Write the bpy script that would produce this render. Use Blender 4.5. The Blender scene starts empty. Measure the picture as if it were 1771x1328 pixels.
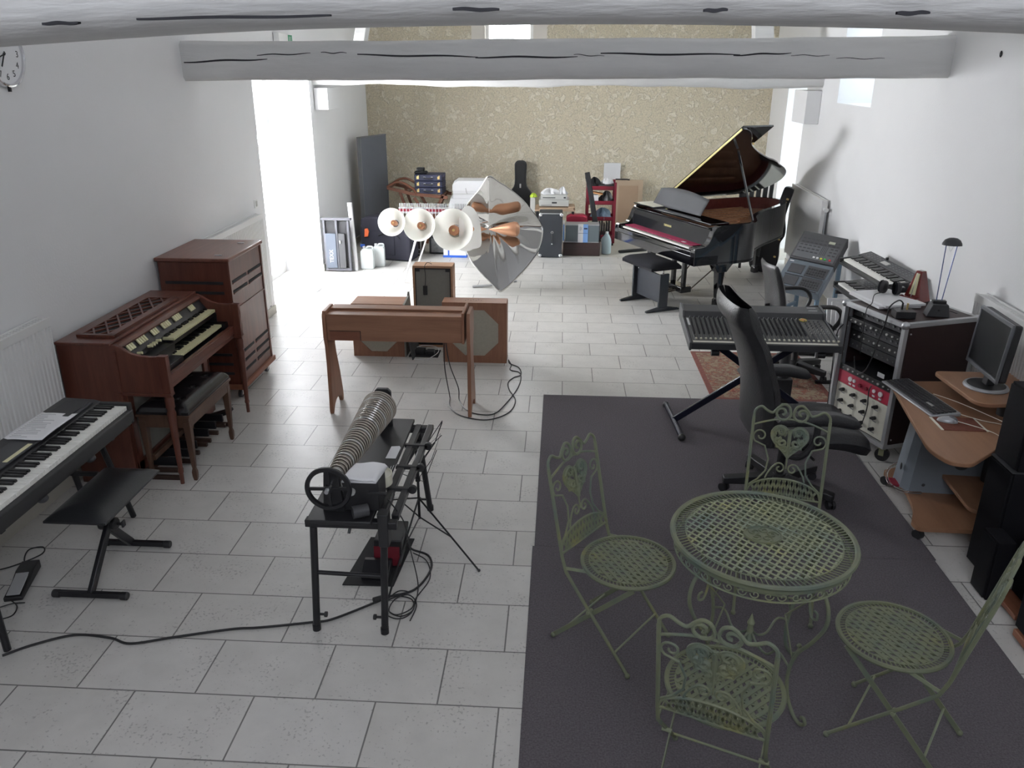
import bpy, math, random
from mathutils import Vector, Matrix, Euler
PI = math.pi
sin, cos, rad = math.sin, math.cos, math.radians
random.seed(7)
scene = bpy.context.scene
COL = scene.collection

# ---------------------------------------------------------------- camera
def make_camera():
    yaw, pitch, roll = -0.0572488, 0.3713801, 0.0042847
    f = Vector((sin(yaw)*cos(pitch), cos(yaw)*cos(pitch), -sin(pitch)))
    r = Vector((cos(yaw), -sin(yaw), 0)); u = r.cross(f)
    r2 = cos(roll)*r + sin(roll)*u; u2 = -sin(roll)*r + cos(roll)*u
    m = Matrix((r2, u2, -f)).transposed().to_4x4()
    m.translation = Vector((-0.05586, -5.89124, 2.39330))
    cam = bpy.data.cameras.new('camera'); cam.sensor_fit = 'HORIZONTAL'
    cam.sensor_width = 36.0; cam.lens = 36.0*1402.908/1771.0
    cam.clip_start = 0.05; cam.clip_end = 200
    o = bpy.data.objects.new('camera', cam); o.matrix_world = m; COL.objects.link(o)
    scene.camera = o
make_camera()

# ---------------------------------------------------------------- world, daylight, exposure
scene.view_settings.view_transform = 'Standard'
scene.view_settings.look = 'None'
scene.view_settings.gamma = 1.0
scene.view_settings.use_curve_mapping = False
scene.view_settings.exposure = 0.46
try:
    scene.cycles.max_bounces = 10; scene.cycles.diffuse_bounces = 6
    scene.cycles.transparent_max_bounces = 16
    scene.cycles.sample_clamp_indirect = 6.0
    scene.cycles.use_denoising = True
except Exception: pass
def make_world():
    w = bpy.data.worlds.new('daylight_sky'); scene.world = w; w.use_nodes = True
    nt = w.node_tree; nt.nodes.clear()
    out = nt.nodes.new('ShaderNodeOutputWorld'); bg = nt.nodes.new('ShaderNodeBackground')
    tc = nt.nodes.new('ShaderNodeTexCoord'); sep = nt.nodes.new('ShaderNodeSeparateXYZ')
    rp = nt.nodes.new('ShaderNodeValToRGB')
    rp.color_ramp.elements[0].position = 0.45; rp.color_ramp.elements[0].color = (0.72, 0.74, 0.74, 1)
    rp.color_ramp.elements[1].position = 0.56; rp.color_ramp.elements[1].color = (0.80, 0.92, 1.0, 1)
    mp = nt.nodes.new('ShaderNodeMapRange'); mp.inputs[1].default_value = -1; mp.inputs[2].default_value = 1
    nt.links.new(tc.outputs['Generated'], sep.inputs[0]); nt.links.new(sep.outputs[2], mp.inputs[0])
    nt.links.new(mp.outputs[0], rp.inputs[0]); nt.links.new(rp.outputs[0], bg.inputs[0])
    bg.inputs[1].default_value = 2.2
    nt.links.new(bg.outputs[0], out.inputs[0])
make_world()
def area(name, loc, direction, sx, sy, power, color, spread=180):
    l = bpy.data.lights.new(name, 'AREA'); l.shape = 'RECTANGLE'; l.size = sx; l.size_y = sy
    l.energy = power; l.color = color; l.spread = rad(spread)
    o = bpy.data.objects.new(name, l); COL.objects.link(o); o.location = loc
    o.rotation_euler = Vector(direction).to_track_quat('-Z', 'Y').to_euler()
    return o
# daylight entering by the openings the room has
area('daylight_left_door', (-3.56, 3.07, 1.15), (1, 0, -0.12), 1.75, 2.1, 470, (0.955, 0.97, 1.0))
area('daylight_right_door', (3.75, 5.35, 1.2), (-1, -0.1, -0.05), 0.85, 2.0, 34, (0.84, 0.95, 1.0))
area('daylight_side_window', (3.42, 2.93, 2.5), (-1, 0, -0.3), 1.0, 0.6, 9, (0.80, 0.91, 1.0))
area('daylight_gable_window', (-0.87, 7.05, 3.1), (0, -1, -0.2), 0.66, 1.0, 22, (0.95, 0.97, 1.0))
area('daylight_rear_window', (0.3, -7.3, 3.6), (0, 1, -0.35), 2.2, 1.2, 44, (0.885, 0.905, 1.0))

# ---------------------------------------------------------------- materials
def nodes_of(m):
    m.use_nodes = True; nt = m.node_tree
    return nt, nt.nodes['Principled BSDF']
def mat(name, col, rough=0.5, metal=0.0, var=0.06, scale=8.0, bump=0.0, bscale=None, spec=None, coat=0.0, trans=0.0, emit=None, stretch=None):
    """procedural surface: noise-varied colour plus an optional fine bump"""
    m = bpy.data.materials.new(name); nt, b = nodes_of(m)
    N = nt.nodes.new; L = nt.links.new
    tc = N('ShaderNodeTexCoord'); src = tc.outputs['Object']
    if stretch:
        mpn = N('ShaderNodeMapping'); mpn.inputs['Scale'].default_value = stretch
        L(src, mpn.inputs[0]); src = mpn.outputs[0]
    nz = N('ShaderNodeTexNoise'); nz.inputs['Scale'].default_value = scale; nz.inputs['Detail'].default_value = 5
    L(src, nz.inputs['Vector'])
    mx = N('ShaderNodeMix'); mx.data_type = 'RGBA'
    c = Vector(col[:3])
    lo = c*(1-var); hi = c*(1+var)
    mx.inputs[6].default_value = (*lo, 1); mx.inputs[7].default_value = (*[min(1, v) for v in hi], 1)
    L(nz.outputs[0], mx.inputs[0]); L(mx.outputs[2], b.inputs['Base Color'])
    b.inputs['Roughness'].default_value = rough; b.inputs['Metallic'].default_value = metal
    if spec is not None: b.inputs['Specular IOR Level'].default_value = spec
    if coat: b.inputs['Coat Weight'].default_value = coat; b.inputs['Coat Roughness'].default_value = 0.06
    if trans: b.inputs['Transmission Weight'].default_value = trans
    if emit:
        b.inputs['Emission Color'].default_value = (*emit[:3], 1); b.inputs['Emission Strength'].default_value = emit[3]
    if bump:
        n2 = N('ShaderNodeTexNoise'); n2.inputs['Scale'].default_value = bscale or scale*6; n2.inputs['Detail'].default_value = 6
        L(src, n2.inputs['Vector'])
        bp = N('ShaderNodeBump'); bp.inputs['Strength'].default_value = min(1, bump); bp.inputs['Distance'].default_value = 0.004
        L(n2.outputs[0], bp.inputs['Height']); L(bp.outputs[0], b.inputs['Normal'])
    return m
def wood(name, c1, c2, rough=0.4, scale=14.0, axis=0, coat=0.0, spec=0.4):
    m = bpy.data.materials.new(name); nt, b = nodes_of(m); N = nt.nodes.new; L = nt.links.new
    tc = N('ShaderNodeTexCoord'); mp = N('ShaderNodeMapping')
    s = [1, 1, 1]; s[axis] = 0.09; mp.inputs['Scale'].default_value = [v*scale for v in s]
    L(tc.outputs['Object'], mp.inputs[0])
    nz = N('ShaderNodeTexNoise'); nz.inputs['Scale'].default_value = 1.6; nz.inputs['Detail'].default_value = 8
    nz.inputs['Roughness'].default_value = 0.65; nz.inputs['Distortion'].default_value = 0.6
    L(mp.outputs[0], nz.inputs['Vector'])
    rp = N('ShaderNodeValToRGB'); rp.color_ramp.elements[0].position = 0.32; rp.color_ramp.elements[1].position = 0.68
    rp.color_ramp.elements[0].color = (*c1, 1); rp.color_ramp.elements[1].color = (*c2, 1)
    L(nz.outputs[0], rp.inputs[0]); L(rp.outputs[0], b.inputs['Base Color'])
    b.inputs['Roughness'].default_value = rough; b.inputs['Specular IOR Level'].default_value = spec
    b.inputs['Coat Weight'].default_value = coat
    bp = N('ShaderNodeBump'); bp.inputs['Strength'].default_value = 0.15; bp.inputs['Distance'].default_value = 0.001
    L(nz.outputs[0], bp.inputs['Height']); L(bp.outputs[0], b.inputs['Normal'])
    return m
def glass(name, col=(0.9, 0.95, 0.95), rough=0.05, alpha=None):
    m = bpy.data.materials.new(name); nt, b = nodes_of(m)
    b.inputs['Base Color'].default_value = (*col, 1); b.inputs['Roughness'].default_value = rough
    b.inputs['Transmission Weight'].default_value = 1.0; b.inputs['IOR'].default_value = 1.45
    if alpha is not None: b.inputs['Alpha'].default_value = alpha
    return m
def floor_material():
    m = bpy.data.materials.new('floor_tiles'); nt, b = nodes_of(m); N = nt.nodes.new; L = nt.links.new
    tc = N('ShaderNodeTexCoord'); mp = N('ShaderNodeMapping'); mp.inputs['Location'].default_value = (5.0, 21/3.0, 0)
    L(tc.outputs['Object'], mp.inputs[0])
    br = N('ShaderNodeTexBrick'); br.offset = 0.5; br.inputs['Scale'].default_value = 1
    br.inputs['Brick Width'].default_value = 0.5; br.inputs['Row Height'].default_value = 1/3.0
    br.inputs['Mortar Size'].default_value = 0.0038; br.inputs['Mortar Smooth'].default_value = 0.3
    br.inputs['Color1'].default_value = (0.59, 0.575, 0.545, 1); br.inputs['Color2'].default_value = (0.64, 0.625, 0.60, 1)
    br.inputs['Mortar'].default_value = (0.20, 0.195, 0.185, 1); br.inputs['Bias'].default_value = 0.0
    L(mp.outputs[0], br.inputs['Vector'])
    nz = N('ShaderNodeTexNoise'); nz.inputs['Scale'].default_value = 6; nz.inputs['Detail'].default_value = 8; nz.inputs['Roughness'].default_value = 0.6
    L(tc.outputs['Object'], nz.inputs['Vector'])
    mr = N('ShaderNodeMapRange'); mr.inputs[1].default_value = 0.3; mr.inputs[2].default_value = 0.7; mr.inputs[3].default_value = 0.93; mr.inputs[4].default_value = 1.05
    L(nz.outputs[0], mr.inputs[0])
    # cast pits, gathered near some of the tile edges
    pit = N('ShaderNodeTexNoise'); pit.inputs['Scale'].default_value = 75; pit.inputs['Detail'].default_value = 3
    L(tc.outputs['Object'], pit.inputs['Vector'])
    zone = N('ShaderNodeTexNoise'); zone.inputs['Scale'].default_value = 5.5; zone.inputs['Detail'].default_value = 2
    L(tc.outputs['Object'], zone.inputs['Vector'])
    ad = N('ShaderNodeMath'); ad.operation = 'MULTIPLY_ADD'; L(zone.outputs[0], ad.inputs[0]); ad.inputs[1].default_value = 0.45; L(pit.outputs[0], ad.inputs[2])
    pr = N('ShaderNodeMapRange'); pr.inputs[1].default_value = 0.855; pr.inputs[2].default_value = 0.915; L(ad.outputs[0], pr.inputs[0])
    pc = N('ShaderNodeMapRange'); pc.inputs[3].default_value = 1.0; pc.inputs[4].default_value = 0.72; L(pr.outputs[0], pc.inputs[0])
    mu = N('ShaderNodeMath'); mu.operation = 'MULTIPLY'; L(mr.outputs[0], mu.inputs[0]); L(pc.outputs[0], mu.inputs[1])
    vm = N('ShaderNodeVectorMath'); vm.operation = 'SCALE'; L(br.outputs['Color'], vm.inputs[0]); L(mu.outputs[0], vm.inputs['Scale'])
    L(vm.outputs[0], b.inputs['Base Color'])
    b.inputs['Roughness'].default_value = 0.36; b.inputs['Specular IOR Level'].default_value = 0.45
    inv = N('ShaderNodeMath'); inv.operation = 'SUBTRACT'; inv.inputs[0].default_value = 1.0; L(br.outputs['Fac'], inv.inputs[1])
    s2 = N('ShaderNodeMath'); s2.operation = 'MULTIPLY_ADD'; L(pr.outputs[0], s2.inputs[0]); s2.inputs[1].default_value = -0.5; L(inv.outputs[0], s2.inputs[2])
    s3 = N('ShaderNodeMath'); s3.operation = 'MULTIPLY_ADD'; L(nz.outputs[0], s3.inputs[0]); s3.inputs[1].default_value = 0.6; L(s2.outputs[0], s3.inputs[2])
    bp = N('ShaderNodeBump'); bp.inputs['Strength'].default_value = 0.55; bp.inputs['Distance'].default_value = 0.003
    L(s3.outputs[0], bp.inputs['Height']); L(bp.outputs[0], b.inputs['Normal'])
    return m
def stucco_material():
    m = bpy.data.materials.new('stucco'); nt, b = nodes_of(m); N = nt.nodes.new; L = nt.links.new
    tc = N('ShaderNodeTexCoord')
    n1 = N('ShaderNodeTexNoise'); n1.inputs['Scale'].default_value = 12; n1.inputs['Detail'].default_value = 4; n1.inputs['Distortion'].default_value = 0.8
    L(tc.outputs['Object'], n1.inputs['Vector'])
    r1 = N('ShaderNodeMapRange'); r1.inputs[1].default_value = 0.52; r1.inputs[2].default_value = 0.60; L(n1.outputs[0], r1.inputs[0])
    n2 = N('ShaderNodeTexNoise'); n2.inputs['Scale'].default_value = 55; n2.inputs['Detail'].default_value = 5; L(tc.outputs['Object'], n2.inputs['Vector'])
    mx = N('ShaderNodeMix'); mx.data_type = 'RGBA'; mx.inputs[6].default_value = (0.62, 0.555, 0.42, 1); mx.inputs[7].default_value = (0.72, 0.665, 0.54, 1)
    L(r1.outputs[0], mx.inputs[0])
    r2 = N('ShaderNodeMapRange'); r2.inputs[1].default_value = 0.3; r2.inputs[2].default_value = 0.7; r2.inputs[3].default_value = 0.78; r2.inputs[4].default_value = 1.12
    L(n2.outputs[0], r2.inputs[0])
    vm = N('ShaderNodeVectorMath'); vm.operation = 'SCALE'; L(mx.outputs[2], vm.inputs[0]); L(r2.outputs[0], vm.inputs['Scale'])
    L(vm.outputs[0], b.inputs['Base Color']); b.inputs['Roughness'].default_value = 0.95
    ma = N('ShaderNodeMath'); ma.operation = 'MULTIPLY_ADD'; L(n2.outputs[0], ma.inputs[0]); ma.inputs[1].default_value = 0.9; L(r1.outputs[0], ma.inputs[2])
    bp = N('ShaderNodeBump'); bp.inputs['Strength'].default_value = 0.9; bp.inputs['Distance'].default_value = 0.008
    L(ma.outputs[0], bp.inputs['Height']); L(bp.outputs[0], b.inputs['Normal'])
    return m
def rug_material():
    m = bpy.data.materials.new('oriental_rug'); nt, b = nodes_of(m); N = nt.nodes.new; L = nt.links.new
    tc = N('ShaderNodeTexCoord'); 
    vo = N('ShaderNodeTexVoronoi'); vo.inputs['Scale'].default_value = 17; L(tc.outputs['Object'], vo.inputs['Vector'])
    wv = N('ShaderNodeTexNoise'); wv.inputs['Scale'].default_value = 14; wv.inputs['Detail'].default_value = 5; wv.inputs['Distortion'].default_value = 2.2
    L(tc.outputs['Object'], wv.inputs['Vector'])
    rp = N('ShaderNodeValToRGB'); e = rp.color_ramp.elements
    e[0].position = 0.28; e[0].color = (0.03, 0.03, 0.045, 1); e[1].position = 0.75; e[1].color = (0.27, 0.21, 0.14, 1)
    for p, c in ((0.40, (0.17, 0.045, 0.035, 1)), (0.50, (0.28, 0.085, 0.05, 1)), (0.57, (0.28, 0.19, 0.12, 1)), (0.63, (0.16, 0.045, 0.04, 1))):
        q = e.new(p); q.color = c
    ad = N('ShaderNodeMath'); ad.operation = 'MULTIPLY_ADD'; L(vo.outputs['Distance'], ad.inputs[0]); ad.inputs[1].default_value = 0.35; L(wv.outputs[0], ad.inputs[2])
    L(ad.outputs[0], rp.inputs[0]); L(rp.outputs[0], b.inputs['Base Color']); b.inputs['Roughness'].default_value = 0.95
    return m
def patina(name, g=1.0):
    m = bpy.data.materials.new(name); nt, b = nodes_of(m); N = nt.nodes.new; L = nt.links.new
    tc = N('ShaderNodeTexCoord'); nz = N('ShaderNodeTexNoise'); nz.inputs['Scale'].default_value = 7; nz.inputs['Detail'].default_value = 7
    L(tc.outputs['Object'], nz.inputs['Vector'])
    rp = N('ShaderNodeValToRGB'); e = rp.color_ramp.elements
    e[0].position = 0.30; e[0].color = (0.115, 0.15, 0.122, 1); e[1].position = 0.78; e[1].color = (0.25, 0.235, 0.08, 1)
    q = e.new(0.47); q.color = (0.155, 0.175, 0.115, 1); q = e.new(0.62); q.color = (0.175, 0.19, 0.112, 1)
    L(nz.outputs[0], rp.inputs[0]); L(rp.outputs[0], b.inputs['Base Color'])
    for q in e: q.color = tuple(c*g for c in q.color[:3])+(1,)
    b.inputs['Roughness'].default_value = 0.55
    return m
WHITE = mat('white_plaster', (0.795, 0.795, 0.80), 0.9, var=0.02, scale=3, bump=0.25, bscale=60)
SMOOTHW = mat('smooth_render', (0.72, 0.68, 0.62), 0.9, var=0.04, scale=4)
BEAMW = mat('painted_beam', (0.64, 0.64, 0.63), 0.85, var=0.15, scale=5, bump=1.0, bscale=24, stretch=(0.35, 2, 2))
CRACK = mat('crack_shadow', (0.03, 0.03, 0.035), 0.9)
FLOOR = floor_material(); STUCCO = stucco_material(); RUG = rug_material(); PATINA = patina('verdigris_paint')
SLAB = mat('screed', (0.50, 0.48, 0.43), 0.85, scale=10, bump=0.3)
CARPET = mat('grey_carpet', (0.135, 0.122, 0.132), 1.0, var=0.6, scale=130, bump=0.8, bscale=260, spec=0.1)
CARPETEDGE = mat('carpet_binding', (0.17, 0.14, 0.145), 1.0)
ENAMEL = mat('white_enamel', (0.78, 0.78, 0.77), 0.35, var=0.02)
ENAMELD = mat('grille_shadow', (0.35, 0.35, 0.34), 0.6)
MAHOG = wood('mahogany', (0.085, 0.026, 0.017), (0.15, 0.048, 0.030), 0.33, coat=0.25, axis=1)
MAHOGV = wood('mahogany_upright', (0.085, 0.026, 0.017), (0.14, 0.045, 0.028), 0.36, coat=0.2, axis=2)
WALNUT = wood('walnut_leg', (0.07, 0.035, 0.022), (0.11, 0.058, 0.036), 0.4, axis=2)
OAK = wood('oak_veneer', (0.26, 0.125, 0.073), (0.36, 0.185, 0.112), 0.45, axis=0)
OAKV = wood('oak_veneer_upright', (0.24, 0.11, 0.065), (0.33, 0.16, 0.095), 0.45, axis=2)
BEECH = wood('beech_laminate', (0.27, 0.14, 0.078), (0.33, 0.175, 0.10), 0.45, axis=1, scale=10)
ROSEW = wood('stained_chair_wood', (0.14, 0.055, 0.032), (0.20, 0.08, 0.045), 0.45, axis=0)
MDF = mat('particle_board', (0.43, 0.30, 0.18), 0.85, bump=0.2)
BLACK = mat('black_plastic', (0.022, 0.022, 0.024), 0.45)
BLACKM = mat('black_metal', (0.018, 0.018, 0.021), 0.35, metal=0.2)
BLACKMATTE = mat('black_matte', (0.02, 0.02, 0.022), 0.8)
GREYD = mat('dark_grey_plastic', (0.055, 0.056, 0.060), 0.5)
GREYM = mat('mid_grey_plastic', (0.16, 0.165, 0.175), 0.5)
GREYL = mat('light_grey_plastic', (0.50, 0.50, 0.48), 0.5)
LACQ = mat('piano_lacquer', (0.006, 0.006, 0.008), 0.06, var=0.0, coat=1.0)
LEATHER = mat('black_leather', (0.028, 0.028, 0.030), 0.42, var=0.2, scale=20, bump=0.5, bscale=90)
VINYL = mat('black_vinyl', (0.022, 0.023, 0.025), 0.38, bump=0.15, bscale=160)
FABRIC = mat('black_fabric', (0.014, 0.014, 0.017), 0.95, spec=0.15)
GREYFAB = mat('grey_acoustic_cloth', (0.13, 0.14, 0.16), 0.95, bump=0.3, bscale=200)
CREAMKEY = mat('ivory_key', (0.78, 0.76, 0.62), 0.3, var=0.02)
WHITEKEY = mat('white_key', (0.80, 0.79, 0.74), 0.3, var=0.02)
OLDKEY = mat('aged_key', (0.72, 0.68, 0.42), 0.3, var=0.03)
BLACKKEY = mat('black_key', (0.012, 0.012, 0.013), 0.3)
CHROME = mat('chrome', (0.75, 0.75, 0.77), 0.12, metal=1.0, var=0.02)
ALU = mat('aluminium', (0.55, 0.56, 0.58), 0.35, metal=0.9, var=0.04)
ALUM = mat('matt_aluminium_trim', (0.50, 0.51, 0.52), 0.45, metal=0.5, var=0.05)
BRASS = mat('brass', (0.75, 0.58, 0.25), 0.3, metal=0.9)
COPPER = mat('copper_reflection', (0.62, 0.33, 0.20), 0.35, metal=0.7)
MIRROR = mat('polished_steel_sheet', (0.56, 0.555, 0.54), 0.05, metal=1.0, var=0.03, scale=2, bump=0.25, bscale=3)
GRP = mat('white_fibreglass', (0.90, 0.90, 0.86), 0.4, var=0.01)
def translucent(m, col, fac):
    nt = m.node_tree; out = nt.nodes['Material Output']; b = nt.nodes['Principled BSDF']
    tr = nt.nodes.new('ShaderNodeBsdfTranslucent'); tr.inputs[0].default_value = (*col, 1); mx = nt.nodes.new('ShaderNodeMixShader'); mx.inputs[0].default_value = fac
    nt.links.new(b.outputs[0], mx.inputs[1]); nt.links.new(tr.outputs[0], mx.inputs[2]); nt.links.new(mx.outputs[0], out.inputs[0])
translucent(GRP, (0.95, 0.95, 0.92), 0.55)
GRPT = mat('translucent_white_sheet', (0.86, 0.86, 0.84), 0.4, var=0.01)
PAPER = mat('paper', (0.80, 0.80, 0.81), 0.9, var=0.02)
INK = mat('printed_ink', (0.25, 0.25, 0.27), 0.9)
CARDW = mat('white_cardboard', (0.72, 0.72, 0.73), 0.85, var=0.03)
CARDB = mat('brown_cardboard', (0.45, 0.32, 0.22), 0.9, var=0.05)
CLOTH = mat('speaker_cloth', (0.40, 0.375, 0.31), 0.95, var=0.12, scale=60, bump=0.4, bscale=220)
CLOTHD = mat('grey_cloth', (0.24, 0.235, 0.21), 0.95, var=0.08, scale=60)
REDP = mat('burgundy_plastic', (0.22, 0.012, 0.03), 0.45)
REDF = mat('red_felt', (0.26, 0.01, 0.055), 0.95)
REDPANEL = mat('red_panel', (0.42, 0.025, 0.06), 0.4)
CREAMP = mat('cream_panel', (0.72, 0.70, 0.60), 0.5)
BLUE = mat('blue_plastic', (0.03, 0.12, 0.55), 0.5)
BLUEL = mat('pale_blue_print', (0.20, 0.36, 0.68), 0.6)
BLUEM = mat('blue_grey_metal', (0.17, 0.25, 0.33), 0.4)
ORANGE = mat('orange_plastic', (0.75, 0.15, 0.05), 0.5)
YELLOW = mat('yellow_green_plastic', (0.45, 0.60, 0.05), 0.5)
JERRY = mat('milky_polythene', (0.68, 0.72, 0.72), 0.4, var=0.02)
WATER = mat('pale_blue_polythene', (0.50, 0.62, 0.66), 0.3, var=0.03)
NAVY = mat('navy_leatherette', (0.02, 0.025, 0.07), 0.5)
TOLEX = mat('black_tolex', (0.022, 0.026, 0.032), 0.6, bump=0.4, bscale=180)
BROWNPLY = mat('dark_brown_ply', (0.035, 0.018, 0.017), 0.5)
SCREEN = mat('monitor_glass', (0.010, 0.011, 0.013), 0.3, var=0)
SILVER = mat('silver_plastic', (0.42, 0.43, 0.45), 0.35, metal=0.4)
GLASSB = glass('armonica_glass', (0.93, 0.90, 0.85), 0.06)
GLASSW = glass('window_glass', (1, 1, 1), 0.0)
GREENS = mat('exit_green', (0.0, 0.28, 0.12), 0.5)
GREENL = mat('green_button', (0.05, 0.5, 0.08), 0.4)
YELL = mat('yellow_button', (0.75, 0.7, 0.1), 0.4)
REDL = mat('red_button', (0.6, 0.04, 0.05), 0.4)
GOLDW = mat('gilt_edge', (0.75, 0.66, 0.30), 0.35, metal=0.3)
SOUNDB = wood('spruce_parts', (0.22, 0.09, 0.045), (0.42, 0.22, 0.11), 0.5, axis=0, scale=20)
PCGREY = mat('pc_case_grey', (0.20, 0.225, 0.255), 0.45)
CLEAR = glass('clear_acrylic', (0.95, 0.97, 0.98), 0.05)
TAN = mat('mouse_pad_weave', (0.16, 0.05, 0.03), 0.95, var=0.5, scale=60)
OUTG = mat('garden_ground', (0.45, 0.46, 0.40), 0.95, var=0.2)

# ---------------------------------------------------------------- mesh builder
class MB:
    """collects shapes, then links them as one mesh object"""
    def __init__(s): s.v = []; s.f = []; s.M = Matrix()
    def add(s, vs, fs, M=None):
        n = len(s.v); T = s.M @ M if M is not None else s.M
        s.v += [T @ Vector(v) for v in vs]; s.f += [tuple(n+i for i in f) for f in fs]; return s
    def box(s, x0, x1, y0, y1, z0, z1, M=None):
        vs = [(x, y, z) for z in (z0, z1) for y in (y0, y1) for x in (x0, x1)]
        return s.add(vs, [(0, 2, 3, 1), (4, 5, 7, 6), (0, 1, 5, 4), (1, 3, 7, 5), (3, 2, 6, 7), (2, 0, 4, 6)], M)
    def cbox(s, c, d, M=None):
        return s.box(c[0]-d[0]/2, c[0]+d[0]/2, c[1]-d[1]/2, c[1]+d[1]/2, c[2]-d[2]/2, c[2]+d[2]/2, M)
    def frame(s, p, q):
        z = (Vector(q)-Vector(p)); l = z.length; z.normalize()
        a = Vector((0, 0, 1)) if abs(z.z) < 0.95 else Vector((1, 0, 0))
        x = a.cross(z).normalized(); y = z.cross(x)
        m = Matrix((x, y, z)).transposed().to_4x4(); m.translation = Vector(p); return m, l
    def bar(s, p, q, w, h):
        """rectangular bar; h is measured along the most upright cross direction"""
        m, l = s.frame(p, q); return s.box(-w/2, w/2, -h/2, h/2, 0, l, m)
    def cyl(s, p, q, r0, r1=None, n=14):
        r1 = r0 if r1 is None else r1
        m, l = s.frame(p, q); return s.lathe([(r0, 0), (r1, l)], n, m)
    def lathe(s, prof, n=24, M=None, caps=True, sx=1.0, sy=1.0):
        vs = [(r*cos(2*PI*i/n)*sx, r*sin(2*PI*i/n)*sy, z) for r, z in prof for i in range(n)]
        fs = [(k*n+i, k*n+(i+1) % n, (k+1)*n+(i+1) % n, (k+1)*n+i) for k in range(len(prof)-1) for i in range(n)]
        if caps:
            if prof[0][0] > 1e-6: fs.append(tuple(reversed(range(n))))
            if prof[-1][0] > 1e-6: fs.append(tuple((len(prof)-1)*n+i for i in range(n)))
        return s.add(vs, fs, M)
    def disc(s, c, r, h, n=28, sx=1, sy=1):
        return s.lathe([(r, 0), (r, h)], n, Matrix.Translation(c), sx=sx, sy=sy)
    def tube(s, pts, r, n=8, closed=False, rs=None):
        pts = [Vector(p) for p in pts]; k = len(pts)
        if k < 2: return s
        vs = []; up = None
        for i, p in enumerate(pts):
            if closed: d = pts[(i+1) % k]-pts[i-1]
            else: d = pts[min(i+1, k-1)]-pts[max(i-1, 0)]
            if d.length < 1e-9: d = Vector((0, 0, 1))
            d.normalize()
            if up is None:
                up = Vector((0, 0, 1)) if abs(d.z) < 0.9 else Vector((1, 0, 0))
            up = (up - d*up.dot(d))
            if up.length < 1e-6: up = d.orthogonal()
            up.normalize(); sd = d.cross(up); rr = rs[i] if rs else r
            for j in range(n):
                a = 2*PI*j/n; vs.append(p + (up*cos(a)+sd*sin(a))*rr)
        fs = [(i*n+j, i*n+(j+1) % n, ((i+1) % k)*n+(j+1) % n, ((i+1) % k)*n+j) for i in range(k if closed else k-1) for j in range(n)]
        if not closed: fs += [tuple(reversed(range(n))), tuple((k-1)*n+j for j in range(n))]
        return s.add(vs, fs)
    def prism(s, poly, h0, h1, axis='z', M=None):
        """polygon extruded: axis z -> (x,y), y -> (x,z), x -> (y,z)"""
        n = len(poly)
        mk = {'z': lambda a, b, h: (a, b, h), 'y': lambda a, b, h: (a, h, b), 'x': lambda a, b, h: (h, a, b)}[axis]
        vs = [mk(a, b, h0) for a, b in poly]+[mk(a, b, h1) for a, b in poly]
        fs = [tuple(reversed(range(n))), tuple(range(n, 2*n))]+[(i, (i+1) % n, n+(i+1) % n, n+i) for i in range(n)]
        return s.add(vs, fs, M)
    def ball(s, c, r, n=12, m=8, sx=1, sy=1, sz=1, M=None):
        prof = [(max(1e-7, r*sin(PI*k/m)), -r*cos(PI*k/m)) for k in range(m+1)]
        T = Matrix.Translation(c) @ Matrix.Diagonal((sx, sy, sz, 1))
        if M is not None: T = M @ T
        return s.lathe(prof, n, T, caps=False)
    def grid(s, fn, nu, nv, closed_u=False):
        vs = [fn(i/(nu if closed_u else nu-1), j/(nv-1)) for j in range(nv) for i in range(nu)]
        fs = [(j*nu+i, j*nu+(i+1) % nu, (j+1)*nu+(i+1) % nu, (j+1)*nu+i) for j in range(nv-1) for i in range(nu if closed_u else nu-1)]
        return s.add(vs, fs)
    def build(s, name, m, parent=None, bevel=0, seg=2, smooth=True, solid=0, sub=0, angle=35):
        me = bpy.data.meshes.new(name); me.from_pydata([tuple(v) for v in s.v], [], s.f); me.update()
        import bmesh
        bm = bmesh.new(); bm.from_mesh(me); bmesh.ops.remove_doubles(bm, verts=bm.verts, dist=1e-6)
        bmesh.ops.recalc_face_normals(bm, faces=bm.faces); bm.to_mesh(me); bm.free()
        me.materials.append(m)
        if smooth:
            me.polygons.foreach_set('use_smooth', [True]*len(me.polygons))
            if not sub: me.set_sharp_from_angle(angle=rad(angle))
        o = bpy.data.objects.new(name, me); COL.objects.link(o)
        if parent is not None: o.parent = parent
        if solid:
            md = o.modifiers.new('thickness', 'SOLIDIFY'); md.thickness = solid; md.offset = 0
        if bevel:
            md = o.modifiers.new('bevel', 'BEVEL'); md.width = bevel; md.segments = seg; md.limit_method = 'ANGLE'; md.angle_limit = rad(40)
            md.harden_normals = False
        if sub:
            md = o.modifiers.new('subdivision', 'SUBSURF'); md.levels = sub; md.render_levels = sub
        return o
def tag(o, label, cat, group=None):
    o['label'] = label; o['category'] = cat
    if group: o['group'] = group
    return o
def thing(name, label, cat, loc=(0, 0, 0), rz=0, group=None):
    o = bpy.data.objects.new(name, None); COL.objects.link(o)
    o.empty_display_size = 0.05; o.location = loc; o.rotation_euler = (0, 0, rz)
    return tag(o, label, cat, group)
def struct(o): o['kind'] = 'structure'; return o
def kids(o): return [c for c in bpy.data.objects if c.parent == o]
def copy_tree(o, parent=None, idx=None):
    if idx is None:
        idx = {}
        for c in bpy.data.objects:
            if c.parent: idx.setdefault(c.parent.name, []).append(c)
    c = o.copy(); COL.objects.link(c)
    if parent is not None: c.parent = parent
    for ch in idx.get(o.name, []): copy_tree(ch, c, idx)
    return c
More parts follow.
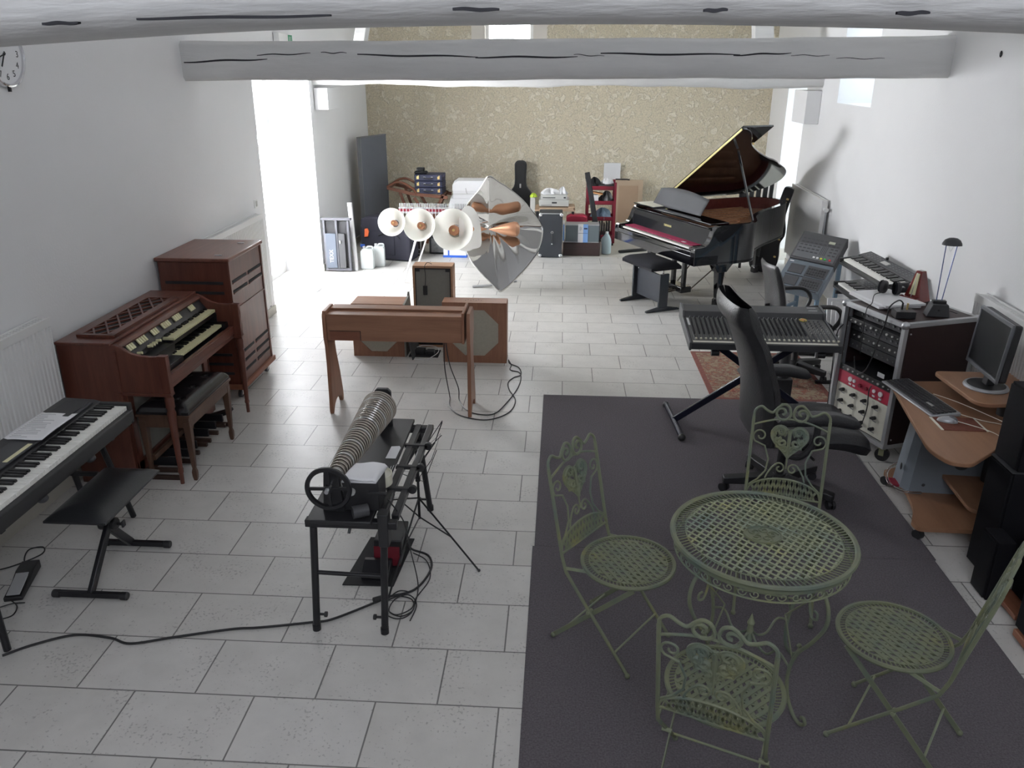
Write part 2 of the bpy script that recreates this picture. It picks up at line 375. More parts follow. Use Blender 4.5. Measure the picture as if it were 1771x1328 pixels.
def smooth_path(pts, k=6, closed=False):
    """Catmull-Rom through the points"""
    P = [Vector(p) for p in pts]; n = len(P); out = []
    rng = range(n) if closed else range(n-1)
    for i in rng:
        if closed: a, b, c, d = P[i-1], P[i], P[(i+1) % n], P[(i+2) % n]
        else: a, b, c, d = P[max(i-1, 0)], P[i], P[i+1], P[min(i+2, n-1)]
        for j in range(k):
            t = j/k
            out.append(0.5*((2*b)+(c-a)*t+(2*a-5*b+4*c-d)*t*t+(3*b-a-3*c+d)*t**3))
    if not closed: out.append(P[-1])
    return out
def TR(x=0, y=0, z=0, rx=0, ry=0, rz=0):
    return Matrix.Translation((x, y, z)) @ Euler((rx, ry, rz)).to_matrix().to_4x4()
def text_mesh(name, body, size, m, parent, M, extrude=0.0006, align='CENTER'):
    cu = bpy.data.curves.new(name, 'FONT'); cu.body = body; cu.size = size; cu.extrude = extrude
    cu.align_x = align; cu.align_y = 'CENTER'
    tmp = bpy.data.objects.new(name+'_tmp', cu); COL.objects.link(tmp)
    bpy.context.view_layer.update()
    dg = bpy.context.evaluated_depsgraph_get()
    me = bpy.data.meshes.new_from_object(tmp.evaluated_get(dg))
    bpy.data.objects.remove(tmp); bpy.data.curves.remove(cu)
    me.transform(M); me.materials.clear(); me.materials.append(m); me.name = name
    o = bpy.data.objects.new(name, me); COL.objects.link(o)
    if parent is not None: o.parent = parent
    return o
# ================================================================ the room
RW = lambda y: 2.79+0.0336*(y-0.68)          # the right wall runs slightly askew
ZT = 3.3; YB = 6.87; YR = -7.4
struct(MB().box(-3.6, 4.0, YR, 5.07, -0.2, 0).build('floor', FLOOR))
struct(MB().box(-3.6, 4.0, 5.07, YB, -0.2, -0.001).build('floor_rear_strip', SLAB))
def wall_x(name, xin, th, y0, y1, holes, m, z1=ZT):
    """wall along y built of blocks around rectangular holes (y0,y1,z0,z1); xin(y) inner face"""
    b = MB(); ys = sorted({y0, y1, *[h[0] for h in holes], *[h[1] for h in holes]})
    for a, c in zip(ys, ys[1:]):
        zs = [0, z1]
        cut = [h for h in holes if h[0] <= a+1e-6 and h[1] >= c-1e-6]
        spans = [(0, z1)]
        for h in cut:
            spans = [t for s0, s1 in spans for t in ((s0, min(s1, h[2])), (max(s0, h[3]), s1)) if t[1]-t[0] > 1e-6]
        for s0, s1 in spans:
            poly = [(xin(a), a), (xin(c), c), (xin(c)+th, c), (xin(a)+th, a)]
            b.prism(poly, s0, s1)
    return struct(b.build(name, m))
wall_x('wall_left', lambda y: -3.0, -0.55, YR, YB, [(2.15, 3.98, 0, 2.33)], WHITE)
wall_x('wall_right', RW, 0.6, YR, YB, [(4.85, 5.85, 0, 2.33), (2.37, 3.5, 2.06, 2.9)], WHITE)
# gable wall at the back, stucco with a smooth band round the window
b = MB()
WX0, WX1, WZ0 = -1.20, -0.50, 2.55
b.box(-3.0, WX0-.2, YB, YB+.45, 0, 5.6); b.box(WX1+.2, 3.0, YB, YB+.45, 0, 5.6); b.box(WX0-.2, WX1+.2, YB, YB+.45, 0, WZ0-.2)
struct(b.build('wall_back', STUCCO))
b = MB()
b.box(WX0-.2, WX0, YB-.004, YB+.446, WZ0-.2, 5.6); b.box(WX1, WX1+.2, YB-.004, YB+.446, WZ0-.2, 5.6)
b.box(WX0, WX1, YB-.004, YB+.446, WZ0-.2, WZ0); b.box(WX0, WX1, YB-.004, YB+.446, 3.9, 5.6)
struct(b.build('trim_1', SMOOTHW))
b = MB(); b.box(-3.6, 4.0, YR-.4, YR, 0, 3.0); b.box(-3.6, -0.9, YR-.4, YR, 3.0, 4.3); b.box(1.5, 4.0, YR-.4, YR, 3.0, 4.3); b.box(-3.6, 4.0, YR-.4, YR, 4.3, 5.6)
struct(b.build('wall_rear', WHITE))
# pitched ceiling
b = MB()
b.prism([(-3.62, ZT-.02), (0, 5.35), (0, 5.55), (-3.62, ZT+.2)], YR-.4, YB+.45, 'y')
b.prism([(4.02, ZT-.02), (0, 5.35), (0, 5.55), (4.02, ZT+.2)], YR-.4, YB+.45, 'y')
struct(b.build('ceiling', WHITE))
def skirting(name, pts):
    b = MB()
    for (x0, y0), (x1, y1) in pts:
        d = 0.012 if x0 < 0 else -0.012
        b.prism([(x0, y0), (x1, y1), (x1+d, y1), (x0+d, y0)], 0, 0.085)
    return struct(b.build(name, SLAB))
skirting('baseboard_left', [((-3.0, YR), (-3.0, 2.15)), ((-3.0, 3.98), (-3.0, YB))])
skirting('baseboard_right', [((RW(YR), YR), (RW(4.85), 4.85)), ((RW(5.85), 5.85), (RW(YB), YB))])
# windows and doors
def glazed(name, M, w, h, bars=(1, 0), leaf=0.07, m=ENAMEL, parent_kind=True):
    """frame in local x-z plane, y is depth"""
    b = MB(); b.M = M
    b.box(0, leaf, -.03, .03, 0, h); b.box(w-leaf, w, -.03, .03, 0, h); b.box(leaf, w-leaf, -.03, .03, 0, leaf); b.box(leaf, w-leaf, -.03, .03, h-leaf, h)
    for i in range(bars[0]):
        x = w*(i+1)/(bars[0]+1); b.box(x-leaf/2, x+leaf/2, -.028, .028, leaf, h-leaf)
    for i in range(bars[1]):
        z = h*(i+1)/(bars[1]+1); b.box(leaf, w-leaf, -.02, .02, z-.02, z+.02)
    o = struct(b.build(name, m))
    g = MB(); g.M = M; g.box(leaf, w-leaf, -.003, .003, leaf, h-leaf); g.build('window_pane', GLASSW, o)
    return o
glazed('door_1', Matrix.Translation((-3.50, 2.15, 0)) @ Euler((0, 0, PI/2)).to_matrix().to_4x4(), 1.83, 2.33, (1, 2))
glazed('door_2', Matrix.Translation((RW(5.35)+.55, 4.85, 0)) @ Euler((0, 0, PI/2)).to_matrix().to_4x4(), 1.0, 2.33, (0, 2))
glazed('window_1', Matrix.Translation((WX0, YB+.12, WZ0)), WX1-WX0, 1.35, (0, 0), 0.05)
glazed('window_2', Matrix.Translation((RW(2.93)+.5, 2.37, 2.06)) @ Euler((0, 0, PI/2)).to_matrix().to_4x4(), 1.13, .84, (1, 0), 0.05)
glazed('window_3', Matrix.Translation((-0.9, YR-.1, 3.0)), 2.4, 1.3, (2, 0), 0.06)
struct(MB().box(-14, -3.6, -6, 14, -.25, -.02).build('ground_left', OUTG))
struct(MB().box(4.0, 14, -6, 14, -.25, -.02).build('ground_right', OUTG))
# timbers
def beam(name, x0, x1, y0, y1, z0, z1, label, seed, wob=0.012, tilt=0.0, n=60, bow=0.0):
    rnd = random.Random(seed); ph = [rnd.uniform(0, 6.28) for _ in range(12)]
    w = lambda t, k: wob*(sin(t*2.1+ph[k])+0.5*sin(t*5.3+ph[k+1])+0.3*sin(t*11+ph[k+2]))
    def ring(t):
        x = x0+(x1-x0)*t; T = (x-x0); dz = tilt*t-bow*x*x; c = 0.03
        pr = [(y0+c, z0), (y0, z0+c), (y0, z1-c), (y0+c, z1), (y1-c, z1), (y1, z1-c), (y1, z0+c), (y1-c, z0)]
        return [(x, a+w(T, 0 if a < (y0+y1)/2 else 3)*0.6, b_+dz+w(T, 6 if b_ < (z0+z1)/2 else 8)) for a, b_ in pr]
    rings = [ring(i/n) for i in range(n+1)]
    b = MB(); b.add([p for r_ in rings for p in r_], [(i*8+j, i*8+(j+1) % 8, (i+1)*8+(j+1) % 8, (i+1)*8+j) for i in range(n) for j in range(8)]+[tuple(range(8)), tuple(n*8+j for j in range(8))])
    o = b.build(name, BEAMW, angle=50)
    tag(o, label, 'beam'); return o, w
def cracks(par, w, x0base, yf, segs, seed=1, amp=0.004):
    rnd = random.Random(seed)
    for s in segs:
        b = MB(); pts = []
        xa, za, xb, zb, th = s; n = 14
        up = []; lo = []
        for i in range(n+1):
            t = i/n; x = xa+(xb-xa)*t; z = za+(zb-za)*t+amp*sin(t*9+xa*3)
            h = th*math.sqrt(max(0, sin(PI*min(1, t*0.9+0.08))))*0.5+0.0008
            y = yf+w(x-x0base, 0)*0.6
            up.append((x, y, z+h)); lo.append((x, y, z-h))
        vs = []
        for dy in (-0.0012, 0.006):
            vs += [(a, c+dy, d) for a, c, d in up]+[(a, c+dy, d) for a, c, d in lo]
        m = n+1; fs = []
        for i in range(n):
            fs.append((i, i+1, m+i+1, m+i)); fs.append((2*m+i, 2*m+i+1, 3*m+i+1, 3*m+i))
            fs.append((i, i+1, 2*m+i+1, 2*m+i)); fs.append((m+i, m+i+1, 3*m+i+1, 3*m+i))
        b.add(vs, fs); b.build('crack', CRACK, par)
o, w = beam('tie_beam', -3.02, 2.81, 0.68, 0.93, 2.287, 2.572, 'white painted tie beam with long dark cracks, the second and fully visible one', 3, 0.004, 0.052)
cracks(o, w, -3.02, 0.68, [(-2.98, 2.425, -2.32, 2.45, .012), (-2.40, 2.478, -1.98, 2.49, .007), (-1.90, 2.496, -1.70, 2.495, .006), (-1.62, 2.482, -0.70, 2.472, .012), (-0.72, 2.468, 0.05, 2.473, .012),
    (0.02, 2.489, 0.25, 2.478, .004), (0.22, 2.496, 1.25, 2.492, .012), (1.2, 2.488, 1.62, 2.505, .010), (1.62, 2.49, 1.9, 2.487, .003), (1.95, 2.47, 2.3, 2.468, .003)])
o, w = beam('tie_beam', -3.02, 2.95, 4.13, 4.40, 2.195, 2.47, 'white painted tie beam farther back, its lit underside showing below the cracked beam', 5, 0.012)
o, w = beam('tie_beam', -2.6, 2.6, -4.75, -4.50, 2.456, 2.76, 'rough white painted timber crossing the very top of the picture', 11, 0.0012, 0, 60, 0.036)
cracks(o, w, -2.6, -4.75, [(-0.62, 2.452, -0.36, 2.456, .002), (-0.20, 2.464, -0.14, 2.463, .003), (0.12, 2.462, 0.15, 2.463, .003), (0.36, 2.459, 0.40, 2.460, .0035), (-0.75, 2.446, -0.70, 2.447, .003)], 4, 0.0006)
# principal rafters and braces of the far truss
b = MB(); b.prism([(-2.42, 2.44), (-2.55, 2.44), (-2.15, 4.05), (-2.02, 4.05)], 4.16, 4.36, 'y'); tag(b.build('roof_strut', BEAMW, bevel=.01), 'pale leaning timber strut rising from the far beam at its left end', 'strut', )
b = MB(); b.prism([(2.12, 2.44), (2.34, 2.44), (2.12, 4.05), (1.94, 4.05)], 4.16, 4.36, 'y'); tag(b.build('roof_strut', BEAMW, bevel=.01), 'pale leaning timber strut rising from the far beam at its right end', 'strut')
for side, lab in ((-1, 'white box fixed under the left end of the far beam'), (1, 'pale grey box fixed under the right end of the far beam')):
    x0 = -2.995 if side < 0 else RW(4.2)-.17
    b = MB(); b.box(x0, x0+.165, 4.14, 4.68, 1.92 if side < 0 else 1.80, 2.165)
    tag(b.build('wall_box', WHITE, bevel=.004), lab, 'box')
# exit sign and emergency lamp over the door
t = thing('exit_sign', 'small green and white exit sign high on the left wall above the door', 'sign', (-2.998, 3.38, 2.62))
MB().box(0, .012, -.09, .09, 0, .10).build('sign_plate', PAPER, t)
b = MB(); b.box(.0121, .0135, -.082, -.02, .008, .092); b.box(.0121, .0135, .0, .03, .008, .092); b.box(.0121, .0135, .045, .082, .008, .092); b.box(.0121, .0135, -.02, .045, .078, .092)
b.build('pictogram', GREENS, t)
t = thing('emergency_lamp', 'white emergency lamp box left of the green exit sign', 'lamp', (-2.998, 3.03, 2.60))
MB().box(0, .06, -.15, .15, 0, .12).build('lamp_box', ENAMEL, t, bevel=.006)
# clock
def clock():
    t = thing('wall_clock', 'round wall clock with chrome rim cut off by the left edge', 'clock', (-3.0, -1.475, 2.45))
    R = Euler((0, PI/2, 0)).to_matrix().to_4x4()
    b = MB(); b.lathe([(.162, 0), (.166, .012), (.162, .03), (.154, .034), (.147, .028), (.146, .018)], 48, R, caps=False); b.build('rim', CHROME, t)
    b = MB(); b.lathe([(.147, 0.001), (.147, .018)], 48, R); b.build('dial', PAPER, t)
    for i in range(1, 13):
        a = i*PI/6; r = .112
        M = TR(.0185, r*sin(a), r*cos(a)) @ Matrix(((0, 0, 1, 0), (1, 0, 0, 0), (0, 1, 0, 0), (0, 0, 0, 1)))
        text_mesh('numeral', str(i), .046, BLACK, t, M)
    for L, a, wd, nm in ((.07, 2.6, .008, 'hour_hand'), (.105, 1.9, .006, 'minute_hand')):
        M = TR(.0215, 0, 0) @ Euler((a, 0, 0)).to_matrix().to_4x4()
        b = MB(); b.M = M; b.box(-.001, .001, -wd/2, wd/2, -.015, L); b.build(nm, BLACKM, t)
    b = MB(); b.M = R; b.lathe([(.006, .018), (.006, .026)], 12); b.build('hub', BLACKM, t)
    b = MB(); b.box(0.006, .02, -.006, .006, -.185, -.155); b.build('pendant_screw', BLACKM, t)
clock()
# electrical switch beside the door, hook and mark on the right wall
t = thing('light_switch', 'white light switch on the left wall above the far radiator', 'switch', (-2.998, 1.90, 1.16))
MB().box(0, .01, -.04, .04, -.04, .04).build('plate', ENAMEL, t, bevel=.002); MB().box(.01, .016, -.018, .018, -.025, .025).build('rocker', GREYL, t)
b = MB(); b.ball((RW(-.07)-.006, -.07, 2.49), .013, sz=1.6, sx=.5); tag(b.build('wall_hook', BLACKM), 'small dark hook on the upper right wall', 'hook')
# floor grille by the door
t = thing('floor_grille', 'small flat grey grille set on the bright floor by the left door', 'grille', (-2.98, 3.08, 0.001))
MB().box(-.19, .19, -.1, .1, 0, .006).build('frame', ALUM, t)
b = MB()
for i in range(9): b.box(-.17+.04*i, -.15+.04*i, -.085, .085, .006, .008)
b.build('slat', GREYM, t)

# ================================================================ radiators
def radiator(label, xface, side, y0, y1, z0, z1, ribs=True, valve=None, pitch=0.033, depth=.07):
    """side +1: stands off the left wall and faces +x; -1: right wall, faces -x. xface(y) gives the front plane"""
    t = thing('radiator', label, 'radiator', (xface(y0), y0, 0)); L = y1-y0
    ang = math.atan2(xface(y1)-xface(y0), L); M = Euler((0, 0, -ang)).to_matrix().to_4x4()
    s = -side
    b = MB(); b.M = M
    n = int(L/pitch); prof = []
    for i in range(n):
        a = i*L/n; p = L/n; d = 0.007 if ribs else 0.0015
        prof += [(0, a), (0, a+p*.45), (s*d, a+p*.6), (s*d, a+p*.85)]
    prof += [(0, L)]; back = s*0.02
    poly = prof+[(back, L), (back, 0)]
    b.prism(poly, z0+.02, z1-.045); b.build('front_panel', ENAMEL, t, angle=20)
    b = MB(); b.M = M; b.box(min(s*depth, s*(depth-.012)), max(s*depth, s*(depth-.012)), 0, L, z0+.02, z1-.03); b.build('rear_panel', ENAMEL, t)
    for ya, yb in ((0-.004, .006), (L-.006, L+.004)):
        b = MB(); b.M = M; b.box(min(s*.002, s*depth), max(s*.002, s*depth), ya, yb, z0, z1-.01); b.build('side_cover', ENAMEL, t, bevel=.002)
    b = MB(); b.M = M
    a0, a1 = sorted((s*-.003, s*.012)); b.box(a0, a1, -.004, L+.004, z1-.05, z1)
    a0, a1 = sorted((s*(depth-.012), s*(depth+.002))); b.box(a0, a1, -.004, L+.004, z1-.05, z1)
    a0, a1 = sorted((s*.012, s*(depth-.012)))
    n = int(L/.028)
    for i in range(n+1):
        y = i*L/n; b.box(a0, a1, y-.009, y+.009, z1-.02, z1-.008)
    b.build('top_grille', ENAMEL, t, bevel=.002)
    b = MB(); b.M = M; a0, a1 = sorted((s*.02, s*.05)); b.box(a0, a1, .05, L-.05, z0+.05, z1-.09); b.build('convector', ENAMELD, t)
    for k, yk in enumerate((.2, L-.2)):
        b = MB(); b.M = M; a0, a1 = sorted((s*(depth), s*(depth+.012))); b.box(a0, a1, yk-.015, yk+.015, z0+.2, z1-.15)
        b.build('bracket', ENAMEL, t)
    if valve:
        b = MB(); b.M = M; b.cyl((s*.03, -.005, z1-.09), (s*.03, -.09, z1-.09), .019, .024, 14); b.build('valve', ENAMEL, t)
        b = MB(); b.M = M; b.tube(smooth_path([(s*.03, -.075, z1-.1), (s*.03, -.08, z1-.2), (s*.03, -.08, z0), (s*.03, -.08, .01)]), .009, 8); b.build('pipe', ALU, t)
    return t
radiator('white ribbed panel radiator at the left edge beside the small keyboard', lambda y: -2.915, 1, -3.4, -1.66, .16, 1.075)
radiator('white ribbed panel radiator on the left wall behind the tall organ speaker', lambda y: -2.925, 1, .55, 1.86, .14, 1.075)
radiator('flat white radiator with a valve and pipe, behind the grand piano on the right wall', lambda y: RW(y)-.09, -1, 3.20, 4.62, .2, 1.068, ribs=False, valve=True, depth=.06)
radiator('white ribbed radiator at the right edge behind the computer monitor', lambda y: RW(y)-.10, -1, -2.4, -.62, .14, 1.05, depth=.075)
# ================================================================ tonewheel organ
def piano_keys(parent, M, n_white, w, length, h=.018, first=0, wm=WHITEKEY, split=True, name='white_keys'):
    """keyboard in local frame: x along the keys from low to high, y towards the player is -y"""
    b = MB(); b.M = M; p = w/n_white
    for i in range(n_white): b.box(i*p+.0006, (i+1)*p-.0006, -length, 0, -h, 0)
    b.build(name, wm, parent, bevel=.0012, seg=1)
    b = MB(); b.M = M; has = [1, 1, 0, 1, 1, 1, 0]
    for i in range(n_white-1):
        if has[(i+first) % 7]:
            x = (i+1)*p; b.prism([(-length*.62, .001), (-length*.60, .011), (0, .012), (0, .001)], x-p*.31, x+p*.31, 'x')
    b.build('black_keys', BLACKKEY, parent)
RZ = lambda a: Euler((0, 0, a)).to_matrix().to_4x4()
DARKW = wood('dark_pedal_wood', (0.03, 0.016, 0.012), (0.055, 0.03, 0.022), 0.4, axis=0)
def organ():
    X0, X1, X2, Y0, Y1 = -2.95, -2.62, -2.31, -1.60, -0.44
    t = thing('console_organ', 'dark mahogany console organ with two cream keyboards against the left wall', 'organ', (-2.63, -1.02, 0))
    t_off = Matrix.Translation((2.63, 1.02, 0))
    def B(): b = MB(); b.M = t_off.copy(); return b
    # side panels: tall back and long low arm with a sweeping curve
    curve = [(-2.60, .895), (-2.575, .885), (-2.545, .865), (-2.51, .845), (-2.46, .832), (-2.40, .828), (X2, .832)]
    for ya, yb in ((Y0, Y0+.028), (Y1-.028, Y1)):
        poly = [(X0, .06), (X1+.02, .06), (X1+.02, .58), (X2, .58), (X2, .832)]+list(reversed(curve[:-1]))+[(X0, .895)]
        b = B(); b.prism(poly, ya, yb, 'y'); b.build('side_panel', MAHOGV, t, bevel=.003)
    for yc in (Y0-.004, Y1+.004):
        b = B(); b.box(X1-.01, X2+.003, yc-.004, yc+.004, .595, .603); b.box(X1+.012, X1+.024, yc-.004, yc+.004, .1, .86); b.build('inlay_moulding', MAHOG, t)
    b = B(); b.box(X0, X1, Y0-.012, Y1+.012, .893, .91); b.build('top_board', MAHOG, t, bevel=.004)
    # fretwork music rest let into the top
    z = .911; fx0, fx1, fy0, fy1 = -2.86, -2.655, -1.50, -.66
    b = B(); b.box(fx0, fx1, fy0, fy1, z, z+.004); b.build('fret_backing', BLACKMATTE, t)
    b = B(); w = .016
    b.box(fx0-.01, fx1+.012, fy0-.012, fy0+w, z, z+.016); b.box(fx0-.01, fx1+.012, fy1-w, fy1+.012, z, z+.016)
    b.box(fx0-.01, fx0+w, fy0, fy1, z, z+.016); b.box(fx1-w*2.2, fx1+.012, fy0, fy1, z, z+.016)
    n = 6; st = (fy1-fy0)/n
    for i in range(-1, n+1):
        for sgn in (1, -1):
            ya = fy0+i*st+(0 if sgn > 0 else st*1.0); yb = ya+sgn*st*1.9
            p0 = Vector((fx0+.01, ya, z+.009)); p1 = Vector((fx1-.03, yb, z+.009))
            def clip(p0, p1):
                for lim, s in ((fy0+.01, 1), (fy1-.01, -1)):
                    if (p0.y-lim)*s < 0 and (p1.y-lim)*s < 0: return None
                    if (p0.y-lim)*s < 0: p0 = p0+(p1-p0)*((lim-p0.y)/(p1.y-p0.y))
                    if (p1.y-lim)*s < 0: p1 = p1+(p0-p1)*((lim-p1.y)/(p0.y-p1.y))
                return p0, p1
            r = clip(p0, p1)
            if r and (r[1]-r[0]).length > .03: b.bar(r[0], r[1], .011, .010)
    b.build('music_rest_fretwork', MAHOG, t, bevel=.001)
    # back rail over the controls
    b = B(); b.prism([(X1-.03, .893), (X1+.03, .893), (X1+.045, .875), (X1+.045, .865), (X1-.03, .865)], Y0+.028, Y1-.028, 'y'); b.build('front_rail', MAHOG, t, bevel=.003)
    ya, yb = Y0+.028, Y1-.028
    b = B(); b.prism([(-2.60, .868), (-2.595, .868), (-2.545, .80), (-2.55, .795), (-2.60, .795)], ya, yb, 'y'); b.build('control_panel', BLACKM, t)
    b = B(); b.box(-2.60, -2.395, ya, yb, .64, .655); b.box(-2.60, -2.55, ya, yb, .655, .80)
    b.box(-2.5999, -2.40, ya, -1.195, .655, .70); b.box(-2.5999, -2.40, Y1-.08, yb, .655, .70)
    b.box(-2.5999, -2.475, ya, -1.135, .70, .765); b.box(-2.5999, -2.475, Y1-.035, yb, .70, .765); b.box(-2.5999, -2.49, -1.135, Y1-.035, .74, .772); b.build('keybed', BLACKM, t)
    b = B(); b.box(-2.395, -2.36, ya, yb, .612, .668); b.build('key_slip', MAHOG, t, bevel=.003)
    b = B(); b.box(-2.60, -2.37, ya, yb, .58, .612); b.build('under_rail', MAHOG, t)
    # manuals, low notes towards the camera: local x -> +y, player towards +x
    def KM(x, y, z): return t_off @ Matrix.Translation((x, y, z)) @ Matrix(((0, -1, 0, 0), (1, 0, 0, 0), (0, 0, 1, 0), (0, 0, 0, 1)))
    k = thing; 
    piano_keys(t, KM(-2.545, -1.19, .698), 26, .66, .125, wm=OLDKEY, name='lower_manual')
    piano_keys(t, KM(-2.60, -1.13, .793), 26, .65, .125, wm=OLDKEY, name='upper_manual')
    # tablets in groups of cream tabs
    for gi, (y, n) in enumerate(((-1.50, 3), (-1.38, 3), (-1.30, 1), (-1.20, 3), (-1.06, 4), (-.90, 4), (-.66, 3))):
        b = B()
        for i in range(n):
            yy = y+i*.026; M = TR(-2.575, yy, .845, 0, rad(52), 0); b.cbox((0.0, 0, .004), (.045, .019, .010), M)
        b.build('drawbar_tabs', OLDKEY, t, bevel=.003)
    for y in (-1.46, -1.33, -1.30, -1.27, -1.22):
        b = B(); b.cyl((-2.545, y, .80), (-2.515, y, .805), .010, .009, 12); b.build('knob', OLDKEY, t)
    # speaker cloth below the keys, knee board and swell
    b = B(); b.box(X1+.005, X1+.012, ya, yb, .1, .58); b.build('grille_cloth', CLOTHD, t)
    b = B(); b.box(X1+.012, X1+.03, Y0+.028, Y0+.09, .06, .58); b.box(X1+.012, X1+.03, Y1-.09, Y1-.028, .06, .58); b.box(X1+.012, X1+.03, -.98, -.95, .06, .58); b.box(X1+.012, X1+.03, ya, yb, .06, .13); b.build('front_frame', MAHOGV, t, bevel=.003)
    b = B(); b.box(X0, X1+.03, Y0-.004, Y1+.004, 0, .06); b.build('plinth', MAHOGV, t, bevel=.004)
    for y in (Y0+.02, Y1-.02):   # turned front legs
        b = B(); b.M = t_off @ Matrix.Translation((-2.333, y, 0))
        b.lathe([(.012, 0), (.013, .07), (.017, .078), (.017, .088), (.014, .10), (.024, .40), (.027, .47), (.022, .49), (.022, .50), (.027, .508), (.027, .56), (.023, .575), (.027, .585)], 20)
        b.box(-.027, .027, -.025, .025, .585, .60); b.build('front_leg', MAHOGV, t)
        b = B(); b.M = t_off @ Matrix.Translation((-2.333, y, 0)); b.box(-.027, .026, -.022, .022, .60, .833); b.build('arm_post', MAHOGV, t, bevel=.002)
    # pedalboard
    for i in range(13):
        y = -1.50+i*.062; sharp = i % 7 in (1, 3, 5)
        b = B()
        if sharp: b.box(-2.66, -2.40, y-.009, y+.009, .05, .105)
        else: b.box(-2.66, -2.36, y-.012, y+.012, .035, .062)
        b.build('bass_pedal', BLACKM if sharp else DARKW, t, bevel=.003)
    b = B(); b.box(-2.69, -2.63, -1.54, -.72, 0, .10); b.box(-2.66, -2.36, -1.545, -1.525, 0, .03); b.box(-2.66, -2.36, -.735, -.715, 0, .03); b.build('pedal_frame', DARKW, t, bevel=.003)
    b = B(); b.M = t_off @ TR(-2.45, -.70, .07, 0, rad(-18), 0); b.box(-.10, .10, -.045, .045, 0, .022); b.build('swell_pedal', BLACKM, t, bevel=.004)
organ()
def organ_bench():
    t = thing('organ_bench', 'dark wooden bench with a glossy black buttoned seat in front of the organ', 'bench', (-2.41, -1.24, 0))
    X0, X1, Y0, Y1 = -.155, .165, -.315, .325
    def cush(u, v):
        x = X0+(X1-X0)*u; y = Y0+(Y1-Y0)*v
        e = min(u, 1-u)*(X1-X0); g = min(v, 1-v)*(Y1-Y0); d = min(e, g)
        z = .462+.048*(1-math.exp(-d*45))
        for cy in (-.2, 0, .2):
            for cx in (-.06, .07):
                q = math.hypot(x-cx, y-cy); z -= .014*math.exp(-(q/.022)**2)
        return (x, y, z)
    b = MB(); b.grid(cush, 40, 60); b.box(X0, X1, Y0, Y1, .445, .4625); b.build('seat_cushion', LEATHER2, t, angle=80)
    b = MB()
    for cy in (-.2, 0, .2):
        for cx in (-.06, .07): b.ball((cx, cy, .497), .009, sz=.5)
    b.build('buttons', LEATHER2, t)
    b = MB(); b.box(X0-.006, X1+.006, Y0-.006, Y1+.006, .428, .445); b.build('seat_lid', WALNUT, t, bevel=.003)
    b = MB(); b.box(X0+.005, X0+.025, Y0+.005, Y1-.005, .36, .428); b.box(X1-.025, X1-.005, Y0+.005, Y1-.005, .36, .428); b.box(X0+.025, X1-.025, Y0+.005, Y0+.025, .36, .428); b.box(X0+.025, X1-.025, Y1-.025, Y1-.005, .36, .428); b.build('apron', WALNUT, t)
    for x in (X0+.024, X1-.024):
        for y in (Y0+.024, Y1-.024):
            b = MB(); b.M = Matrix.Translation((x, y, 0)) @ RZ(PI/4)
            b.lathe([(.014, 0), (.020, .03), (.021, .06), (.014, .085), (.017, .10), (.028, .30), (.030, .36), (.030, .40)], 4); b.build('leg', WALNUT, t, bevel=.003)
    b = MB(); b.box(X0+.03, X0+.05, Y0+.04, Y1-.04, .12, .155); b.build('stretcher', WALNUT, t)
LEATHER2 = mat('glossy_black_leather', (0.012, 0.011, 0.013), 0.2, var=0.2, scale=20)
organ_bench()
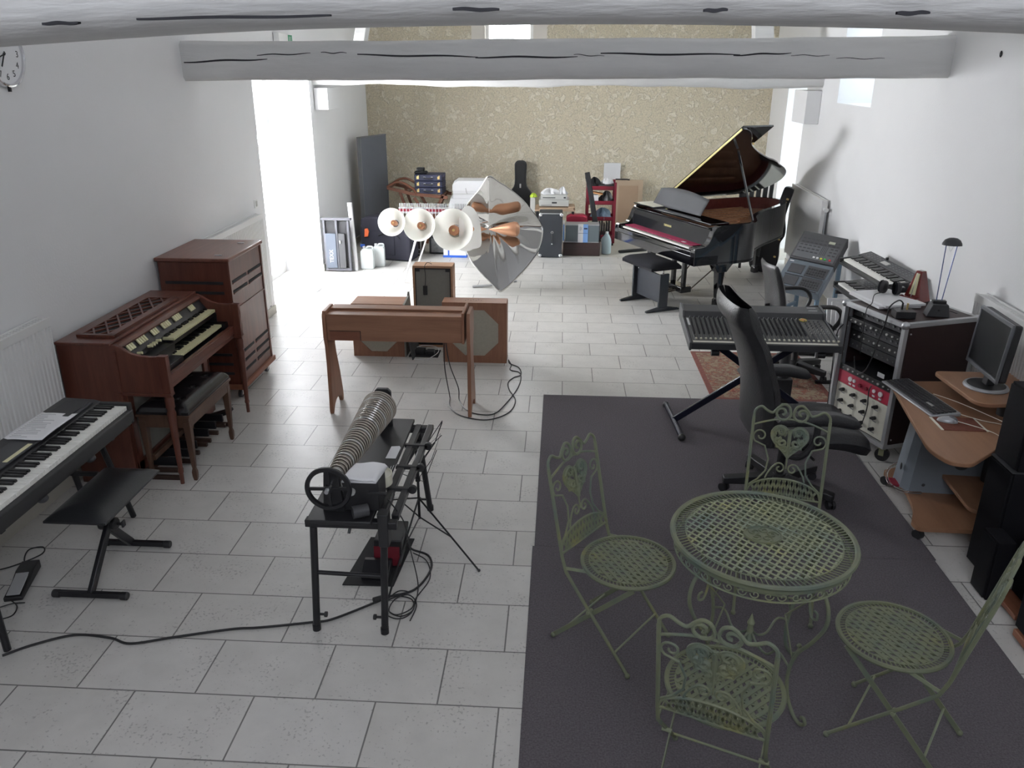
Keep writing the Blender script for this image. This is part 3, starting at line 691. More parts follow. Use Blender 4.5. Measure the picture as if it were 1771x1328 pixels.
def rotary_cabinet():
    X0, X1, Y0, Y1, Z0, Z1 = -2.985, -2.44, -.235, .46, .12, 1.10
    t = thing('rotary_speaker_cabinet', 'tall brown mahogany speaker cabinet with louvred slots on a castered dolly', 'speaker', ((X0+X1)/2, (Y0+Y1)/2, 0))
    O = Matrix.Translation((-(X0+X1)/2, -(Y0+Y1)/2, 0))
    def B(): b = MB(); b.M = O.copy(); return b
    b = B(); b.box(X0+.01, X1-.01, Y0+.01, Y1-.01, Z0, Z1-.03); b.build('cabinet_body', MAHOGV, t, bevel=.004)
    b = B(); b.box(X0-.006, X1+.006, Y0-.006, Y1+.006, Z1-.028, Z1); b.build('top_board', MAHOGT, t, bevel=.008, seg=3)
    for z0_, k in ((.83, 2), (.20, 3)):
        b = B()
        for i in range(k):
            z = z0_+i*.075
            for ya, yb in ((Y0+.05, (Y0+Y1)/2-.02), ((Y0+Y1)/2+.02, Y1-.05)): b.box(X1-.012, X1-.006, ya, yb, z, z+.022)
            b.box(X0+.05, X1-.06, Y0+.006, Y0+.012, z, z+.022)
        b.build('louvre_slots', BLACKMATTE, t, bevel=.005)
        b = B()
        for i in range(k):
            z = z0_+i*.075-.008
            for ya, yb in ((Y0+.05, (Y0+Y1)/2-.02), ((Y0+Y1)/2+.02, Y1-.05)): b.box(X1-.011, X1-.002, ya, yb, z, z+.010)
        b.build('louvre_lips', MAHOG, t, bevel=.003)
    b = B(); b.box(X1-.012, X1-.004, Y0+.01, Y0+.035, Z0, Z1-.03); b.box(X1-.012, X1-.004, Y1-.035, Y1-.01, Z0, Z1-.03); b.box(X1-.012, X1-.004, Y0+.035, Y1-.035, .70, .712); b.build('frame_moulding', MAHOGV, t)
    b = B(); b.box(X0+.0, X1+.012, Y0-.012, Y1+.012, .085, .125); b.build('dolly_board', OAKD, t, bevel=.004)
    for x in (X0+.08, X1-.05):
        for y in (Y0+.06, Y1-.06):
            b = B(); b.M = O @ Matrix.Translation((x, y, 0)); b.cyl((-.012, 0, .033), (.012, 0, .033), .033, n=20); c = b.build('caster_wheel', BLACK, t)
            b = B(); b.M = O @ Matrix.Translation((x, y, 0)); b.cyl((-.014, 0, .033), (.014, 0, .033), .014, n=14); b.box(-.017, -.013, -.012, .018, .03, .085); b.box(.013, .017, -.012, .018, .03, .085); b.cyl((0, .008, .07), (0, .008, .086), .018); b.build('caster_fork', CHROME, t)
    b = B(); b.box(X1+.0, X1+.006, Y0+.03, Y0+.07, .16, .44); b.build('connector_strip', MAHOG, t)
    for z in (.20, .26, .32, .38):
        b = B(); b.ball((X1+.007, Y0+.05, z), .008); b.build('screw', CHROME, t)
    for y in (Y0+.1, Y1-.14):
        b = B(); b.box(X1-.14, X1-.09, y, y+.014, Z1, Z1+.004); b.build('top_clip', ALU, t)
OAKD = wood('dolly_wood', (0.20, 0.075, 0.04), (0.27, 0.11, 0.06), 0.5, axis=1)
MAHOGT = wood('mahogany_sheen', (0.13, 0.048, 0.032), (0.20, 0.075, 0.05), 0.38, axis=1, coat=.2)
rotary_cabinet()

# ================================================================ stage piano
def stage_piano():
    # top surface z .72 at keys; runs along y from -3.6 (out of frame) to -2.02
    X0, X1, Y0, Y1 = -2.68, -2.305, -3.42, -2.04
    t = thing('stage_piano', 'black stage piano with a full white keyboard on a folding stand at the left edge', 'keyboard', (-2.49, -2.75, 0))
    O = Matrix.Translation((2.49, 2.75, 0)) @ Matrix.Translation((-2.49, Y1, 0)) @ RZ(rad(0.5)) @ Matrix.Translation((2.49, -Y1, 0))
    def B(): b = MB(); b.M = O.copy(); return b
    b = B(); b.prism([(X0, .615), (X1, .615), (X1+.008, .655), (X1+.008, .69), (X1-.005, .70), (-2.46, .70), (-2.46, .735), (-2.50, .745), (X0+.02, .752), (X0, .74)], Y0, Y1, 'y'); b.build('case', BLACK, t, bevel=.006, seg=3)
    b = B(); b.box(X0+.05, X1+.005, Y1-.028, Y1+.002, .62, .735); b.build('end_cheek', BLACK, t, bevel=.006)
    b = B(); b.box(-2.60, -2.475, Y0, Y1-.06, .7455, .7535); b.build('control_panel', GREYD, t, bevel=.002)
    b = B(); b.box(-2.62, -2.49, -2.30, -2.10, .7525, .758); b.build('music_rest_slot', BLACKM, t, bevel=.002)
    b = B(); b.M = O @ Matrix.Translation((-2.505, -2.61, .7445)); b.box(0, .022, -.19, .0, .0095, .0105); b.build('label_strip', OLDKEY, t)
    M = O @ Matrix.Translation((-2.462, Y0+.03, .722)) @ Matrix(((0, -1, 0, 0), (1, 0, 0, 0), (0, 0, 1, 0), (0, 0, 0, 1)))
    piano_keys(t, M, 56, Y1-.03-(Y0+.03), .148, h=.022, first=3, name='white_keys')
    # stand
    for y in (Y1-.12, ):
        pass
    for s, ya in ((1, -2.18), (-1, -3.14)):
        b = B(); b.tube([(-2.44, ya+.0, .60), (-2.43, ya+.18*s if s > 0 else ya, .012)], .016, 10); b.build('stand_leg', BLACKM, t)
        b = B(); b.tube([(-2.64, ya, .60), (-2.66, ya+.15*s if s > 0 else ya, .012)], .016, 10); b.build('stand_leg', BLACKM, t)
    b = B(); b.bar((-2.66, -2.2, .598), (-2.34, -2.2, .598), .03, .03); b.bar((-2.66, -3.1, .598), (-2.34, -3.1, .598), .03, .03); b.build('support_arm', BLACKM, t, bevel=.003)
    b = B(); b.bar((-2.62, -2.2, .55), (-2.62, -3.14, .55), .03, .03); b.bar((-2.44, -2.23, .40), (-2.64, -2.23, .40), .025, .02); b.build('stand_rail', BLACKM, t, bevel=.003)
    for y in (-2.44, -2.84):
        b = B(); b.ball((-2.33, y, .60), .026, sz=.8); b.cyl((-2.33, y, .6), (-2.37, y, .6), .012); b.build('clamp_knob', GREYD, t)
stage_piano()
def sheet():
    b = MB(); M = TR(-2.545, -2.425, .762, 0, 0, rad(2)); 
    b.grid(lambda u, v: M @ Vector((-.09+.18*u, -.16+.32*v, .003*sin(v*5)+.002*sin(u*6)+.006*(u < .02))), 12, 12)
    o = b.build('paper_sheet', PAPER, None, solid=.0006)
    tag(o, 'white printed sheet of paper lying on the black stage piano', 'paper')
    k = MB(); 
    for i in range(16):
        v = .06+i*.055; l = (.55, .3, .75, .7, .72, .5, .74, .7, .66, .73, .4, .7, .3, .35, .3, .5)[i]
        u0 = .14 if i < 11 else .3
        m = M @ Matrix.Translation((0, -.16+.32*v, .0046))
        # lines of type run across the sheet (local x)
        k.box(-.075+.0, -.075+.15*l, 0, .0024, 0, .0006, m)
    oo = k.build('print_lines', INK, o)
sheet()
def x_bench():
    t = thing('keyboard_bench', 'black padded folding bench with crossed legs beside the stage piano', 'bench', (-2.30, -2.50, 0))
    O = Matrix.Translation((2.30, 2.50, 0))
    def B(): b = MB(); b.M = O.copy(); return b
    x0, x1, y0, y1 = -2.425, -2.125, -2.735, -2.19
    def f(u, v):
        d = min(min(u, 1-u)*(x1-x0), min(v, 1-v)*(y1-y0)); return (x0+(x1-x0)*u, y0+(y1-y0)*v, .415+.042*(1-math.exp(-d*22)))
    b = B(); b.grid(f, 24, 36); b.box(x0, x1, y0, y1, .405, .4155); b.build('seat_pad', VINYL, t, angle=80)
    # legs: two tubes crossing (in the y-z plane), feet bars along x
    zc = .23
    for ya, yb, xx in ((-2.74, -2.36, -2.265), (-2.285, -2.60, -2.295)):
        b = B(); b.bar((xx, ya, .024), (xx, yb, .40), .022, .042); b.build('leg', BLACKM, t, bevel=.003)
    for y in (-2.74, -2.285):
        b = B(); b.bar((-2.435, y, .022), (-2.10, y, .022), .026, .028); f_ = b.build('foot_bar', BLACKM, t, bevel=.004)
        for x in (-2.435, -2.10):
            b = B(); b.cyl((x-.018, y, .02), (x+.018, y, .02), .02, n=14); b.build('foot_cap', BLACK, t, bevel=.004)
    b = B(); b.cyl((-2.32, -2.475, .255), (-2.235, -2.475, .255), .032, n=20); b.cyl((-2.235, -2.475, .255), (-2.20, -2.475, .255), .008); b.box(-2.205, -2.195, -2.49, -2.46, .24, .275); b.build('pivot_lock', BLACK, t, bevel=.004)
    for y in (-2.36, -2.60):
        b = B(); b.bar((-2.38, y, .398), (-2.16, y, .398), .03, .014); b.build('seat_bracket', BLACKM, t)
x_bench()
def pedal():
    a = math.atan2(-.10, .26)
    t = thing('sustain_pedal', 'black sustain pedal with a steel tread on the floor under the stage piano', 'pedal', (-2.665, -2.65, 0), rad(16))
    b = MB(); b.prism([(-.145, 0), (.145, 0), (.145, .045), (.05, .05), (-.02, .03), (-.145, .022)], -.042, .042, 'x'); b.build('base', BLACK, t, bevel=.005)
    b = MB(); b.prism([(-.135, .026), (.0, .042), (.02, .05), (.02, .054), (-.002, .048), (-.135, .032)], -.03, .03, 'x'); b.build('tread', ALU, t, bevel=.003)
pedal()
def cable(name, pts, r, label, m=BLACK, cat='cable', group=None, n=8, k=8):
    P = smooth_path(pts, k)
    for p in P: p.z = max(p.z, r+.0005)
    b = MB(); b.tube(P, r, n); return tag(b.build(name, m), label, cat, group)
cable('pedal_cable', [(-2.70, -2.52, .012), (-2.78, -2.46, .004), (-2.82, -2.36, .004), (-2.76, -2.33, .004), (-2.73, -2.40, .004), (-2.82, -2.52, .004), (-2.93, -2.58, .004)], .0035, 'thin black cable looping from the sustain pedal towards the wall')
cable('pedal_cable', [(-2.64, -2.79, .010), (-2.58, -2.83, .004), (-2.56, -2.90, .004), (-2.62, -2.93, .004), (-2.68, -2.88, .004), (-2.62, -2.82, .007), (-2.56, -2.80, .004)], .003, 'thin black cable coiled on the floor in front of the sustain pedal')
# ================================================================ wooden keyboard instrument seen from behind
def wooden_keyboard():
    t = thing('wooden_keyboard_instrument', 'small oak keyboard instrument on two shaped side legs, seen from its back', 'keyboard', (-1.18, -.32, 0))
    O = Matrix.Translation((1.18, .32, 0))
    def B(): b = MB(); b.M = O.copy(); return b
    prof = [(-.475, .755), (-.475, .60), (-.455, .53), (-.448, .40), (-.455, .15), (-.462, .03), (-.455, .0), (-.435, .0), (-.41, .035), (-.39, .055), (-.35, .075), (-.30, .078),
            (-.24, .06), (-.215, .04), (-.20, .018), (-.19, .0), (-.16, .0), (-.152, .03), (-.155, .07), (-.20, .25), (-.26, .42), (-.275, .50), (-.255, .57), (-.215, .60), (-.215, .755), (-.26, .79), (-.455, .79)]
    for xa in (-1.715, -.69):
        b = B(); b.prism(prof, xa, xa+.026, 'x'); b.build('side_panel', OAKV, t, bevel=.003)
    b = B(); b.box(-.722, -.704, -.485, -.20, .575, .80); b.build('inner_cheek', OAKV, t, bevel=.003)
    b = B(); b.box(-1.688, -.722, -.462, -.44, .575, .768); b.build('back_board', OAK, t, bevel=.002)
    b = B(); b.box(-1.45, -1.445, -.4635, -.462, .578, .648); b.box(-1.67, -1.445, -.4635, -.462, .645, .649); b.build('panel_joint', DARKW, t)
    b = B(); b.box(-1.668, -1.452, -.4645, -.462, .58, .645); b.build('inset_panel', OAKI, t)
    b = B(); b.box(-1.688, -.722, -.44, -.235, .745, .764); b.build('top_board', OAK, t, bevel=.002)
    b = B(); b.box(-1.688, -.722, -.33, -.225, .765, .778); b.build('folding_lid', OAK, t, bevel=.002)
    b = B(); b.box(-1.688, -.722, -.44, -.22, .575, .60); b.build('bottom_board', OAK, t)
    piano_keys(t, O @ Matrix.Translation((-.74, -.245, .70)) @ RZ(PI), 42, .93, .09, name='keys')
OAKI = wood('oak_inset', (0.20, 0.075, 0.045), (0.26, 0.105, 0.06), 0.4, axis=0)
wooden_keyboard()
cable('instrument_cable', [(-.86, -.40, .58), (-.862, -.38, .35), (-.87, -.1, .012), (-.845, -.28, .005), (-.74, -.44, .005), (-.55, -.50, .005), (-.40, -.36, .005), (-.36, -.12, .005), (-.42, .10, .005), (-.44, .26, .005), (-.40, .38, .005), (-.345, .45, .005), (-.37, .62, .005), (-.455, .72, .005), (-.47, .80, .01)], .0042, 'black cable hanging from the oak instrument and looping to the right wooden speaker')
cable('instrument_cable', [(-.85, -.40, .58), (-.83, -.36, .38), (-.80, -.12, .1), (-.79, -.15, .006), (-.72, -.32, .005), (-.62, -.40, .005), (-.50, -.38, .005), (-.42, -.15, .005), (-.36, .12, .005), (-.34, .34, .005), (-.36, .50, .005), (-.44, .56, .005), (-.44, .68, .005), (-.47, .79, .012)], .0042, 'second thin black cable, the inner loop beside the oak instrument')
# ================================================================ its three loudspeakers
def octagon(cx, cz, r): return [(cx+r*cos(PI/8+i*PI/4)/cos(PI/8), cz+r*sin(PI/8+i*PI/4)/cos(PI/8)) for i in range(8)]
def wood_speaker(label, x0, x1, y0, y1, z1, r, holes=False, cz=None):
    t = thing('wooden_speaker', label, 'speaker', ((x0+x1)/2, (y0+y1)/2, 0)); cx, cy = (x0+x1)/2, (y0+y1)/2; w = (x1-x0)/2; d = (y1-y0)/2; cz = cz or z1*.5
    b = MB(); b.box(-w, w, -d+.015, d, 0.0, .018); b.box(-w, w, -d+.015, d, z1-.018, z1); b.box(-w, -w+.018, -d+.015, d, .018, z1-.018); b.box(w-.018, w, -d+.015, d, .018, z1-.018); b.box(-w+.018, w-.018, d-.02, d-.008, .018, z1-.018)
    b.build('cabinet', OAK, t, bevel=.002)
    # baffle with an octagonal opening
    oc = octagon(0, cz, r); rect = [(w, cz), (w, z1), (0, z1), (-w, z1), (-w, cz), (-w, 0), (0, 0), (w, 0)]
    b = MB(); n = 8; oc = [(r*cos(i*PI/4+PI/8)/cos(PI/8), cz+r*sin(i*PI/4+PI/8)/cos(PI/8)) for i in range(8)]
    rim = [(w, min(z1, cz+w*math.tan(PI/8))), (w*.42, z1), (-w*.42, z1), (-w, min(z1, cz+w*math.tan(PI/8))), (-w, max(0, cz-w*math.tan(PI/8))), (-w*.42, 0), (w*.42, 0), (w, max(0, cz-w*math.tan(PI/8)))]
    cor = {0: (w, z1), 2: (-w, z1), 4: (-w, 0), 6: (w, 0)}
    for i in range(8):
        j = (i+1) % 8
        b.prism([oc[i], oc[j], rim[j]]+([cor[i]] if i in cor else [])+[rim[i]], -d, -d+.016, 'y')
    b.build('front_baffle', OAKV, t)
    b = MB(); b.prism([(p[0]*1.05, (p[1]-cz)*1.05+cz) for p in oc], -d+.008, -d+.0159, 'y'); b.build('grille_cloth', CLOTH, t)
    for sx in (-1, 1):
        for z in (.05, z1-.05):
            b = MB(); b.cyl((sx*(w-.05), -d-.001, z), (sx*(w-.05), -d+.001, z), .004, n=8); b.build('screw', OAKI, t)
    if holes:
        for i in range(7):
            b = MB(); b.disc((-.08+(i % 4)*.045+(.02 if i > 3 else 0), (-.01 if i < 4 else .015), z1-.0005), .005, .001, 10); b.build('vent_hole', BLACKMATTE, t)
    return t
t = wood_speaker('left low wooden speaker cabinet with octagonal cloth grille, behind the oak instrument', -1.85, -1.395, .84, 1.10, .48, .165, cz=.21)
b = MB(); b.prism([(-.135, .0), (.15, .0), (.165, .40), (.12, .53), (.09, .50), (-.135, .478)], .2285, .245, 'x'); b.build('side_cloth', CLOTHD, t)
wood_speaker('right square wooden speaker cabinet with octagonal cloth grille', -1.036, -.485, .735, .90, .538, .205, True)
def tall_speaker():
    t = thing('tall_speaker', 'tall narrow wooden speaker cabinet with a plain grey cloth front', 'speaker', (-1.17, 1.21, 0))
    w, d, h = .178, .08, .756
    b = MB(); b.box(-w, w, -d, d, h-.02, h); b.box(-w, -w+.018, -d, d, 0, h-.02); b.box(w-.018, w, -d, d, 0, h-.02); b.box(-w+.018, w-.018, -d, d, 0, .02); b.box(-w+.018, w-.018, d-.02, d, .02, h-.02); b.build('cabinet', OAKL, t, bevel=.002)
    b = MB(); b.box(-w+.018, w-.018, -d+.008, -d+.014, .02, h-.02); b.build('front_cloth', CLOTHD, t)
    b = MB(); b.box(-w+.018, -w+.026, -d+.002, -d+.012, .02, h-.02); b.box(w-.026, w-.018, -d+.002, -d+.012, .02, h-.02); b.box(-w+.026, w-.026, -d+.002, -d+.012, .02, .04); b.box(-w+.026, w-.026, -d+.002, -d+.012, h-.03, h-.02); b.build('black_edging', BLACKMATTE, t)
    for sx in (-1, 1):
        b = MB(); b.box(sx*(w-.045)-.018, sx*(w-.045)+.018, -d+.0, -d+.012, h-.052, h-.03); b.build('corner_clip', BLACK, t)
OAKL = wood('light_oak', (0.36, 0.20, 0.115), (0.46, 0.27, 0.16), 0.5, axis=0)
tall_speaker()
t = thing('inline_remote', 'small black inline switch hanging by its cord on the tall speaker', 'remote', (-1.235, 1.10, .50))
b = MB(); b.box(-.02, .02, -.010, .010, 0, .085); b.build('switch_body', BLACK, t, bevel=.006)
b = MB(); b.tube(smooth_path([(0, 0, .085), (.006, .0, .16), (0, .004, .24), (.0, .012, .262), (.02, .04, .285), (.05, .09, .262)]), .003, 6); b.build('cord', BLACK, t)
b = MB(); b.prism([(.76, 0), (1.08, 0), (1.08, .21), (.76, .21)], 0, .012, 'x', TR(-1.315, 0, 0, 0, rad(-9), 0)); tag(b.build('thin_board', GREYD), 'thin black board leaning on edge beside the left low wooden speaker', 'board')
t = thing('power_adaptor', 'black box with white plug cord on the floor before the tall speaker', 'adaptor', (-1.24, .93, 0))
b = MB(); b.box(-.12, .14, -.09, .10, 0, .008); b.build('base_plate', BLACKMATTE, t)
b = MB(); b.box(-.09, .015, -.05, .03, .008, .055); b.build('adaptor_body', BLACK, t, bevel=.008)
b = MB(); b.box(.03, .10, -.06, .02, .008, .045); b.build('foot_switch', BLACK, t, bevel=.006)
b = MB(); b.tube(smooth_path([(-.09, .03, .04), (-.02, .09, .05), (.10, .10, .035), (.13, 0, .02), (.06, -.13, .004), (-.04, -.16, .004), (-.12, -.14, .004)]), .003, 6); b.build('white_cord', PAPER, t)

# ================================================================ glass rod instrument with cones and metal flame
def glass_rods():
    t = thing('glass_rod_instrument', 'large metal and glass rod instrument with three white horns and a polished steel flame reflector', 'instrument', (-1.35, 3.2, 0))
    O = Matrix.Translation((1.35, -3.2, 0))
    def B(): b = MB(); b.M = O.copy(); return b
    for cx, cz, r, nr in ((-1.905, .805, .152, .030), (-1.600, .778, .178, .040), (-1.232, .732, .228, .056)):
        M = O @ TR(cx, 3.0, cz, rad(90-15), 0, rad(-3))     # opening towards the camera and a little up
        b = MB(); b.M = M
        prof = [(r, 0), (r*.99, -.006), (r*.86, -.055), (r*.66, -.11), (r*.45, -.15), (nr*1.3, -.18), (nr*1.3, -.186), (r*.45, -.156), (r*.66, -.116), (r*.86, -.061), (r*1.005, -.010), (r*1.008, 0)]
        b.lathe([(a, z) for a, z in prof], 56, caps=False); h = b.build('horn', GRP, t, angle=50)
        b = MB(); b.M = M; b.lathe([(nr*1.0, -.178), (nr*1.0, -.082), (nr*.95, -.078), (0.001, -.077)], 28, caps=False); b.build('horn_centre', COPPERM, h)
        b = MB(); b.M = M; b.lathe([(nr*.28, -.079), (nr*.28, -.071), (.0005, -.070)], 14, caps=False); b.build('horn_bolt', BRASS, h)
        b = MB(); b.M = M; b.cyl((0, 0, -.18), (0, 0, -.30), .012); b.build('horn_spindle', CHROME, h)
    b = B()
    for i in range(5): b.M = O.copy(); b.ball((-1.215-.006*i, 2.93-.0*i, .665-.033*i), .0045, 8, 6)
    b.v = []; b.f = []
    # curved white sheet standing behind the big horn
    out = [(-.93, .53), (-1.02, .49), (-1.06, .47), (-1.14, .47), (-1.17, .52), (-1.17, .82), (-1.14, .92), (-1.10, .965), (-1.05, .97), (-1.0, .935), (-.955, .86), (-.94, .80), (-.925, .68)]
    o2 = [(x, z) for x, z in smooth_closed(out)]
    b = B(); b.prism(o2, 3.13, 3.135, 'y'); b.build('white_fin', GRPT, t)
    # folded flame: four fans meeting at a pinched centre
    yc = 3.30; C0 = (-.856, .702)
    ctl = [(-.838, 1.30), (-.73, 1.235), (-.628, 1.168), (-.465, 1.024), (-.333, .853), (-.253, .718), (-.240, .60), (-.28, .45), (-.40, .28), (-.52, .155), (-.61, .07), (-.68, .018), (-.712, .008),
           (-.742, .022), (-.80, .075), (-.92, .18), (-1.06, .326), (-1.156, .526), (-1.186, .724), (-1.16, .86), (-1.096, .971), (-.951, 1.145)]
    ring = smooth_closed(ctl, 6); N = len(ring)
    def crease(x, z):
        a = math.atan2(z-C0[1], x-C0[0]); return a
    NU, NR = N, 26
    b = B(); vs = []
    top = math.atan2(ctl[0][1]-C0[1], ctl[0][0]-C0[0]); bot = math.atan2(ctl[12][1]-C0[1], ctl[12][0]-C0[0])
    for j in range(NR+1):
        q = j/NR
        for x, z in ring:
            a = math.atan2(z-C0[1], x-C0[0])
            # fold: depth bulges between the creases (top, bottom, left, right), sharp at top and bottom
            dt = min(abs((a-top+PI) % (2*PI)-PI), abs((a-bot+PI) % (2*PI)-PI))
            dh = min(abs((a+PI) % (2*PI)-PI), abs((a-PI+PI) % (2*PI)-PI))
            f = 0.10*(1-math.exp(-dt*1.6))                       # ridge towards the camera at the creases
            g = 0.10*math.exp(-(dh/.34)**2)*(1-q*.6)            # deep hollow along the horizontal
            rip = .0022*sin(a*15+q*7)*q*(1-q)*4 if z < C0[1] and x > C0[0] else .002*sin(a*8)*q
            y = yc+ q**.85*f - .10*q + g*q**.6 + rip
            vs.append((C0[0]+(x-C0[0])*q, y+.10-.30*abs(z-C0[1])*q, C0[1]+(z-C0[1])*q))
    fs = [(j*N+i, j*N+(i+1) % N, (j+1)*N+(i+1) % N, (j+1)*N+i) for j in range(NR) for i in range(N)]
    shift = 0.0
    b.add([(x, y, z+shift) for x, y, z in vs], fs); b.build('flame_reflector', MIRROR, t, solid=.0012, angle=60)
    for p0, p1, r0_ in (((-.845, 3.22, .70), (-.54, 3.17,  .715), .085), ((-.87, 3.22, .70), (-1.06, 3.17, .72), .06)):  # solid copper shapes standing in for copper reflections in the steel sheet
        m_, l_ = MB().frame(Vector(p0), Vector(p1)); b = B(); b.M = O @ m_
        b.lathe([(.004, 0), (r0_*.6, l_*.45), (r0_*.92, l_*.8), (r0_, l_*.95), (r0_*.93, l_*1.05), (r0_*.6, l_*1.12), (.001, l_*1.14)], 28, caps=False); b.build('copper_reflection', COPPER, t)
    # rack of glass rods behind the horns
    b = B(); b.box(-1.90, -.95, 3.42, 3.45, .84, .90); b.box(-1.90, -.95, 3.62, 3.65, .80, .86); b.build('rod_rack', ALU, t, bevel=.003)
    b = B(); b.box(-1.90, -.95, 3.415, 3.42, .855, .885); b.build('red_felt_strip', REDP, t)
    for i in range(50):
        x = -1.885+i*.0187; lean = .01
        b = B(); b.cyl((x, 3.43, .885), (x+lean, 3.36, .955), .0042, n=8); b.build('glass_rod', RODW if i < 34 else RODG, t)
        if i % 2 == 0:
            b = B(); b.cyl((x, 3.41, .885), (x, 3.41, .72), .003, n=6); b.build('tuning_rod', ALU, t)
    b = B(); b.tube([(-1.61, 3.15, .76), (-1.89, 3.47, .006)], .013, 10); b.build('stand_leg', CHROME, t)
    b = B(); b.tube([(-1.50, 3.25, .76), (-1.80, 3.60, .006)], .010, 10); b.build('stand_leg', CHROME, t)
    b = B(); b.tube([(-.98, 3.42, .86), (-.80, 3.60, .05)], .013, 10); b.build('stand_leg', CHROME, t)
    b = B(); b.tube([(-1.05, 3.31, .012), (-.72, 3.36, .03), (-.66, 3.37, .12)], .014, 10); b.build('stand_foot', ALU, t)
    b = B(); b.tube([(-.80, 3.60, .05), (-.74, 3.55, .012), (-.55, 3.62, .012)], .013, 10); b.build('stand_foot', ALU, t)
    b = B(); b.tube([(-.70, 3.37, .02), (-.70, 3.38, .12), (-.84, 3.42, .74)], .011, 10); b.build('reflector_post', CHROME, t)
    b = B(); b.tube([(-1.92, 3.3, .80), (-1.61, 3.25, .775), (-1.23, 3.22, .73), (-.85, 3.40, .76)], .014, 10); b.build('horn_rail', CHROME, t)
    for x, z in ((-1.92, .80), (-1.61, .775), (-1.23, .73)):
        b = B(); b.tube([(x, 3.28, z), (x, 3.45, .86)], .009, 8); b.build('rail_bracket', CHROME, t)
COPPERM = mat('copper_brown_disc', (0.42, 0.19, 0.10), 0.5, metal=.2)
RODW = mat('frosted_glass_rod', (0.82, 0.86, 0.87), 0.2, var=.01)
RODG = mat('grey_glass_rod', (0.28, 0.30, 0.31), 0.2)
def smooth_closed(pts, k=5):
    return [(v.x, v.y) for v in smooth_path([(a, b, 0) for a, b in pts], k, True)]
glass_rods()

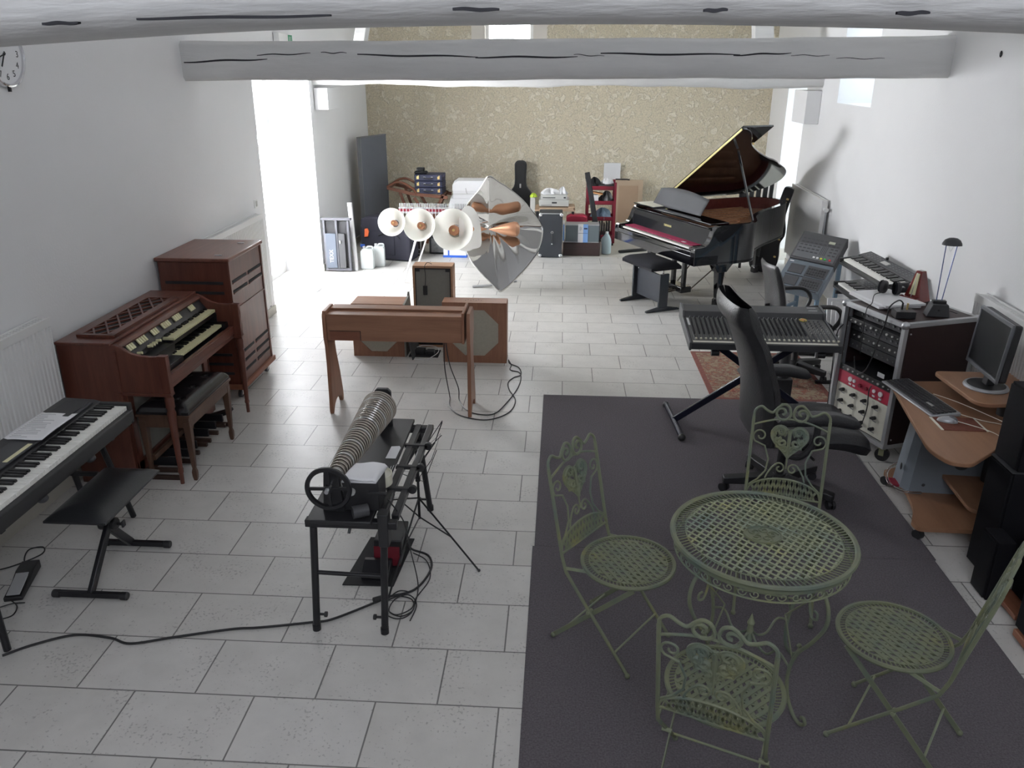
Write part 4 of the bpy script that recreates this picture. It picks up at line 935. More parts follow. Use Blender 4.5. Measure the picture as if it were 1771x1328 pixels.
# ================================================================ spinning glass bowls on a folding table
BOWLM = mat('smoky_bowl_glass', (0.60, 0.53, 0.45), 0.08, var=.15, scale=30, trans=0.35, coat=.5)
BOWLL = mat('pale_bowl_glass', (0.78, 0.76, 0.71), 0.08, var=.1, scale=30, trans=0.35, coat=.5)
def armonica():
    t = thing('folding_stand_table', 'black folding table frame with round legs carrying the spinning glass bowls', 'table', (-.95, -2.4, 0))
    O = Matrix.Translation((.95, 2.4, 0))
    def B(): b = MB(); b.M = O.copy(); return b
    b = B(); b.box(-1.10, -.82, -2.95, -1.86, .582, .602); b.build('board', BLACKW, t, bevel=.004)
    for x in (-.80, -.735): 
        b = B(); b.bar((x, -2.86, .575), (x+.01, -1.90, .575), .032, .03); b.build('frame_rail', BLACKM, t, bevel=.004)
    b = B(); b.bar((-1.12, -2.89, .56), (-.72, -2.89, .56), .04, .035); b.build('cross_bar', BLACKM, t, bevel=.004)
    b = B(); b.bar((-1.10, -1.90, .56), (-.72, -1.90, .56), .04, .035); b.build('cross_bar', BLACKM, t, bevel=.004)
    for y in (-2.62, -2.40, -2.16):
        b = B(); b.bar((-.82, y, .585), (-.70, y, .585), .022, .018); b.cyl((-.70, y-.011, .585), (-.70, y+.011, .585), .02); b.build('support_arm', BLACK, t, bevel=.002)
    b = B(); b.tube([(-.775, -2.86, .60), (-.775, -2.70, .60)], .010, 10); b.build('slide_tube', BLACKM, t)
    for a, c in (((-1.115, -2.90, 0), (-1.085, -2.90, .545)), ((-.80, -2.905, 0), (-.775, -2.90, .60)), ((-.762, -1.80, 0), (-.80, -1.90, .56)), ((-1.10, -1.83, 0), (-1.08, -1.91, .55))):
        b = B(); b.tube([a, c], .0165, 14); b.tube([a, (a[0], a[1], a[2]+.03)], .019, 14); b.build('leg', BLACKM, t)
    for x, y, s in ((-1.108, -2.90, 1), (-.80, -2.905, -1), (-.775, -1.83, -1)):
        b = B(); b.cyl((x, y, .085), (x+.04*s, y, .085), .006); b.cyl((x+.035*s, y, .085), (x+.048*s, y, .085), .013); b.build('leg_screw', BLACK, t, bevel=.002)
    b = B(); b.tube([(-1.11, -2.90, .31), (-.80, -2.90, .30)], .010, 10); b.build('leg_brace', BLACKM, t)
    b = B(); b.tube([(-.955, -2.60, .58), (-.985, -2.72, .40)], .007, 8); b.build('folding_strut', BLACKM, t)
    b = B(); b.box(-.80, -.755, -2.92, -2.86, .46, .62); b.build('leg_socket', BLACK, t, bevel=.004)
    # ---- the instrument itself
    g = thing('glass_armonica', 'row of nested spinning glass bowls on an axle with a black hand wheel', 'instrument', (-.97, -2.45, .602))
    G = Matrix.Translation((.97, 2.45, -.602))
    def C(): b = MB(); b.M = G.copy(); return b
    y0, y1 = -2.80, -2.05; xa, xb = -1.0, -.965; za, zb = .742, .748; n = 34
    b = C(); 
    ax0 = Vector((xa, y0-.13, za)); ax1 = Vector((xb, y1+.09, zb))
    b.cyl(ax0, ax1, .007); b.build('axle', CHROME, g)
    m, l = MB().frame(Vector((xa, y0, za)), Vector((xb, y1, zb)))
    for i in range(n):
        q = i/(n-1); s = l*(q**.93); r = .036+.052*(q**.85); w = l/n*1.35
        b = C(); b.M = G @ m @ Matrix.Translation((0, 0, s))
        # bowl opening faces the wheel, wall curving to the axle behind
        b.lathe([(r*.97, -w*.30), (r*1.03, -w*.22), (r*1.03, -w*.10), (r*.955, w*.05), (r*.94, w*.45), (r*.84, w*.8), (.010, w*1.0), (.010, w*1.0-.002), (r*.80, w*.75), (r*.91, w*.42), (r*.925, w*.05), (r*.97, -w*.30)], 40, caps=False)
        b.build('glass_bowl', BOWLM if i % 5 else BOWLL, g, angle=60)
    b = C(); b.prism([(-.045, 0), (.045, 0), (.045, .20), (.028, .218), (-.028, .218), (-.045, .20)], -.012, .012, 'y', Matrix.Translation((xb+.0, y1+.085, .602))); b.build('far_bearing', BLACK, g, bevel=.003)
    b = C(); b.prism([(-.045, 0), (.05, 0), (.03, .19), (-.03, .19)], -.012, .012, 'y', Matrix.Translation((xa, y0-.06, .602))); b.build('near_bearing', BLACK, g, bevel=.003)
    # hand wheel
    W = G @ Matrix.Translation((xa, -2.915, .738)) @ Euler((PI/2, 0, 0)).to_matrix().to_4x4()
    b = MB(); b.M = W; b.lathe([(.082, -.010), (.096, -.011), (.100, -.006), (.100, .006), (.096, .011), (.082, .010), (.080, 0), (.082, -.010)], 48, caps=False)
    for k in range(4):
        a = k*PI/2+.03; b.bar((.01*cos(a), .01*sin(a), 0), (.085*cos(a), .085*sin(a), 0), .014, .008)
    b.lathe([(.018, -.012), (.018, .012)], 20); b.build('hand_wheel', BLACKM, g)
    b = MB(); b.M = W; b.cyl((0, 0, .01), (0, 0, .035), .011, .009, 16); b.build('wheel_hub', ALU, g)
    b = C(); b.box(-.955, -.80, -2.86, -2.72, .606, .74); b.build('motor_box', BLACK, g, bevel=.003)
    b = C(); b.cyl((-.915, -2.862, .70), (-.915, -2.875, .70), .016, n=20); b.build('dial_knob', GREYL, g)
    b = C(); b.cyl((-.90, -2.93, .635), (-.84, -2.90, .635), .028, n=18); b.build('motor', GREYD, g)
    b = C(); b.box(-.845, -.765, -2.87, -2.855, .69, .70); b.build('switch_arm', BLACK, g, bevel=.002)
    cl = MB(); M = TR(-.872, -2.785, .742)
    cl.grid(lambda u, v: M @ Vector((-.075+.15*u+.02*(v-.5), -.08+.16*v, .022+.004*sin(u*7+v*4)-.018*(max(0, abs(u-.5)-.42)*9)-.014*(max(0, abs(v-.5)-.42)*9))), 26, 26)
    cl.grid(lambda u, v: M @ Vector((-.073+.146*u+.02*(v-.5), -.078+.156*v, .0)), 2, 2)
    tag(cl.build('folded_cloth', PAPER, None, solid=.003, angle=80), 'folded white cloth lying on the black motor box of the glass bowls', 'cloth')
    r = MB(); R_ = TR(-.86, -2.60, .603)
    tt = thing('frame_drum', 'shallow round cream drum or tin lid on the black table behind the white cloth', 'drum', (-.862, -2.60, .603))
    b = MB(); b.lathe([(.062, 0), (.066, 0), (.066, .05), (.062, .05), (.062, 0)], 40, caps=False); b.build('rim', CREAMKEY, tt)
    b = MB(); b.lathe([(.0615, .038), (.0615, .042)], 40); b.build('skin', CREAMP, tt)
    b = MB(); b.prism([(-.025, -.07), (.025, -.07), (.028, .05), (.018, .07), (-.022, .062)], 0, .0012, 'z', TR(-.855, -2.28, .6035)); tag(b.build('paper_note', PAPER), 'small white paper note lying on the black table beside the glass bowls', 'paper')
    b = MB()
    for i in range(4): b.box(-.848+i*.011, -.846+i*.011, -2.55, -2.44+.01*i, .6025, .6032)
    tag(b.build('chalk_marks', PAPER), 'four thin pale marks on the black table beside the round drum', 'marks')
BLACKW = mat('black_painted_wood', (0.02, 0.02, 0.022), 0.5)
armonica()
def pedal_box():
    t = thing('motor_pedal', 'black pedal unit with red front on a thin black floor plate under the bowls', 'pedal', (-.94, -2.35, 0))
    O = Matrix.Translation((.94, 2.35, 0))
    def B(): b = MB(); b.M = O.copy(); return b
    b = B(); b.prism([(-1.085, -2.56), (-.83, -2.555), (-.80, -2.12), (-1.04, -2.12)], 0, .006); b.build('floor_plate', BLACKMATTE, t)
    b = B(); b.prism([(-.965, .0061), (-.825, .0061), (-.81, .165), (-.955, .165)], -2.40, -2.20, 'y'); b.build('housing', BLACKM, t, bevel=.006)
    b = B(); b.box(-.955, -.825, -2.404, -2.40, .02, .13); b.build('red_front', REDD, t)
    b = B(); b.prism([(-2.52, .0061), (-2.41, .0061), (-2.41, .07), (-2.44, .075), (-2.52, .03)], -1.0, -.86, 'x'); b.build('treadle', BLACKM, t, bevel=.004)
REDD = mat('dark_red_front', (0.16, 0.01, 0.02), 0.5)
pedal_box()
def music_stand():
    t = thing('music_stand', 'thin black folding wire music stand with spread legs beside the black table', 'stand', (-.79, -1.99, 0))
    O = Matrix.Translation((.79, 1.99, 0))
    def B(): b = MB(); b.M = O.copy(); return b
    b = B(); b.tube([(-.79, -2.0, .06), (-.79, -2.0, .46)], .0075, 10); b.build('pole', BLACKM, t)
    b = B(); b.tube([(-.79, -2.0, .30), (-.79, -2.0, .48)], .010, 10); b.cyl((-.79, -2.0, .295), (-.79, -2.0, .32), .014); b.build('pole_sleeve', BLACKM, t)
    for x, y in ((-.42, -2.40), (-.835, -2.65), (-1.05, -1.72)):
        b = B(); b.tube([(-.79, -2.0, .19), ((x-.79)/2*1.0, (y-2.0)/2, .10), (x, y, .006)], .005, 8); b.tube([((x*.55-.79*.45), (y*.55-2.0*.45), .088), (-.79, -2.0, .07)], .004, 8); b.ball((x, y, .008), .008); b.build('leg', BLACKM, t)
    # folded desk: long flat bar and collapsed wire lozenges
    b = B(); b.bar((-.865, -2.12, .40), (-.765, -1.80, .52), .030, .012); b.build('desk_bar', GREYD, t, bevel=.002)
    P = lambda x, z, y=-1.95: (x, y, z)
    wires = [[(-.79, -1.95, .42), (-.654, -1.95, .635), (-.70, -1.95, .50), (-.76, -1.97, .41)], [(-.78, -1.95, .44), (-.665, -1.95, .56), (-.72, -1.95, .40), (-.79, -1.98, .30)], [(-.80, -1.96, .36), (-.70, -1.94, .50), (-.655, -1.95, .625)], [(-.79, -1.98, .46), (-.715, -1.95, .49), (-.66, -1.95, .55)], [(-.86, -2.10, .39), (-.76, -1.98, .28), (-.69, -1.95, .46)]]
    for w_ in wires:
        b = B(); b.tube(w_, .0022, 6); b.build('desk_wire', BLACKM, t)
music_stand()
cable('mains_cable', [(-2.425, -3.17, .006), (-2.33, -3.09, .006), (-2.187, -3.017, .006), (-2.02, -3.026, .006), (-1.91, -3.058, .006), (-1.739, -3.004, .006), (-1.5, -2.932, .006), (-1.375, -2.912, .006), (-1.15, -2.86, .006), (-1.06, -2.83, .006), (-.91, -2.71, .006), (-.85, -2.655, .008), (-.72, -2.58, .006), (-.667, -2.406, .006), (-.70, -2.28, .006), (-.79, -2.26, .03), (-.815, -2.28, .10)], .0058, 'long thick black cable snaking over the tiles from the left edge')
t = thing('cable_plug', 'black plug joining the mains cable near the table leg', 'plug', (-.87, -2.675, .0))
b = MB(); b.M = RZ(rad(35)); b.cyl((-.035, 0, .016), (.03, 0, .016), .016, .013, 12); b.build('body', BLACK, t, bevel=.003)
cable('thin_black_cord', [(-.765, -2.85, .66), (-.71, -2.80, .52), (-.705, -2.70, .30), (-.70, -2.60, .08), (-.70, -2.62, .006), (-.705, -2.76, .006), (-.76, -2.81, .006), (-.83, -2.77, .006), (-.84, -2.69, .006), (-.79, -2.64, .006), (-.72, -2.66, .006), (-.70, -2.74, .006), (-.75, -2.79, .006), (-.81, -2.76, .01), (-.80, -2.67, .01), (-.74, -2.63, .01), (-.69, -2.70, .008), (-.70, -2.82, .006)], .003, 'thin black cord hanging from the glass bowl motor and coiled on the tiles')
cable('thin_black_cord', [(-.74, -2.60, .006), (-.80, -2.60, .006), (-.84, -2.70, .006), (-.78, -2.78, .006), (-.71, -2.74, .012), (-.70, -2.65, .010), (-.66, -2.48, .006), (-.70, -2.33, .006), (-.78, -2.27, .012)], .003, 'thin black cord looping beside the mains cable under the music stand')
MAHOGR = wood('piano_inner_veneer', (0.10, 0.022, 0.018), (0.15, 0.035, 0.028), 0.3, axis=0)
SOUNDM = mat('bronze_plate', (0.30, 0.15, 0.08), 0.45, metal=.2)
LACQL = mat('piano_lid_underside', (0.010, 0.006, 0.007), 0.10, var=0, coat=.6)
LACQD = mat('black_case_vinyl', (0.016, 0.016, 0.018), 0.35)
BRASSD = mat('dark_brass', (0.12, 0.10, 0.08), 0.4, metal=.6)
BLACKGREY = mat('charcoal_cover', (0.07, 0.072, 0.078), 0.7)
LACQB = mat('satin_black_wood', (0.028, 0.032, 0.040), 0.25)
GREYF = mat('grey_frame_tube', (0.09, 0.09, 0.105), 0.5)
STEELB = mat('blue_grey_cover', (0.085, 0.10, 0.13), 0.5)
NAVYS = mat('navy_soft_case', (0.018, 0.018, 0.03), 0.8, bump=.3, bscale=120)
CLOTHW = mat('worn_grille', (0.16, 0.17, 0.17), 0.9, var=.6, scale=30)
BLUEG = mat('stereo_grey', (0.13, 0.16, 0.175), 0.6)
ORANGEL = mat('orange_card', (0.75, 0.36, 0.14), 0.7)
MDF2 = mat('pale_panel_frame', (0.50, 0.38, 0.27), 0.8)
# ================================================================ things along the back wall
def simple(name, label, cat, loc, rz=0): return thing(name, label, cat, loc, rz)
# grey acoustic panel turned in the left back corner
t = thing('acoustic_panel', 'tall grey cloth covered acoustic panel standing in the left back corner', 'panel', (-2.83, 5.55, .32))
M = RZ(math.atan2(.62, .21))
b = MB(); b.M = M; b.box(0, .68, -.028, .028, -.32, 1.17); b.build('cloth_board', GREYFAB, t, bevel=.004)
b = MB(); b.M = M; b.box(-.012, 0, -.03, .03, -.32, 1.18); b.box(-.012, .69, -.03, .03, 1.17, 1.182); b.build('edge_frame', GREYM, t)
# folded black rack frame by the door
t = thing('folded_stage_frame', 'folded black equipment frame with white vertical lettering standing by the bright door', 'frame', (-2.80, 4.00, 0))
b = MB(); b.box(-.165, .16, -.03, .03, .015, .04); b.box(-.165, -.14, -.03, .03, .04, .64); b.box(.135, .16, -.03, .03, .04, .64); b.box(-.19, .185, -.025, .025, .64, .67); b.box(-.01, .015, -.035, .02, .04, .64)
b.build('frame_tubes', GREYF, t, bevel=.003)
b = MB(); b.box(-.14, -.01, -.045, -.02, .05, .48); b.build('front_cover', STEELB, t, bevel=.003)
b = MB(); b.box(.02, .10, -.04, -.015, .05, .48); b.build('side_cover', GREYD, t, bevel=.003)
b = MB(); b.box(-.13, .13, -.01, .01, .05, .63); b.build('back_plate', BLACKMATTE, t)
b = MB(); b.cyl((.045, -.045, .36), (.045, -.045, .40), .012); b.build('latch', ALU, t)
text_mesh('lettering', 'TEXX', .065, PAPER, t, TR(-.075, -.0462, .20) @ Matrix(((0, -1, 0, 0), (0, 0, -1, 0), (1, 0, 0, 0), (0, 0, 0, 1))))
b = MB(); b.M = TR(-2.60, 4.06, 0, rad(-3), rad(-3), 0); b.lathe([(.026, 0.0), (.030, .84)], 24); tag(b.build('cardboard_tube', CARDW), 'long white cardboard tube leaning upright beside the folded black frame', 'tube')
def jerrycan(label, x, y, w, d, h, rz=0):
    t = thing('jerrycan', label, 'canister', (x, y, 0), rz)
    prof = [(-w/2, .01), (-w/2+.012, 0), (w/2-.012, 0), (w/2, .01), (w/2, h*.80), (w/2-.02, h*.90), (w*.1, h*.90), (w*.02, h*.92), (-w*.15, h*.92), (-w*.30, h*.90), (-w/2+.01, h*.84), (-w/2, h*.78)]
    b = MB(); b.prism(prof, -d/2, d/2, 'y'); b.build('body', JERRY, t, bevel=.012, seg=3)
    b = MB(); b.tube(smooth_path([(w*.42, 0, h*.86), (w*.40, 0, h*.97), (w*.18, 0, h*.99), (w*.02, 0, h*.97), (-w*.02, 0, h*.88)]), .011, 10); b.build('handle', JERRY, t)
    b = MB(); b.cyl((-w*.22, 0, h*.90), (-w*.22, 0, h), .018, n=16); b.build('cap', PAPER, t)
jerrycan('white plastic canister on the floor nearest the tall cardboard tube', -2.48, 4.18, .165, .11, .285, rad(4))
jerrycan('white plastic canister half hidden behind the front canister', -2.365, 4.33, .15, .12, .29, rad(8))
t = thing('spray_bottle', 'slim bottle with blue cap and coloured label between tube and canisters', 'bottle', (-2.545, 4.30, 0))
b = MB(); b.lathe([(.024, 0), (.027, .01), (.027, .17), (.014, .20), (.012, .22)], 18); b.build('bottle_body', JERRY, t)
b = MB(); b.lathe([(.0275, .06), (.0275, .14)], 18, caps=False); b.build('bottle_label', YELLOW, t)
b = MB(); b.cyl((0, 0, .21), (0, 0, .265), .02, .014, 14); b.box(-.045, .01, -.012, .012, .25, .285); b.build('trigger_cap', BLUE, t, bevel=.003)
# big dark soft case
t = thing('soft_case', 'large dark navy soft case on the floor under the grey acoustic panel', 'case', (-2.30, 4.78, 0), rad(-12))
b = MB(); b.prism([(-.36, .0), (.33, .0), (.35, .10), (.34, .38), (.25, .50), (.02, .57), (-.22, .575), (-.36, .54), (-.38, .30)], -.14, .14, 'y'); b.build('case_body', NAVYS, t, bevel=.03, seg=4)
b = MB(); b.tube(smooth_path([(-.10, -.155, .33), (0, -.17, .37), (.12, -.16, .36), (.2, -.155, .30)]), .008, 8); b.build('strap', BLACKMATTE, t)
b = MB(); b.box(-.24, .12, -.150, -.14, .08, .38); b.build('pocket', NAVYS, t, bevel=.006)
b = MB(); b.prism([(-.30, .30), (-.25, .31), (-.23, .38), (-.25, .42), (-.29, .41)], -.165, -.145, 'y'); b.build('orange_tag', ORANGE, t, bevel=.004)
def flight_case(label, x, y, w, d, h, rz=0):
    t = thing('flight_case', label, 'case', (x, y, 0), rz)
    b = MB(); b.box(-w/2+.01, w/2-.01, -d/2+.01, d/2-.01, .03, h-.004); b.build('panels', BROWNPLY, t)
    e = .018; b = MB()
    for sx in (-1, 1):
        for sy in (-1, 1): b.cbox((sx*(w/2-e/2), sy*(d/2-e/2), h/2+.01), (e, e, h-.02))
    for z in (.03, h-e/2): 
        for s in (-1, 1): b.cbox((0, s*(d/2-e/2), z), (w, e, e)); b.cbox((s*(w/2-e/2), 0, z), (e, d, e))
    b.box(-w/2, w/2, -d/2-.001, -d/2+.009, h*.30, h*.30+.014); b.build('metal_edging', ALUM, t, bevel=.002)
    for x_ in (-.06, ):
        b = MB(); b.box(x_-.05, x_+.05, -d/2-.006, -d/2+.01, h*.60, h*.82); b.build('handle_plate', ALU, t, bevel=.003)
        b = MB(); b.box(x_-.035, x_+.035, -d/2-.012, -d/2-.006, h*.64, h*.76); b.build('handle_grip', BLACK, t, bevel=.003)
        b = MB(); b.box(x_-.025, x_+.025, -d/2-.010, -d/2+.004, h*.25, h*.42); b.build('latch', CHROME, t, bevel=.003)
    for sx in (-1, 1):
        for sy in (-1, 1):
            b = MB(); b.cyl((sx*(w/2-.04), sy*(d/2-.04), 0), (sx*(w/2-.04), sy*(d/2-.04), .032), .014); b.build('foot', BLACK, t)
flight_case('low aluminium edged flight case on the floor behind the thin chrome legs', -2.09, 5.10, .34, .30, .275)
t = thing('cable_reel_box', 'dark small amplifier box with worn front behind the big white horn', 'box', (-1.70, 5.2, 0))
b = MB(); b.box(-.13, .13, -.12, .12, .01, .26); b.build('box_body', TOLEX, t, bevel=.008)
b = MB(); b.box(-.10, .10, -.124, -.12, .03, .22); b.build('front_grille', CLOTHW, t)
t = thing('storage_crate', 'white and blue plastic crate on the floor behind the big horn', 'crate', (-1.45, 5.02, 0))
b = MB(); b.box(-.16, .15, -.12, .12, .025, .17); b.build('white_bin', PAPER, t, bevel=.004)
b = MB(); b.box(-.165, .155, -.125, .125, 0, .03); b.box(-.10, -.08, -.124, -.12, .03, .17); b.build('blue_base', BLUE, t, bevel=.003)
# folding wooden lounge chair with the stacked attache cases
t = thing('folding_deck_chair', 'folded reddish wooden deck chair frame by the back wall carrying black cases', 'chair', (-2.05, 6.05, 0))
O = Matrix.Translation((2.05, -6.05, 0))
def FC(pts, w, h, nm='rail', m=None):
    b = MB(); b.M = O.copy()
    for p, q in zip(pts, pts[1:]): b.bar(p, q, w, h)
    b.build(nm, m or ROSEW, t, bevel=.003)
for y in (5.82, 6.25):
    FC([(-2.53, y, .79), (-2.18, y, .71), (-1.66, y, .66)], .02, .045, 'seat_rail')
    FC([(-2.36, y+.02, .76), (-2.24, y+.02, .40), (-2.20, y+.02, .0)], .02, .04, 'leg')
    FC([(-2.14, y-.02, .66), (-1.97, y-.02, .40), (-1.70, y-.02, .0)], .02, .04, 'leg')
    FC([(-1.72, y, .70), (-1.84, y, .48), (-1.98, y, .0)], .02, .04, 'leg')
    b = MB(); b.M = O.copy(); b.tube(smooth_path([(-2.53, y, .80), (-2.42, y, .86), (-2.30, y, .86), (-2.16, y, .78), (-2.11, y, .70)]), .018, 8); b.build('armrest', ROSEW, t)
for x, z in ((-2.50, .79), (-2.25, .72), (-2.0, .70), (-1.75, .68)):
    b = MB(); b.M = O.copy(); b.box(x-.02, x+.02, 5.82, 6.25, z-.01, z+.01); b.build('cross_slat', ROSEW, t)
for i in range(3):
    z0 = .707+i*.091
    t = thing('attache_case', ('navy black attache case with brass latches, lowest of the three stacked', 'navy black attache case with brass latches, middle of the three stacked', 'navy black attache case with brass latches, topmost of the three stacked')[i], 'case', (-1.93, 5.98, z0), rad(-2), 'attache cases stacked on the deck chair')
    b = MB(); b.box(-.20, .20, -.15, .15, 0, .088); b.build('shell', NAVY, t, bevel=.008, seg=3)
    b = MB(); b.box(-.201, .201, -.151, .151, .041, .047); b.build('seam', BLACK, t)
    for sx in (-1, 1):
        b = MB(); b.box(sx*.15-.016, sx*.15+.016, -.156, -.15, .025, .064); b.box(sx*.15-.016+.018, sx*.15+.016, -.157, -.15, .05, .076); b.build('latch', BRASS, t)
        b = MB(); b.box(sx*.055-.014, sx*.055+.014, -.155, -.15, .050, .060); b.build('handle_mount', ALU, t)
    b = MB(); b.tube(smooth_path([(-.055, -.152, .052), (-.045, -.165, .035), (.045, -.165, .035), (.055, -.152, .052)]), .006, 8); b.build('handle', BLACK, t)
t = thing('camera_bag', 'small black bag on top of the stacked attache cases', 'bag', (-2.05, 5.93, .981))
b = MB(); b.box(-.09, .09, -.06, .06, 0, .035); b.box(-.06, .05, -.05, .05, .034, .085); b.build('bag_body', BLACKMATTE, t, bevel=.014, seg=3)
# pile of white cardboard boxes on a low table
t = thing('low_bench_table', 'low wooden bench under the white boxes near the back wall', 'table', (-1.40, 5.85, 0))
b = MB(); b.box(-.35, .55, -.25, .25, .44, .47); b.build('table_top', ROSEW, t, bevel=.003)
for sx in (-.31, .51):
    for sy in (-.21, .21):
        b = MB(); b.box(sx-.02, sx+.02, sy-.02, sy+.02, 0, .44); b.build('leg', ROSEW, t)
b = MB(); b.M = TR(-1.36, 5.80, .4705, 0, 0, rad(3)); b.prism([(-.30, 0), (.32, 0), (.30, .215), (-.24, .215)], -.20, .20, 'y'); tag(b.build('cardboard_box', CARDW, bevel=.004), 'large white cardboard box, lower one of the pile behind the steel flame', 'box', 'white cardboard boxes')
t = thing('cardboard_box', 'white lidded cardboard box on top of the pile behind the steel flame', 'box', (-1.33, 5.80, .686), rad(4), 'white cardboard boxes')
b = MB(); b.box(-.24, .24, -.17, .17, 0, .17); b.build('box_body', CARDW, t, bevel=.003)
b = MB(); b.box(-.246, .246, -.176, .176, .10, .172); b.prism([(-.246, .172), (.246, .172), (.22, .235), (-.17, .24), (-.24, .19)], -.176, .176, 'y'); b.build('box_lid', PAPER, t, bevel=.004)
b = MB(); b.box(-.24, .24, -.1785, -.176, .055, .062); b.tube([(-.06, -.178, .14), (-.05, -.18, .08), (-.035, -.18, .06)], .004, 6); b.build('tie_string', GREYL, t)
t = thing('paper_heap', 'loose white papers lying in front of the white cardboard boxes', 'papers', (-1.68, 5.62, .4705))
b = MB(); b.prism([(-.06, -.10), (.22, -.12), (.24, .08), (.0, .12)], 0, .03, 'z', TR(0, 0, 0, 0, rad(0), 0)); b.build('sheets', PAPER, t)
t = thing('cable_tangle', 'tangle of dark cables beside the loose papers under the deck chair', 'cables', (-1.77, 5.88, .47))
b = MB(); r_ = random.Random(5); b.tube(smooth_path([(r_.uniform(-.09, .1), r_.uniform(-.08, .08), .012+i*.0022) for i in range(34)], 4), .006, 6); b.build('cable_loops', BLACK, t)
# guitar case
t = thing('guitar_case', 'black guitar soft case standing upright against the back wall', 'case', (-.66, 6.62, 0))
half = [(0, 1.10), (.05, 1.095), (.085, 1.06), (.09, 1.0), (.085, .84), (.10, .72), (.18, .62), (.205, .52), (.19, .42), (.17, .34), (.20, .24), (.22, .14), (.19, .04), (.12, .01), (0, 0)]
prof = half+[(-x, z) for x, z in reversed(half[1:-1])]
prof = smooth_closed(prof, 3)
M = TR(0, 0, 0, rad(-5), 0, 0)
b = MB(); b.M = M; b.prism(prof, -.055, .055, 'y'); b.build('case_shell', BLACKMATTE, t, bevel=.02, seg=3)
b = MB(); b.M = M; b.tube([(x*.94, -.058, z*.97+.02) for x, z in prof], .004, 6, closed=True); b.build('zip', GREYD, t)
b = MB(); b.M = M; b.box(-.012, .012, -.060, -.057, .70, .76); b.build('badge', GREYL, t)
# black trunk with printers on it
t = thing('equipment_trunk', 'black upright trunk with chrome corners and handle on the floor right of the flame', 'trunk', (-.17, 5.14, 0))
b = MB(); b.box(-.155, .155, -.16, .16, .005, .60); b.build('trunk_body', TOLEX, t, bevel=.008)
for sx in (-1, 1):
    for z in (.03, .575):
        b = MB(); b.ball((sx*.137, -.145, z), .028, 12, 8); b.build('corner_cap', CHROME, t)
b = MB(); b.tube(smooth_path([(.02, -.163, .20), (.02, -.185, .22), (.02, -.187, .30), (.02, -.163, .33)]), .008, 8); b.build('handle', BLACK, t)
b = MB(); b.lathe([(.018, 0), (.018, .004), (.010, .004), (.010, 0)], 20, TR(.02, -.163, .345, rad(90), 0, 0)); b.build('lock_ring', CHROME, t)
b = MB(); b.ball((.02, -.165, .19), .011); b.build('handle_stud', CHROME, t)
b = MB(); b.box(-.155, .155, -.1615, -.159, .588, .5985); b.build('trim_strip', ALUM, t)
t = thing('office_table', 'plain low table hidden behind the black trunk, carrying the printers', 'table', (-.14, 5.72, 0))
b = MB(); b.box(-.26, .30, -.22, .24, .54, .56); b.build('table_top', CARDB, t)
for sx in (-.23, .27):
    for sy in (-.19, .21):
        b = MB(); b.box(sx-.015, sx+.015, sy-.015, sy+.015, 0, .54); b.build('leg', BLACKM, t)
b = MB(); b.box(-.34, .135, 5.50, 5.88, .561, .585); b.box(.06, .15, 5.52, 5.80, .585, .60); tag(b.build('folded_cardboard', CARDB, bevel=.002), 'flattened brown cardboard lying under the two grey printers', 'cardboard')
for i, (x0, x1, z0, z1, lab) in enumerate(((-.345, .07, .60, .69, 'grey desktop printer, the lower of the stacked pair by the back wall'), (-.325, .045, .691, .755, 'grey flat machine stacked on top of the lower grey printer'))):
    t = thing('printer', lab, 'printer', ((x0+x1)/2, 5.70, z0-.0)); w = (x1-x0)/2
    b = MB(); b.box(-w, w, -.15, .15, 0, z1-z0); b.build('housing', GREYL, t, bevel=.006)
    b = MB(); b.box(-.03, .04, -.153, -.15, .04, .06) if i == 0 else b.box(w-.05, w-.02, -.153, -.15, .02, .04); b.build('display', BLACK, t)
    b = MB(); b.box(-w+.03, -.03, -.152, -.15, .012, .018) if i == 0 else b.box(-w+.03, .02, -.152, -.15, .022, .034); b.build('slot', GREYD, t)
def crumple(name, label, loc, sx, sy, sz, m, seed, cat):
    r_ = random.Random(seed); ph = [r_.uniform(0, 6) for _ in range(6)]
    def f(u, v):
        a = 2*PI*u; e = PI/2*v; R = 1+.22*sin(3*a+ph[0]+v*2)+.14*sin(7*a+ph[1])+.08*sin(13*a+ph[2]+v*5)
        return (sx*cos(e)*cos(a)*R, sy*cos(e)*sin(a)*R, sz*sin(e)*(1+.3*sin(4*a+ph[3]))+.001)
    b = MB(); b.grid(f, 36, 12, True); b.M = Matrix(); b.v = [Vector((v.x, v.y, max(v.z, 0)))+Vector(loc) for v in b.v]
    return tag(b.build(name, m, angle=30), label, cat)
crumple('plastic_bag', 'crumpled white plastic bag lying on the stacked grey printers', (-.20, 5.68, .756), .13, .10, .06, PAPER, 3, 'bag')
crumple('plastic_bag', 'small pinkish clear crumpled bag at the right end of the grey printers', (-.02, 5.70, .756), .06, .07, .075, CARDW, 9, 'bag')
b = MB(); b.box(-.47, -.40, 5.6, 5.66, .0, .71); tag(b.build('grey_post', GREYL, bevel=.006), 'narrow grey upright box left of the grey printers', 'box')
crumple('yellow_cloth', 'bright yellow green cloth on the narrow grey box beside the guitar case', (-.43, 5.63, .711), .045, .035, .045, YELLOW, 4, 'cloth')
